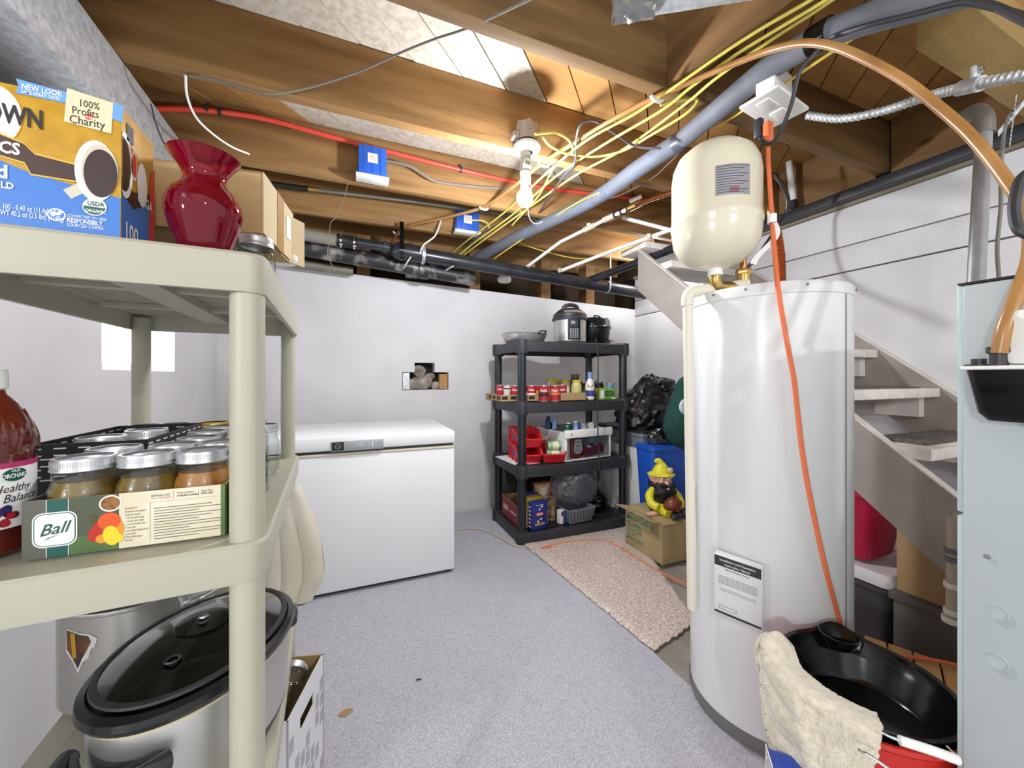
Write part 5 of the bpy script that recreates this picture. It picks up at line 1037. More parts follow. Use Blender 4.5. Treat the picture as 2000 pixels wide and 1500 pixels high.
def sjar(u, y, lab, h, r, fill, lidm, zz=None, grp='jars on the second black shelf', labm=None, gl=GLASS):
    q = on(u, y, (z if zz is None else zz)); t = thing('food_jar', lab, 'jar', tuple(q), 0, grp)
    b = MB(); b.lathe([(0, .001), (r - .004, 0), (r, .005), (r, h * .72), (r * .82, h * .83), (r * .8, h * .87)], fill, seg=24); b.build('glass', t, world=False)
    if labm: b = MB(); b.lathe([(r + .0006, h * .2), (r + .0006, h * .62)], labm, seg=24); b.build('label_wrap', t, world=False)
    b = MB(); b.lathe([(r * .8, h * .86), (r * .88, h * .87), (r * .88, h * .99), (r * .84, h), (0, h)], lidm, seg=24); b.build('lid', t, world=False)
LBW = mat('jar_label', '#ece9da', .5)
sjar(1077, 2.82, 'yellow lidded jar at the left behind the red cans', .165, .04, PKL, YLID, labm=LBW); sjar(1090, 2.90, 'yellow lidded jar rear middle of the jar cluster', .165, .038, PKL, YLID, labm=LBW); sjar(1104, 2.78, 'yellow lidded jar in the middle above the cardboard tray', .160, .04, PKL, YLID, labm=LBW); sjar(1126, 2.70, 'yellow lidded jar nearest the dressing bottle', .158, .042, PKL, YLID, labm=mat('jar_label2', '#dfd58a', .5))
sjar(1123, 2.88, 'brown glass jar with dark cap behind the yellow lidded jars', .205, .042, mat('brown_glass', '#4d3218', .15), mat('bronze_cap', '#6e5a3c', .4))
DKJ = mat('dark_preserve', '#2a0f14', .2)
sjar(1171, 2.83, 'dark preserve jar behind the green carton', .15, .038, DKJ, TIN); sjar(1139, 2.88, 'dark preserve jar behind the dressing bottle', .145, .036, DKJ, TIN); sjar(1157, 2.93, 'rear dark jar near the right back post', .15, .036, DKJ, TIN)
can(1192, 2.69, 'pale blue and white can above the green carton', h=.13, r=.038, body=mat('can_blue', '#7fa7cf', .4), stripe=(.1, .6, PW))
# dressing bottle
q = on(1152, 2.60, z); a0 = math.atan2(-q.y, -q.x)
t = thing('dressing_bottle', 'white salad dressing bottle with a pale blue cap', 'bottle', tuple(q))
b = MB(); b.lathe([(0, 0), (.032, 0), (.036, .005), (.034, .03), (.037, .07), (.037, .11), (.03, .14), (.018, .165), (.015, .172)], mat('dressing_white', '#efeade', .25), seg=28); b.build('body', t, world=False)
b = MB(); b.lathe([(.015, .17), (.019, .172), (.019, .218), (.017, .22), (0, .22)], mat('cap_blue', '#7f9fd0', .4), seg=24); b.build('cap', t, world=False)
b = MB(); b.lathe([(.0352, .03), (.0376, .05), (.0376, .075)], mat('label_blue2', '#3d4f9a', .4), seg=28)
for k in range(8): cylell(b, a0 + random.uniform(-.6, .6), random.uniform(.085, .115), .006, .005, .0378, (mat('can_yellow', '#d9b43a', .4), INK, PW)[k % 3])
b.build('label_wrap', t, world=False)
def carton(name, u, y, w_, d_, h, lab, m, rz=0, zz=None, prints=(), cat='carton', texts=()):
    q = on(u, y, z if zz is None else zz); t = thing(name, lab, cat, tuple(q), rz)
    b = MB(); b.bx(-w_ / 2, w_ / 2, 0, d_, 0, h, m, .002); b.build('box', t, world=False)
    if prints or texts:
        b = MB()
        for (s0, h0, s1, h1, pm) in prints: b.bx(-w_ / 2 + w_ * s0, -w_ / 2 + w_ * s1, -.0008, .001, h * h0, h * h1, pm)
        for (s, sx_, hy, sz, tm) in texts: b.text(s, (-w_ / 2 + w_ * sx_, -.0014, h * hy), sz, tm, al='CENTER', bold=.02, depth=0)
        b.build('front_print', t, world=False)
    return t
LIME = mat('carton_lime', '#8fb04a', .5); DGR = mat('carton_green', '#1f6a3a', .5)
carton('jar_lid_carton', 1188, 2.555, .155, .075, .092, 'green carton lying at the right end of the second shelf', LIME, .05, prints=((.3, .3, .85, .75, DGR), (.0, .1, .22, .8, PW), (.72, .04, .98, .18, PW)) + ((.36, .50, .54, .62, PW), (.60, .50, .74, .62, PW), (.38, .40, .7, .45, CRM)))
carton('spice_carton', 1160, 2.58, .05, .04, .075, 'small brown and blue carton before the dressing bottle', mat('carton_brown', '#a06a3a', .5, 0, 0, col2='#3a2418', vs=40), prints=((.0, .0, .25, 1, mat('label_blue2', '#3d4f9a', .4)), (.3, .2, .45, .9, YB_), (.6, .3, .75, .95, BRN)))
carton('spice_carton', 1143, 2.62, .028, .04, .07, 'narrow dark green carton left of the dressing bottle', DGR, prints=((.1, .3, .9, .7, PW),))
# third tier: red stacking bins
z = BT[2] + .001
REDB = mat('red_bin', '#d3232c', .35)
def make_bin():
    t = thing('stacking_bin', 'bin', 'bin', (0, 0, 0), 0, 'red stacking bins on the third black shelf')
    w0, w1, d_, h = .075, .092, .24, .125
    def bp(s, v): return (s * (w0 + (w1 - w0) * v))
    b = MB()
    b.bx(-w0, w0, -d_ / 2, d_ / 2, 0, .004, REDB)
    for s in (-1, 1):
        vs = [(s * w0, -d_ / 2, 0), (s * w0, d_ / 2, 0), (s * w1, d_ / 2, h), (s * w1, -d_ / 2 + .05, h), (s * w1 * .97, -d_ / 2 - .02, h * .55)]
        vs2 = [(x - s * .004, y, zz) for x, y, zz in vs]
        b.add(vs + vs2, [(0, 1, 2, 3, 4), (9, 8, 7, 6, 5)] + [(i, (i + 1) % 5, (i + 1) % 5 + 5, i + 5) for i in range(5)], REDB)
    vs = [(-w0, -d_ / 2, 0), (w0, -d_ / 2, 0), (w1 * .97, -d_ / 2 - .025, h * .5), (-w1 * .97, -d_ / 2 - .025, h * .5)]; b.add(vs + [(x, y + .004, zz) for x, y, zz in vs], [(0, 1, 2, 3), (7, 6, 5, 4), (0, 1, 5, 4), (1, 2, 6, 5), (2, 3, 7, 6), (3, 0, 4, 7)], REDB)
    b.bx(-w1, w1, d_ / 2 - .004, d_ / 2, 0, h, REDB); b.build('shell', t, world=False)
    b = MB()
    for s in (-1, 1): b.tube([(s * w1, d_ / 2, h), (s * w1, -d_ / 2 + .05, h), (s * w1 * .985, -d_ / 2 - .018, h * .56), (s * w1 * .9, -d_ / 2 - .026, h * .5)], .006, REDB, 8, 1)
    b.tube([(-w1 * .95, -d_ / 2 - .026, h * .5), (w1 * .95, -d_ / 2 - .026, h * .5)], .007, REDB, 8); b.tube([(-w1, d_ / 2, h), (w1, d_ / 2, h)], .006, REDB, 8); b.build('rim', t, world=False)
    b = MB()
    for s in (-1, 1):
        for y in (-.05, .05): b.box((s * (w0 + w1) / 2, y, h * .5), (.006, .012, h * .96), REDB)
    b.build('rib', t, world=False)
    b = MB(); b.lathe([(0, .0035), (.024, .003), (.026, 0)], mat('badge_blue', '#5a3fae', .4), T=Matrix.Translation((-w1 + .006, -.01, h * .55)) @ Matrix.Rotation(R(-90), 4, 'Y'), seg=24); b.build('badge', t, world=False)
    return t
q = on(1024, 2.68, z); B0 = make_bin(); B0.location = q; B0.rotation_euler = (0, 0, -.12); B0['label'] = 'lower left red stacking bin under the upper one'
dup(B0, q + V(.003, .005, .117), -.12, 'upper red stacking bin, empty, on top of another')
q2 = on(1073, 2.645, z); dup(B0, q2, -.22, 'red stacking bin holding green cans beside the drawer unit')
b = MB(); qq = on(988, 2.72, z - .001); b.box(qq + V(.09, -.0, .002), (.2, .36, .002), PAPER, rz=.1); one('white_sheet', b, 'white paper sheet under the red bins at shelf left', 'paper')
GCAN = mat('can_green', '#3f8f4a', .4, 0, 0, col2='#cfe0b4', vs=22)
for (dx, dz, lab) in ((0, .05, 'green can lying lower in the red bin'), (.008, .118, 'green can lying on the other green can')):
    p = q2 + V(-.012 + dx, -.07, dz); t = thing('green_can', lab, 'can', tuple(p), -.2, 'green cans in the red bin')
    Tc = Matrix.Rotation(R(90), 4, 'Y')
    b = MB(); b.lathe([(.034, -.05), (.034, .05)], GCAN, T=Tc, seg=28); b.lathe([(.0345, -.012), (.0345, .035)], mat('can_pale', '#dfe6c4', .4), T=Tc, seg=24, arc=(-2.6, .4)); b.build('label_wrap', t, world=False); b = MB()
    for s in (-1, 1): b.lathe([(0, s * .048), (.032, s * .048), (.035, s * .051), (.0345, s * .047)], TIN, T=Tc, seg=28)
    b.build('rim', t, world=False)
carton('green_carton', 1072, 2.57, .11, .05, .022, 'flat yellow and green packet under the green cans', mat('packet_yellow', '#c9c23a', .5, 0, 0, col2='#3a5a2a', vs=30), -.2, zz=z + .01)
b = MB(); p = on(1078, 2.86, z); b.sph(p + V(0, 0, .13), .085, glass('dark_bag', '#5a5a56', .8, .25), sc=(1.2, .8, 1.5)); b.v = [tuple(Vector(v) + mnoise.noise_vector(Vector(v) * 22) * .012) for v in b.v]; one('plastic_bag', b, 'dim clear plastic bag behind the red bin with cans', 'bag')
# white drawer unit
a, c = on(1104, 2.50, z), on(1205, 2.50, z); c = V(on(1203, 2.56, z).x, 2.56, z)
dr = math.atan2(.055, c.x - a.x); L_ = .455; D_ = .40; H_ = .225
t = thing('drawer_unit', 'white plastic drawer unit with a clear drawer full of condiments', 'drawer', tuple(a), dr)
b = MB(); 
b.bx(0, L_, .0, D_, 0, .012, WHITE, .003); b.bx(0, .02, .0, .03, 0, H_, WHITE, .003); b.bx(L_ - .02, L_, 0, .03, 0, H_, WHITE, .003); b.bx(0, .012, .03, D_, .01, H_, WHITE); b.bx(L_ - .012, L_, .03, D_, .01, H_, WHITE); b.bx(0, L_, D_ - .01, D_, .01, H_, WHITE); b.build('frame', t, world=False)
b = MB(); b.bx(-.006, L_ + .006, -.012, .012, H_ - .05, H_ + .012, WHITE, .006); b.bx(.045, .055, -.0135, -.011, H_ - .03, H_ - .012, GREY); b.build('top_rail', t, world=False)
b = MB(); b.bx(.02, L_ - .02, .0, .003, .012, H_ - .05, glass('drawer_front', '#dfe2e4', .7, .15)); b.build('drawer', t, world=False)
b = MB(); b.bx(0, L_, .015, D_, H_ - .004, H_, glass('drawer_top', '#c9ccd0', .8, .1)); b.build('top_panel', t, world=False)
def inside(x, y, zz=.013): return Matrix.Translation(a) @ Matrix.Rotation(dr, 4, 'Z') @ V(x, y, zz)
KET = mat('ketchup', '#8f1a18', .25)
p = inside(.135, .055); t = thing('ketchup_bottle', 'upright ketchup bottle with a white keystone label in the drawer', 'bottle', tuple(p), dr)
b = MB(); b.lathe([(0, 0), (.055, 0), (.06, .01), (.058, .05), (.05, .1), (.046, .155), (.03, .168), (0, .17)], KET, seg=28, sy=.6); b.build('body', t, world=False)
b = MB(); b.poly([(-.03, -.0366, .145), (.03, -.0366, .145), (.042, -.0375, .06), (.024, -.0375, .035), (-.024, -.0375, .035), (-.042, -.0375, .06)][::-1], PW); b.text('HEINZ', (0, -.039, .088), .019, GRNP, al='CENTER', bold=.02, depth=0, sx=.8); b.text('TOMATO', (0, -.039, .07), .013, INK, al='CENTER', depth=0); b.text('KETCHUP', (0, -.039, .054), .013, INK, al='CENTER', depth=0, bold=.02); b.lathe([(0, 0), (.006, .001)], REDI, T=Matrix.Translation((0, -.0385, .122)) @ Matrix.Rotation(R(90), 4, 'X'), seg=12); b.build('label_panel', t, world=False)
b = MB(); b.lathe([(0, 0), (.022, 0), (.022, .165), (0, .166)], WHITE, c=inside(.055, .05), seg=24); one('salt_tube', b, 'tall white container at the left of the drawer', 'container')
for (x, y, zz, rz_, l_) in ((.27, .06, .06, .25, 'ketchup bottle lying with cap out in the drawer'), (.36, .09, .055, -.2, 'ketchup bottle lying at the right of the drawer')):
    p = inside(x, y, zz); t = thing('ketchup_bottle', l_, 'bottle', tuple(p), dr + rz_)
    T1 = Matrix.Rotation(R(80), 4, 'Y'); b = MB(); b.lathe([(0, -.075), (.04, -.07), (.045, -.03), (.04, .05), (.025, .075), (.02, .078)], KET, T=T1, seg=24); b.build('body', t, world=False); b = MB(); b.lathe([(.02, .077), (.024, .079), (.024, .1), (0, .102)], PW, T=T1, seg=20); b.build('cap', t, world=False)
    b = MB(); b.lathe([(.0462, -.04), (.0445, .0)], mat('label_pale', '#dfe3ea', .4), T=T1, seg=16, arc=(1.6, 4)); b.build('label_wrap', t, world=False)
def bot(x, y, h, r, m, capm, lab, tip=0):
    p = inside(x, y, H_ + .001); t = thing('small_bottle', lab, 'bottle', tuple(p), 0, 'bottles on the drawer unit')
    b = MB(); b.lathe([(0, 0), (r - .002, 0), (r, .003), (r, h * .66), (r * .6, h * .78), (r * .55, h * .8)], m, seg=22); b.build('body', t, world=False)
    b = MB(); b.lathe([(r * .55, h * .78), (r * .7, h * .79), (r * .7, h * .98), (r * .6, h), (0, h)], capm, seg=20); b.build('cap', t, world=False)
LB_ = mat('bottle_lightblue', '#8fb0e0', .35); BB_ = mat('bottle_blue', '#2f6fc0', .35)
bot(-.02, .20, .10, .022, mat('bottle_navy', '#27406e', .4), INK, 'navy bottle at the back left of the drawer unit'); bot(.03, .18, .085, .022, LB_, LB_, 'pale blue bottle at the back left of the drawer unit')
bot(.085, .075, .062, .024, DGR, PW, 'small green bottle with a white cap on the drawer unit'); bot(.055, .05, .04, .018, mat('bottle_teal', '#2c8a5e', .4), PW, 'low green pot on the front of the drawer unit'); bot(.12, .03, .075, .019, LB_, PW, 'pale blue bottle with white rounded cap on the drawer unit'); bot(.165, .06, .055, .024, BB_, BB_, 'bright blue bottle on the drawer unit'); bot(.20, .04, .05, .026, mat('bottle_grey', '#b9b9b6', .3), PW, 'grey and white shaker on the drawer unit')
b = MB(); p = inside(.27, .04, H_ + .028); b.lathe([(0, -.022), (.024, -.022), (.028, -.018), (.028, .018), (.024, .022), (0, .022)], PW, T=Matrix.Translation(p) @ Matrix.Rotation(R(78), 4, 'X'), seg=28); one('white_tub', b, 'white round tub lying on its side on the drawer unit', 'tub')
b = MB(); p = inside(.345, .03, H_ + .001); b.lathe([(0, 0), (.024, 0), (.024, .01), (.018, .016), (0, .017)], PW, c=p, seg=20); one('pill_tub', b, 'low white tub on the drawer unit rail', 'cap')
# hanging appliance cord
t = thing('appliance_cord', 'black cord with plug hanging down the black shelf front', 'cord', on(1171, 2.46, .6))
pts = [at(u, v, Y=2.43) for u, v in ((1163, 660), (1166, 675))] + [at(u, v, Y=2.415) for u, v in ((1168, 700), (1168, 790), (1167, 812))] + [at(u, v, Y=2.415) for u, v in ((1169, 880), (1172, 930), (1172, 940))]
b = MB(); b.tube(pts, .0048, BLK, 8, 6); b.build('cord', t); b = MB(); p = pts[-1]; b.tube([p + V(0, 0, .015), p, p - V(0, 0, .025), p - V(0, 0, .04)], [.005, .009, .013, .012], mat('plug_grey', '#3b3d46', .4), 10)
for s in (-1, 1): b.bx(p.x + s * .006 - .001, p.x + s * .006 + .001, p.y - .003, p.y + .003, p.z - .062, p.z - .038, BRASS)
b.build('plug', t)
# bottom tier
z = BT[3] + .001
q = on(985, 2.56, z)
t = thing('open_carton', 'open cardboard carton with a dark red side at the shelf bottom left', 'carton', (1.125, 2.565, z), .0)
MRN = mat('carton_maroon', '#8a3034', .6); x1_ = .24; b = MB()
b.prism([(0, 0), (.0, .15), (x1_, .09), (x1_, 0)], .003, CARD, T=Matrix.Translation((.0, .003, 0)) @ Matrix.Rotation(R(90), 4, 'X'))
b.bx(0, x1_, 0, .36, 0, .003, CARD); b.bx(x1_ - .003, x1_, 0, .36, 0, .11, CARD); b.bx(0, x1_, .357, .36, 0, .15, CARD); b.bx(.003, .006, 0, .36, 0, .15, CARD); b.build('board', t, world=False)
b = MB(); b.bx(0, .003, 0, .36, 0, .15, MRN); b.bx(-.001, 0, .22, .32, .06, .10, mat('maroon_mark', '#c9a8a4', .6)); b.bx(-.001, 0, .06, .18, .07, .085, mat('maroon_mark', '#c9a8a4', .6)); b.build('printed_side', t, world=False)
t = thing('pancake_carton', 'small cream carton with a gable top standing in the open carton', 'carton', (1.215, 2.64, z + .005), -.15)
b = MB(); b.bx(-.042, .042, 0, .06, 0, .17, mat('carton_tan', '#e0c49a', .5)); b.build('box', t, world=False); b = MB(); b.add([(-.042, 0, .17), (.042, 0, .17), (.042, .06, .17), (-.042, .06, .17), (-.042, .03, .205), (.042, .03, .205)], [(0, 1, 5, 4), (2, 3, 4, 5), (1, 2, 5), (3, 0, 4)], PW); b.build('gable_top', t, world=False)
b = MB(); b.bx(-.036, .036, -.001, .001, .085, .135, REDI); b.bx(-.036, .036, -.001, .001, .07, .085, mat('print_purple', '#4b2f6e', .5)); b.bx(-.03, .03, -.001, .001, .01, .06, YB_); b.text('FLAP', (0, -.0016, .114), .018, PW, al='CENTER', bold=.02, depth=0); b.text('JACK', (0, -.0016, .092), .024, PW, al='CENTER', bold=.02, depth=0); b.bx(-.02, .03, -.001, .001, .148, .165, LIME); b.build('front_print', t, world=False)
NAVY = mat('pasta_navy', '#1f2f7d', .4)
def pasta(u, y, lab, rz=0, h=.20, txt=True, m=NAVY):
    q = on(u, y, z); t = thing('pasta_carton', lab, 'carton', tuple(q), rz, 'pasta cartons on the bottom black shelf')
    b = MB(); b.bx(-.068, .068, 0, .055, 0, h, m, .002); b.build('box', t, world=False)
    if txt:
        b = MB(); 
        T1 = lambda r, zz: None
        b.poly([(math.cos(k * PI / 10) * .034, -.0008, h * .56 + math.sin(k * PI / 10) * .014) for k in range(20)][::-1], REDC); b.text('Barilla', (0, -.0016, h * .535), .02, PW, al='CENTER', shear=.2, bold=.02, depth=0)
        for (x, zz, r_) in ((.0, .74, .5), (.02, .82, -.4), (.012, .38, .3), (-.014, .3, -.5)): b.poly([(x + dx * math.cos(r_) - dz * math.sin(r_), -.0009, h * zz + dx * math.sin(r_) + dz * math.cos(r_)) for dx, dz in ((-.012, 0), (0, -.009), (.012, 0), (0, .009))], CRM)
        b.bx(-.03, -.005, -.0008, .001, h * .88, h * .90, PW); b.bx(.0, .03, -.0008, .001, h * .88, h * .90, PW); b.bx(-.04, .045, -.0008, .001, h * .16, h * .24, mat('print_gold2', '#a9914a', .5)); b.build('front_print', t, world=False)
        b = MB()
        for k in range(6): b.bx(-.0688, -.066, .012, .042, h * (.1 + .14 * k), h * (.16 + .14 * k), CRM)
        b.build('side_print', t, world=False)
pasta(1054, 2.50, 'dark blue pasta carton in front on the shelf bottom', .12); pasta(1046, 2.575, 'yellow carton directly behind the front blue pasta carton', .1, .215, False, mat('carton_yellow', '#d2ad2f', .5)); pasta(1036, 2.66, 'second blue pasta carton farther back by the left post', .1, .215, False)
carton('cereal_carton', 1066, 2.72, .14, .06, .26, 'orange printed carton leaning behind the pasta', mat('carton_orange', '#e08a2a', .5, 0, 0, col2='#f0d0a0', vs=18), .2, prints=((.1, .55, .6, .9, PW), (.2, .1, .8, .5, mat('print_rust', '#b8662e', .5))))
carton('cereal_carton', 1062, 2.83, .16, .08, .24, 'dark brown carton at the rear of the bottom shelf', BRN, 0, prints=((.1, .6, .8, .9, YB_),))
carton('cereal_carton', 1084, 2.62, .06, .16, .17, 'tall narrow snack carton beside the grey bag', mat('carton_mix', '#c9b9a0', .5, 0, 0, col2='#6a3a28', vs=26), .5)
carton('small_carton', 1100, 2.53, .05, .045, .10, 'small white and blue carton between pasta and basket', PW, .25, prints=((.5, .0, 1, .98, mat('label_blue2', '#3d4f9a', .4)), (.1, .6, .45, .95, INK)))
# grey basket with holes
q = on(1140, 2.44, z); t = thing('grey_basket', 'small grey plastic basket with punched holes', 'basket', (1.62, 2.50, z), .08)
GB = mat('basket_grey', '#7e828a', .45); b = MB()
w0, w1, d0, h = .10, .125, .16, .10
def bq(x, y, v): k = w0 + (w1 - w0) * v; return (x * k, (y * (.08 + .015 * v)) + .09, .002 + h * v)
for (sx0, sy0, sx1, sy1) in ((-1, -1, 1, -1), (1, -1, 1, 1), (1, 1, -1, 1), (-1, 1, -1, -1)): b.surf(lambda u, v: bq(sx0 + (sx1 - sx0) * u, sy0 + (sy1 - sy0) * u, v), 4, 2, GB, .003)
b.bx(-w0, w0, .01, .17, 0, .004, GB); b.build('shell', t, world=False)
b = MB(); b.tube([bq(-1, -1, 1), bq(1, -1, 1), bq(1, 1, 1), bq(-1, 1, 1)], .006, GB, 8, 1, closed=True); b.build('rim', t, world=False)
b = MB()
for i in range(8):
    for j in range(4):
        u = -.85 + i * .243; v = .2 + j * .19; p = V(*bq(u, -1, v)); b.lathe([(0, .0), (.007, 0)], INK, T=Matrix.Translation(p + V(0, -.0012, 0)) @ Matrix.Rotation(R(80), 4, 'X'), seg=10)
o_ = b.build('hole', t, world=False); o_['kind'] = 'stuff'
# grey bag
def blob(c, rad, m, seed, amp, fr, sc=(1, 1, 1), flat=None, n=5, shape=None):
    bm = bmesh.new(); bmesh.ops.create_icosphere(bm, subdivisions=n, radius=1)
    vs = []
    for v in bm.verts:
        p = v.co.copy(); q = Vector((p.x * sc[0], p.y * sc[1], p.z * sc[2]))
        k = 1 + amp * (mnoise.noise(p * fr + Vector((seed, 0, 0))) * .6 + (1 - abs(mnoise.noise(p * fr * 2.1 + Vector((0, seed, 0))))) * .5 - .3 + .25 * mnoise.noise(p * fr * 5 + Vector((0, 0, seed))))
        q = q * rad * k
        if shape: q = shape(q)
        q = q + Vector(c)
        if flat is not None and q.z < flat: q.z = flat + (q.z - flat) * .02
        vs.append(q)
    bm.verts.index_update(); fs = [[v.index for v in f.verts] for f in bm.faces]; bm.free()
    b = MB(); b.add(vs, fs, m); return b
GBAG = mat('grey_bag_film', '#7b7880', .28, 0, .7, 14, '#66656c', 5, coat=.4)
b = blob((1.66, 2.70, .30), .2, GBAG, 4.2, .26, 1.4, (1.0, .7, .95), flat=z + .106)
one('grey_plastic_bag', b, 'stuffed grey plastic bag lying in the grey basket', 'bag')
b = blob((1.86, 2.66, .18), .09, glass('brown_bag_film', '#8a7a62', .9, .2), 8.2, .3, 1.8, (1, 1, .9), flat=z + .002, n=4)
one('plastic_bag', b, 'small brownish clear bag at the right end of the bottom shelf', 'bag')
# dark container behind the bottom tier
b = MB(); 
vs = [(1.27, 3.05, .10), (1.87, 3.05, .10), (2.02, 3.05, .44), (1.19, 3.05, .44)]; vs = vs + [(x, y + .2, zz) for x, y, zz in vs]
b.add(vs, [(0, 1, 2, 3), (7, 6, 5, 4), (0, 1, 5, 4), (1, 2, 6, 5), (2, 3, 7, 6), (3, 0, 4, 7)], mat('dark_panel', '#35332f', .6)); b.bx(1.3, 1.8, 3.08, 3.22, .008, .10, mat('dark_panel', '#35332f', .6))
one('dark_hopper', b, 'dark tapering hopper standing behind the bottom black shelf', 'panel')
# ---------------------------------------------------------------- stairs
t = thing('basement_stairs', 'steep painted wooden stairs rising along the right wall', 'stairs', (2.37, 1.0, 0))
GP = mat('stringer_grey', '#a49b93', .65, 0, .25, 70, '#978d84', 6)
def stringer(x0, x1, ya, yb, off, h, m):
    L = lambda y: 1.014 + (y - .919) * .84 + off
    prof = [(ya, max(L(ya) - h, 0.0)), (ya, L(ya)), (yb, L(yb)), (yb, L(yb) - h)]
    lo = .919 + (h - 1.014 - off) / .84
    if ya < lo: prof = [(ya, 0), (ya, L(ya)), (yb, L(yb)), (yb, L(yb) - h), (lo, 0)]
    n = len(prof); vs = [(x0, y, z) for y, z in prof] + [(x1, y, z) for y, z in prof]
    b = MB(); b.add(vs, [tuple(range(n)), tuple(range(n, 2 * n))[::-1]] + [(i, (i + 1) % n, (i + 1) % n + n, i + n) for i in range(n)], m)
    b2 = MB(); ym, yn = max(ya, -.2), yb
    b2.add([(x0 - .001, ym, L(ym) - .004), (x1 + .001, ym, L(ym) - .004), (x1 + .001, yn, L(yn) - .004), (x0 - .001, yn, L(yn) - .004), (x0 - .001, ym, L(ym) + .002), (x1 + .001, ym, L(ym) + .002), (x1 + .001, yn, L(yn) + .002), (x0 - .001, yn, L(yn) + .002)], [(0, 3, 2, 1), (4, 5, 6, 7), (0, 1, 5, 4), (1, 2, 6, 5), (2, 3, 7, 6), (3, 0, 4, 7)], STEPW)
    o = b.build('stringer', t); b2.build('top_edge', o)
stringer(1.94, 1.98, -.15, 2.25, 0, .30, GP); stringer(2.755, 2.795, -.15, 2.25, .10, .34, GP)
MATD = mat('tread_mat', '#77706a', .95, 0, .9, 120, '#4f4a46', 60, 3)
for n in range(-4, 6):
    z = 1.14 + .21 * n; y = .962 + .25 * n; dy = .275
    b = MB(); b.bx(1.972, 2.752, y, y + dy, z - .045, z, STEPW, .004); tr = b.build('tread', t)
    b = MB(); b.surf(lambda u, v: (2.06 + .62 * u, y + .045 + .2 * v, z + .006 + .002 * math.sin(v * 60)), 6, 24, MATD, .005); b.build('tread_mat', tr)
    b = MB(); b.bx(2.70, 2.753, y + .06, y + .24, z - .15, z - .046, STEPW); b.build('cleat', t)
    if n in (0, 1, 2): b = MB(); b.bx(2.12 if n else 2.30, 2.70, y + dy - .03, y + dy - .012, z - .15, z - .046, GP); b.build('riser', t)
# ---------------------------------------------------------------- furnace and condensate pump
FXX, FYY = 1.087, .350; FZ = 1.379
t = thing('furnace', 'pale grey steel furnace cabinet at the right edge', 'furnace', (1.42, .15, 0))
b = MB(); b.bx(FXX + .012, 1.72, -.25, FYY + .012, 0, .928, FURN2, .004); b.bx(FXX + .012, 1.72, -.25, FYY + .012, .934, FZ, FURN2, .004); b.build('cabinet', t)
b = MB(); b.bx(FXX, FXX + .012, -.25, FYY, .001, FZ - .004, FURN, .003); dp = b.build('side_panel', t)
b = MB(); b.bx(FXX - .001, 1.70, -.25, FYY + .006, FZ - .003, FZ + .001, INK); b.build('top_seam', t)
Tk = lambda q: Matrix.Translation((FXX, q.y, q.z)) @ Matrix.Rotation(R(-90), 4, 'Y')
for (u, v, r_) in ((1947, 1196, .0135), (1947, 1292, .0135), (1928, 1087, .0042)):
    q = at(u, v, X=FXX); b = MB(); b.lathe([(0, .0005), (r_ * .9, .0005), (r_ * .95, -.0003), (r_, .0022), (r_ * 1.06, .0002)], FURN if r_ > .005 else GREY, T=Tk(q), seg=28); b.build('knockout' if r_ > .005 else 'screw', dp)
q = at(1905, 545, d=.80); 
b = MB(); q2 = at(1929, 537, d=.79); b.lathe([(0, .018), (.006, .016), (.009, .008), (.009, 0)], CHROME, c=(q2.x, q2.y, FZ), seg=12); b.build('screw_cap', t)
# pump
p0 = at(1872, 722, X=FXX); p0 = V(FXX - .001, min(p0.y, FYY - .012), p0.z)
t = thing('condensate_pump', 'black condensate pump with white lid fixed on the furnace side', 'pump', (FXX - .05, p0.y - .11, p0.z - .11))
dpth = .078; Lp = .24; zt = at(1950, 722, X=FXX - dpth).z; zb_ = zt - .088
y1 = FYY - .026; 
b = MB(); vs = []
for (zz, k) in ((zt, 0), (zt - .075, .012), (zb_, .022)): vs += [(p[0], p[1], zz) for p in rring(FXX - dpth + k * .5, FXX - .002, y1 - Lp + k, y1 - k, .014, 5)]
n = len(vs) // 3; b.add(vs, [(a * n + k, a * n + (k + 1) % n, (a + 1) * n + (k + 1) % n, (a + 1) * n + k) for a in range(2) for k in range(n)] + [tuple(range(2 * n, 3 * n)), tuple(range(n))], BLKG); b.build('tank', t)
b = MB(); b.bx(FXX - dpth - .004, FXX, y1 - Lp - .004, y1 + .004, zt, zt + .007, WHITE, .003); b.build('lid', t)
qm = at(1975, 722, X=FXX - .05)
b = MB(); ym = at(1957, 650, X=FXX - dpth + .012).y; b.bx(FXX - dpth + .012, FXX - .012, ym - .12, ym, zt + .007, zt + .102, WHITE, .012); b.build('motor_cover', t)
qc = at(1912, 716, X=FXX - .045); b = MB(); b.lathe([(.018, 0), (.018, .003), (.0095, .003), (.0095, .013), (0, .013)], BLK, c=(qc.x, qc.y, zt + .007), seg=20); b.build('inlet_cap', t)
qh = at(1951, 700, X=FXX - .06); b = MB(); b.cyl((qh.x, qh.y, zt + .006), (qh.x, qh.y, zt + .03), .011, BLK); b.lathe([(.0125, .028), (.015, .03), (.015, .038), (.0125, .04)], mat('dark_clamp', '#4a4436', .4, .5), c=(qh.x, qh.y, zt), seg=16); b.build('outlet', t)
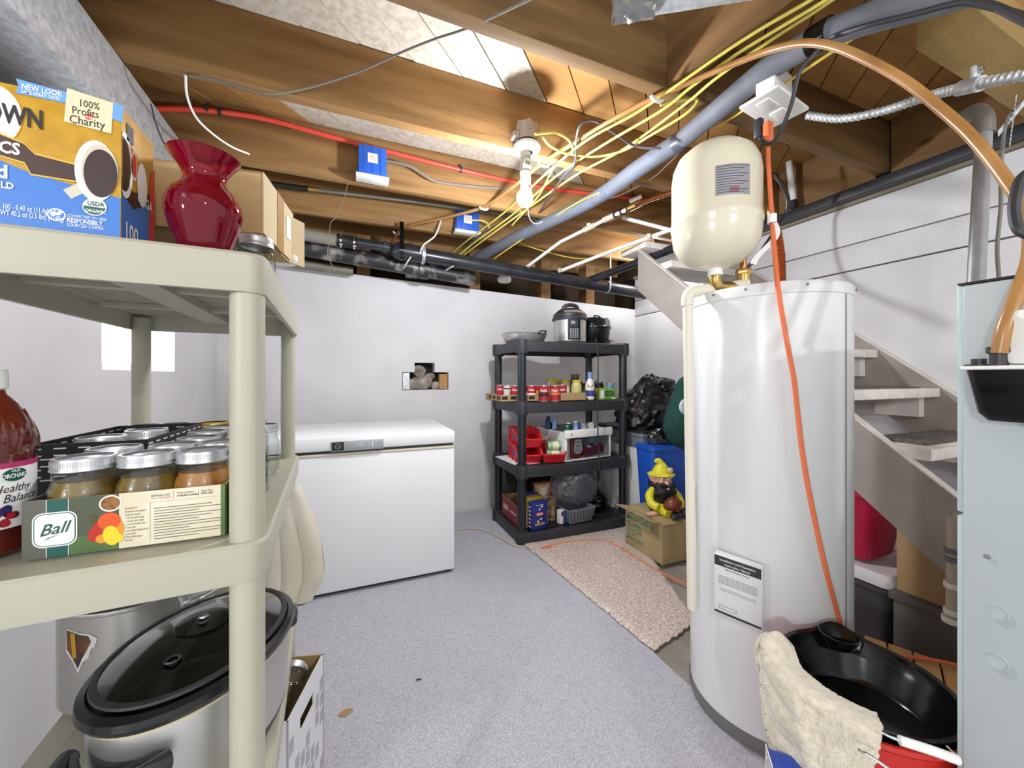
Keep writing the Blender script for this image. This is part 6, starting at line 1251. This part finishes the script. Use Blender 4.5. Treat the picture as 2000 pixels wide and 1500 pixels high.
# wrapped hose stub behind the furnace corner
t = thing('wrapped_pipe', 'tape wrapped pipe stub standing behind the furnace corner', 'pipe', at(1856, 1190, d=.90))
q0, q1 = at(1861, 1215, d=.93), at(1863, 1010, d=.93)
WR = mat('pipe_wrap', '#8d7d6c', .7, 0, .3, 60)
b = MB(); b.cyl(q0, q1, .0125, WR, seg=14); b.build('pipe', t); b = MB(); b.cyl(q1, V(q1.x + .02, FYY, q1.z + .01), .0125, WR, seg=14); b.build('elbow_stub', t)
for k in (.02, .1, .35, .6, .68): b = MB(); c_ = q0.lerp(q1, k); b.cyl(c_ - V(0, 0, .006), c_ + V(0, 0, .006), .0165 + .003 * (k < .1), mat('wrap_band', '#b5a796', .5) if k < .5 else mat('wrap_dark', '#4a4446', .5), seg=14); b.build('band', t)
# ---------------------------------------------------------------- drain pan on the red bucket, cloth
PC = V(1.155, .538, 0); PZ = .47; PR = .172
REDK = mat('bucket_red', '#c4281f', .35)
t = thing('red_bucket', 'red plastic bucket under the black drain pan', 'bucket', (PC.x, PC.y, 0))
b = MB(); b.lathe([(0, .004), (.118, .002), (.122, .01), (.172, .43), (.180, .433), (.186, .44), (.184, .449), (.178, .450), (.172, .44), (.168, .42), (.118, .012), (0, .010)], REDK, c=(PC.x - .010, PC.y + .008, 0), seg=48); b.build('shell', t)
b = MB(); pts = [V(PC.x - .012 + math.cos(a) * .18, PC.y + .004 + math.sin(a) * .18, .37 - .03 * math.sin((a - 3.9) * 1.0)) for a in [3.9 + .24 * k for k in range(10)]]; b = MB(); b.tube([at(1676, 1464, d=.75), at(1702, 1478, d=.735), at(1745, 1508, d=.715)], .003, CHROME, 8, 6); b.build('bail', t)
ga, gb = at(1757, 1446, d=.752), at(1870, 1484, d=.73); b = MB(); b.tube([ga, (ga + gb) / 2 + V(0, -.004, .003), gb], .0085, WHITE, 12, 4); b.build('grip', t)
b = MB(); b.tube([at(1722, 1430, d=.768), ga, gb, gb + V(.02, .02, .0)], .003, CHROME, 8, 4); b.build('bail_end', t)
t = thing('drain_pan', 'glossy black oil drain pan with a spout set on the red bucket', 'pan', (PC.x, PC.y, PZ - .1))
PANM = mat('pan_black', '#0f1010', .14)
sa = math.atan2(at(1645, 1250, Z=PZ).y - PC.y, at(1645, 1250, Z=PZ).x - PC.x)
def pan_r(a, base):
    k = math.exp(-((((a - sa + PI) % (2 * PI)) - PI) / .24) ** 2); return base + .032 * k
b = MB()
prof = [(0, .012), (.125, .012), (.135, .02), (.150, .07), (.153, .073), (.162, .108), (.170, .112), (.172, .107), (.165, .100)]
vs = []; seg = 96
for k in range(seg):
    a = 2 * PI * k / seg
    for i, (r_, z_) in enumerate(prof):
        rr_ = r_ if i < 5 else pan_r(a, r_); sp = math.exp(-((((a - sa + PI) % (2 * PI)) - PI) / .24) ** 2)
        vs.append((PC.x + math.cos(a) * rr_, PC.y + math.sin(a) * rr_, PZ - .112 + z_ + (.012 * sp if i > 4 else 0)))
n = len(prof); fs = [(k * n + i, ((k + 1) % seg) * n + i, ((k + 1) % seg) * n + i + 1, k * n + i + 1) for k in range(seg) for i in range(n - 1)]
b.add(vs, fs, PANM); b.lathe([(.165, .1), (.15, .06), (.128, .0), (0, .0)], PANM, c=(PC.x, PC.y, PZ - .112), seg=64); b.build('bowl', t)
b = MB(); a = sa; q = V(PC.x + math.cos(a) * .158, PC.y + math.sin(a) * .158, PZ - .005)
b.lathe([(.044, .008), (.042, .0), (.034, -.022), (.018, -.034), (0, -.037)], PANM, c=q, seg=32); b.lathe([(.047, .004), (.048, .009), (.044, .011), (.043, .006)], PANM, c=q, seg=32); b.build('spout_cup', t)
# cleaning cloth over the rim
CLO = mat('terry_cloth', '#cfc4ae', .98, 0, 1.0, 220, '#e2d9c6', 60, 3, sheen=.3)
ca = math.atan2(at(1590, 1335, Z=PZ).y - PC.y, at(1590, 1335, Z=PZ).x - PC.x)
qa_, qb_ = at(1585, 1285, Z=PZ), at(1722, 1440, Z=PZ - .01)
ca0 = math.atan2(qa_.y - PC.y, qa_.x - PC.x); ca1 = math.atan2(qb_.y - PC.y, qb_.x - PC.x)
if ca0 < 0: ca0 += 2 * PI
if ca1 < 0: ca1 += 2 * PI
def cl(u, v):
    # u along the rim from the back left to the front, v from inside the pan over the rim and down outside
    Lm = .07 + .20 * math.sin(PI * (.10 + .62 * u)); L_ = -.05 + (Lm + .05) * v
    aa = ca0 + (ca1 - ca0) * u + (.55 * (1 - u) - .28 * u) * max(0, v - .2)
    hump = .040 * math.exp(-((u - .10) / .10) ** 2) * math.exp(-((L_ + .01) / .045) ** 2)
    if L_ < 0: r_ = .180 + L_ * .8; zz = PZ + .010 + L_ * .15
    elif L_ < .03: th = L_ / .03 * PI / 2; r_ = .180 + .028 * math.sin(th); zz = PZ - .004 + .014 * math.cos(th)
    else: r_ = .208 + (L_ - .03) * .12; zz = PZ - .006 - (L_ - .03)
    q = V(PC.x + math.cos(aa) * r_, PC.y + math.sin(aa) * r_, zz + hump)
    fold = .016 * math.exp(-((u - .62 - .25 * (v - .5)) / .07) ** 2) * math.exp(-((v - .45) / .22) ** 2)
    nz = abs(mnoise.noise(V(u * 4, v * 5, 1))) * .012 + mnoise.noise(V(u * 55, v * 60, 5)) * .0022 + fold
    return q + V(math.cos(aa) * nz, math.sin(aa) * nz, nz * .6)
b = MB(); b.surf(cl, 110, 110, CLO, .006); q0_ = cl(0, .55); b.surf(lambda u, v: cl(0, .30 + .35 * u) + V(-.012 * math.sin(v * PI * 1.6) * (1 - .3 * u) - .004, .004, .022 * (1 - math.cos(v * PI * 1.6)) * .5 - .01), 12, 10, CLO, .004); one('terry_cloth', b, 'cream terry cloth draped over the edge of the black pan', 'cloth')
# blue cleaner carton by the bucket
qj = at(1560, 1470, d=.86)
t = thing('cleaner_carton', 'blue carton with a white lined label beside the red bucket', 'carton', (qj.x - .02, qj.y, 0), -.75)
JB = mat('jug_blue', '#1f3f9e', .35); b = MB(); b.bx(-.045, .045, -.03, .03, .02, .335, JB, .004); b.build('box', t, world=False)
b = MB(); b.bx(-.044, .044, -.028, .028, 0, .02, JB); b.build('base', t, world=False)
b = MB(); b.bx(-.0462, -.0448, -.028, .028, .285, .345, PAPER)
for k in range(6): b.bx(-.047, -.0461, -.024, .024 - .006 * (k % 3), .337 - k * .0085, .339 - k * .0085, GREY)
b.bx(-.044, .04, -.0312, -.0298, .285, .333, PAPER)
for k in range(6): b.bx(-.038, .034 - .01 * (k % 3), -.0318, -.0311, .327 - k * .0075, .329 - k * .0075, GREY)
b.build('label_panel', t, world=False)
# ---------------------------------------------------------------- under the stairs
def tote(name, lab, x0, x1, y0, y1, z0, z1, m, lidm=None, taper=.02, lidh=.03, cat='tote', handle=True, over=.012):
    t = thing(name, lab, cat, ((x0 + x1) / 2, (y0 + y1) / 2, z0))
    b = MB(); vs = [(p[0], p[1], z0) for p in rring(x0 + taper, x1 - taper, y0 + taper, y1 - taper, .03, 4)] + [(p[0], p[1], z1) for p in rring(x0, x1, y0, y1, .03, 4)]
    n = len(vs) // 2; b.add(vs, [(k, (k + 1) % n, (k + 1) % n + n, k + n) for k in range(n)] + [tuple(range(n)), tuple(range(n, 2 * n))], m); b.build('tub', t)
    b = MB(); P = rring(x0 - over * .7, x1 + over * .7, y0 - over * .7, y1 + over * .7, .035, 4); n = len(P); zr = z1 - .03
    b.add([(p[0], p[1], zr) for p in P] + [(p[0], p[1], zr + .02) for p in P], [(k, (k + 1) % n, (k + 1) % n + n, k + n) for k in range(n)] + [tuple(range(n)), tuple(range(n, 2 * n))], m); b.build('rim', t)
    if lidm:
        b = MB(); lv = [(over, z1 - .004), (over, z1 + lidh * .5), (over - .012, z1 + lidh), (-.03, z1 + lidh), (-.035, z1 + lidh * .7)]
        vs = [];
        for k_, zz in lv: vs += [(p[0], p[1], zz) for p in rring(x0 - k_, x1 + k_, y0 - k_, y1 + k_, .035, 4)]
        n = len(vs) // len(lv); b.add(vs, [(a * n + k, a * n + (k + 1) % n, (a + 1) * n + (k + 1) % n, (a + 1) * n + k) for a in range(len(lv) - 1) for k in range(n)] + [tuple(range((len(lv) - 1) * n, len(lv) * n))], lidm); b.build('lid', t)
    return t
CRIM = mat('tote_crimson', '#b5163f', .4)
t = tote('storage_tote', 'dark clear storage tote with a white lid under the stairs', 2.03, 2.42, .86, 1.30, .005, .33, mat('tote_smoke', '#4a4a4c', .25), mat('lid_white', '#d8d4d4', .4), lidh=.045)
tote('storage_tote', 'crimson red storage tote stacked under the stairs', 2.06, 2.38, .92, 1.28, .380, .70, CRIM, None, .045)
b2 = MB(); CBX = mat('stair_cardboard', '#a98a62', .8)
t = thing('cardboard_box', 'plain cardboard box stacked beneath the stair stringer', 'box', (2.2, .62, .33))
b2.bx(2.04, 2.40, .50, .84, .335, .585, CBX, .003); b2.build('body', t); b2 = MB(); b2.bx(2.038, 2.402, .60, .65, .584, .587, mat('packing_tape', '#b58e55', .25)); b2.build('tape', t)
t = thing('grey_crate', 'low dark grey crate carrying the cardboard box under the stairs', 'crate', (2.2, .6, 0)); b = MB(); b.bx(2.02, 2.46, .44, .845, 0, .30, mat('crate_grey', '#5b5654', .6), .01); b.build('body', t); b = MB(); b.bx(2.01, 2.47, .43, .855, .30, .333, mat('crate_grey', '#5b5654', .6), .006); b.build('lid', t)
t = thing('wooden_crate', 'raw pine wooden crate on the floor behind the black pan', 'crate', (1.72, .66, 0), R(24))
b = MB()
for k in range(4): b = MB(); b.bx(-.17, .17, -.13 + k * .0655, -.07 + k * .0655, .185, .203, CRATEW, .002); b.build('slat', t, world=False)
for y in (-.12, .12):
    for k in range(3): b = MB(); b.bx(-.16, .16, y - .009, y + .009, .0 + k * .062, .057 + k * .062, CRATEW, .002); b.build('slat', t, world=False)
for x in (-.169, .169): b = MB(); b.bx(x - .009, x + .009, -.13, .13, 0, .184, wood('crate_end', '#8a5a2c', '#a8743c', 'Y')); b.build('end_board', t, world=False)
b = MB(); b.bx(1.68, 1.93, .95, 1.42, 0, .02, CRATEW); b.bx(1.72, 1.90, .93, 1.36, .02, .035, CRATEW)
t = thing('plank_offcuts', 'pine boards lying on the floor beside the water heater', 'boards', (1.8, 1.15, 0))
for k in range(4): b = MB(); b.box((1.70 + k * .06, 1.15 + .02 * k, .01 + .004 * (k % 2)), (.05, .5, .018), CRATEW, rz=.15 * (k - 1)); b.build('board', t)
b = MB(); random.seed(5)
pts = [V(1.75 + .13 * math.cos(k * .8) * (1 - k * .01), 1.0 + .11 * math.sin(k * .8), .045 + .003 * k) for k in range(20)] + [V(1.85, .86, .1), V(1.80, .75, .19), V(1.86, .66, .22), V(1.93, .55, .215), V(2.0, .45, .12)]
b.tube(pts, .006, ORG, 8, 4); one('orange_cord_coil', b, 'orange cord coiled on the floor beneath the stairs', 'cord')
# ---------------------------------------------------------------- the heap between black shelf and water heater
GT = mat('tote_grey', '#7f868f', .4)
tote('storage_tote', 'lower grey storage tote with a white lid behind the gnome', 2.12, 2.62, 2.42, 3.05, .008, .385, GT, mat('lid_white', '#d8d4d4', .4), lidh=.03)
tote('storage_tote', 'upper grey storage tote under the black bag', 2.14, 2.60, 2.44, 3.03, .418, .745, GT, mat('lid_black', '#2b2c2e', .45), lidh=.02)
BAGM = mat('bin_bag_film', '#0b0b0c', .34, 0, .6, 9, coat=.15)
def bagshape(q): return V(q.x * (1 - .45 * max(0, q.z) / .3), q.y * (1 - .4 * max(0, q.z) / .3), q.z)
b = blob((2.40, 2.60, .93), .27, BAGM, 1.7, .34, 1.3, (1.15, .85, 1.05), flat=.768, n=5, shape=bagshape)
b3 = b
b = blob((2.44, 2.52, 1.12), .085, BAGM, 5.7, .3, 1.7, (1.35, .9, .8), n=4)
b2 = blob((2.30, 2.38, .56), .12, BAGM, 3.1, .35, 2.0, (.75, .4, 1.5), n=4); b3.add(b.v, b.f, BAGM); b3.add(b2.v, b2.f, BAGM)
one('bin_bag', b3, 'glossy black plastic bin bag heaped on the grey totes', 'bag')
BT_ = mat('tub_blue', '#1f55b8', .35)
t = tote('recycling_tub', 'bright blue plastic tub behind the gnome by the cream pipe', 2.00, 2.42, 2.16, 2.36, .025, .69, BT_, None, .03, cat='tub')
b = MB(); b.bx(2.06, 2.13, 2.168, 2.172, .535, .61, PW); b.bx(2.064, 2.126, 2.166, 2.169, .539, .606, mat('sticker_navy', '#22376e', .5)); b.bx(2.07, 2.095, 2.1645, 2.167, .56, .60, mat('sticker_rose', '#b06a7a', .5)); b.bx(2.07, 2.115, 2.1645, 2.167, .545, .552, PW); b.build('sticker', t)
b = blob((2.20, 2.26, .73), .13, glass('clear_film', '#d8dadc', 1.2, .12), 6.1, .3, 2.2, (1.2, .6, .6), flat=.692, n=4)
one('clear_bag', b, 'crumpled clear plastic bag of pale cloths on the blue tub', 'bag')
FEL = mat('green_fleece', '#1d4d44', .9, 0, .3, 120, '#163e37', 6)
b = blob((2.32, 2.18, .93), .22, FEL, 2.4, .12, 1.2, (.75, .45, 1.25), n=5, shape=lambda q: V(q.x + .05 * math.sin(q.z * 9), q.y, q.z))
one('green_fleece', b, 'dark green fleece hanging behind the cream relief pipe', 'fleece')
b = MB(); b.lathe([(0, -.02), (.04, -.015), (.055, 0), (.05, .015), (0, .02)], mat('pale_pom', '#c9ced8', .9, 0, .4, 60), T=Matrix.Translation((2.18, 2.045, .985)) @ Matrix.Rotation(R(90), 4, 'X'), seg=20); one('pale_patch', b, 'pale rounded cloth lump on the green fleece', 'cloth')
# folded white table leaning edge on
t = thing('folding_table', 'white folding table leaning on edge beside the black shelf', 'table', (2.14, 2.40, 0))
b = MB(); Tt = Matrix.Translation((2.105, 2.36, .02)) @ Matrix.Rotation(R(90), 4, 'Z') @ Matrix.Rotation(R(90), 4, 'X')
b.prism(rring(0, .60, 0, .60, .12, 8), .026, WHITE, T=Tt); b.build('tabletop', t)
b = MB(); b.prism(rring(.02, .58, .02, .58, .11, 8), .012, mat('table_under', '#c9c9cc', .5), T=Tt @ Matrix.Translation((0, 0, .026))); b.build('underside', t)
# cardboard carton with stencilled lettering
KB = mat('carton_kraft', '#b39f74', .8, 0, .1, 60, '#a38e63', 5)
kx0, kx1, ky0, ky1, kz0, kz1 = 1.775, 2.10, 1.84, 2.19, .025, .292
t = thing('kraft_carton', 'worn cardboard carton with green stencil under the gnome', 'carton', ((kx0 + kx1) / 2, (ky0 + ky1) / 2, kz0))
b = MB(); b.bx(kx0, kx1, ky0, ky1, kz0, kz1, KB, .004); b.build('body', t)
b = MB(); Tf = Matrix.Translation((kx0, ky0, kz1)); b.box((kx0 - .025, (ky0 + ky1) / 2, kz1 + .004), (.09, ky1 - ky0 + .02, .004), KB, rot=Matrix.Rotation(R(10), 3, 'Y')); b.box((kx0 + .15, ky0 + .03, kz1 + .006), (.34, .13, .004), KB, rot=Matrix.Rotation(R(8), 3, 'X')); b.build('flap', t)
b = MB(); b.box((kx0 - .014, ky0 + .10, kz1 - .006), (.05, .09, .012), mat('duct_tape', '#8f98a6', .3, .3), rot=Matrix.Rotation(R(25), 3, 'Y')); b.build('tape', t)
b = MB(); b.bx(kx0 - .0012, kx0 - .0002, ky0 + .03, ky0 + .10, kz1 - .10, kz1 - .004, mat('kraft_torn', '#8c7850', .9)); b.build('torn_patch', t)
b = MB()
for k, (s_, zz, sz) in enumerate((('MA-KWT-300-65', .19, .042), ('DESC 4 LIGHTS', .135, .026), ('COLOR CLEAR', .112, .026), ('QTY 4 PC', .085, .026), ('MADE IN CHINA', .055, .026))): b.text(s_, (kx0 - .0016, ky1 - .02, kz0 + zz), sz, INKG, (0, -1, 0), sx=.85, depth=0, bold=.02)

for (ya, yb, z_) in ((.05, .10, .236), (.12, .18, .232), (.20, .24, .228), (.02, .06, .168), (.08, .16, .164)): b.bx(kx0 - .0018, kx0 - .0014, ky1 - yb, ky1 - ya, kz0 + z_ - .004, kz0 + z_ + .004, INKG)
b.build('stencil', t)
b = MB(); b.sph((1.985, 1.80, .19), .042, WHITE, seg=20); b.cyl((1.985, 1.805, .15), (1.985, 1.80, .12), .018, WHITE); b.cyl((1.985, 1.805, .12), (1.985, 1.805, .014), .025, WHITE); one('globe_lamp', b, 'white round globe lamp behind the cream pipe foot', 'lamp')
# ---------------------------------------------------------------- garden gnome
gx, gy, gz = 1.905, 1.985, kz1 + .008
t = thing('garden_gnome', 'seated garden gnome figurine in yellow and black holding a football', 'figurine', (gx, gy, gz), R(-14))
GY = mat('gnome_yellow', '#d8d02c', .4); GK = mat('gnome_black', '#1a1a1b', .45, 0, .6, 40); SK = mat('gnome_skin', '#dba58c', .45); BOOT = mat('gnome_boot', '#232529', .35)
b = MB(); b.lathe([(0, 0), (.07, 0), (.082, .02), (.078, .07), (.06, .13), (.045, .165), (0, .17)], GK, sy=.8, seg=28); b.build('torso', t, world=False)
for s in (-1, 1): b = MB(); b.tube([(s * .055, .0, .145), (s * .095, -.02, .115), (s * .10, -.06, .075), (s * .075, -.095, .06)], .027, GY, 12, 4); b.build('sleeve', t, world=False)
b = MB(); b.sph((.062, -.105, .062), .02, SK, (1.1, 1, .9)); b.sph((-.10, -.085, .02), .022, SK, (1.4, .9, .7))
for k in range(4): b.tube([(.06 - k * .008, -.115, .07 - k * .008), (.045 - k * .006, -.125, .066 - k * .009)], .006, SK, 8)
for k in range(4): b.tube([(-.12, -.09 + k * .009, .018), (-.14, -.095 + k * .011, .012)], .006, SK, 8)
b.build('hand', t, world=False)
b = MB()
b.tube([(-.03, -.02, .03), (-.03, -.09, .035), (-.02, -.13, .03)], [.04, .036, .03], GY, 14, 5); b.tube([(.05, -.02, .03), (.085, -.07, .03), (.115, -.10, .02)], [.036, .032, .03], GK, 12, 5); b.tube([(.085, -.05, .03), (.12, -.055, .015)], [.034, .028], GY, 12)
b.build('leg', t, world=False)
b = MB(); b.sph((.02, -.15, .022), .03, BOOT, (1.8, 1, .75), rot=Matrix.Rotation(.5, 3, 'Z')); b.sph((.10, -.13, .02), .03, BOOT, (1.9, 1, .7), rot=Matrix.Rotation(-.3, 3, 'Z')); b.build('boot', t, world=False)
b = MB(); b.sph((0, -.01, .215), .058, SK, (1.08, .95, .95)); b.sph((0, -.068, .205), .017, SK, (1.1, 1, 1)); 
for s in (-1, 1): b.sph((s * .028, -.055, .198), .02, mat('gnome_cheek', '#d98f7a', .45))
b.build('head', t, world=False)
b = MB()
for s in (-1, 1): b.add([(s * .055, -.01, .20), (s * .058, -.02, .235), (s * .098, -.005, .252), (s * .075, .0, .205), (s * .06, .012, .22)], [(0, 1, 2, 3), (0, 3, 4), (4, 3, 2), (4, 2, 1), (0, 4, 1)], SK)
b.build('ear', t, world=False)
b = MB()
for s in (-1, 1): b.sph((s * .024, -.058, .228), .012, PW); b.sph((s * .024, -.0685, .228), .005, INK, seg=10, ring=6)
b.build('eye', t, world=False)
b = blob((0, -.045, .15), .062, GK, 3.3, .25, 2.5, (1.15, .75, 1.15), n=4); b.sph((-.03, -.078, .192), .02, GK, (1.7, .7, .8), rot=Matrix.Rotation(.3, 3, 'Y')); b.sph((.03, -.078, .192), .02, GK, (1.7, .7, .8), rot=Matrix.Rotation(-.3, 3, 'Y')); b.sph((0, .03, .18), .06, GK, (1.2, .8, 1.2))
for s in (-1, 1): b.tube([(s * .012, -.07, .243), (s * .038, -.062, .247)], .006, GK, 8)
b.build('beard', t, world=False)
b = MB(); b.sph((0, -.085, .172), .010, mat('gnome_lip', '#e3b09c', .4), (1.3, .7, .7)); b.build('lip', t, world=False)
b = MB(); b.lathe([(.088, .245), (.09, .249), (.06, .262), (.055, .275), (.038, .305), (.022, .325), (0, .332)], GY, sy=.92, seg=28); b.tube([(.0, 0, .315), (-.015, 0, .335), (-.03, 0, .338), (-.042, 0, .328)], [.022, .02, .018, .012], GY, 12, 4); b.build('hat', t, world=False)
b = MB(); b.sph((.03, -.058, .285), .02, mat('gnome_badge', '#d9c08a', .5), (1.1, .5, .9)); b.build('hat_badge', t, world=False)
FB = mat('football_brown', '#6e3018', .35); b = MB(); b.lathe([(.046 * math.sin(PI * k / 14) ** .8 if 0 < k < 14 else 0, -.068 + .136 * k / 14) for k in range(15)], FB, T=Matrix.Translation((.005, -.13, .088)) @ Matrix.Rotation(R(78), 4, 'Y'), seg=24); fbp = b.build('football', t, world=False); b = MB()
for k in range(6): b.box((-.028 + k * .012, -.150 - .0, .052 + .0), (.004, .010, .003), PW)
b.build('lacing', fbp, world=False)
# cords on the floor
cable('orange_floor_cord', [at(u, v, Z=.030) for u, v in ((1068, 1068), (1090, 1062), (1130, 1056), (1180, 1056), (1215, 1072), (1250, 1095), (1290, 1118), (1340, 1140), (1390, 1160))], .0055, ORG, 'orange extension cord lying across the beige rug', 'cord')
b = MB(); q = at(1068, 1069, Z=.032); b.tube([q + V(.03, .0, 0), q - V(.035, .005, 0)], [.012, .009], ORG, 10); one('cord_socket', b, 'orange cord socket end on the rug edge', 'plug')
cable('ivory_cord', [at(u, v, Z=.014) for u, v in ((888, 1036), (915, 1032), (945, 1036), (975, 1050), (1000, 1064), (1030, 1072))] + [at(1060, 1069, Z=.03)], .004, mat('ivory_cord', '#c9bb98', .5), 'thin ivory cord lying on the carpet beside the freezer', 'cord')
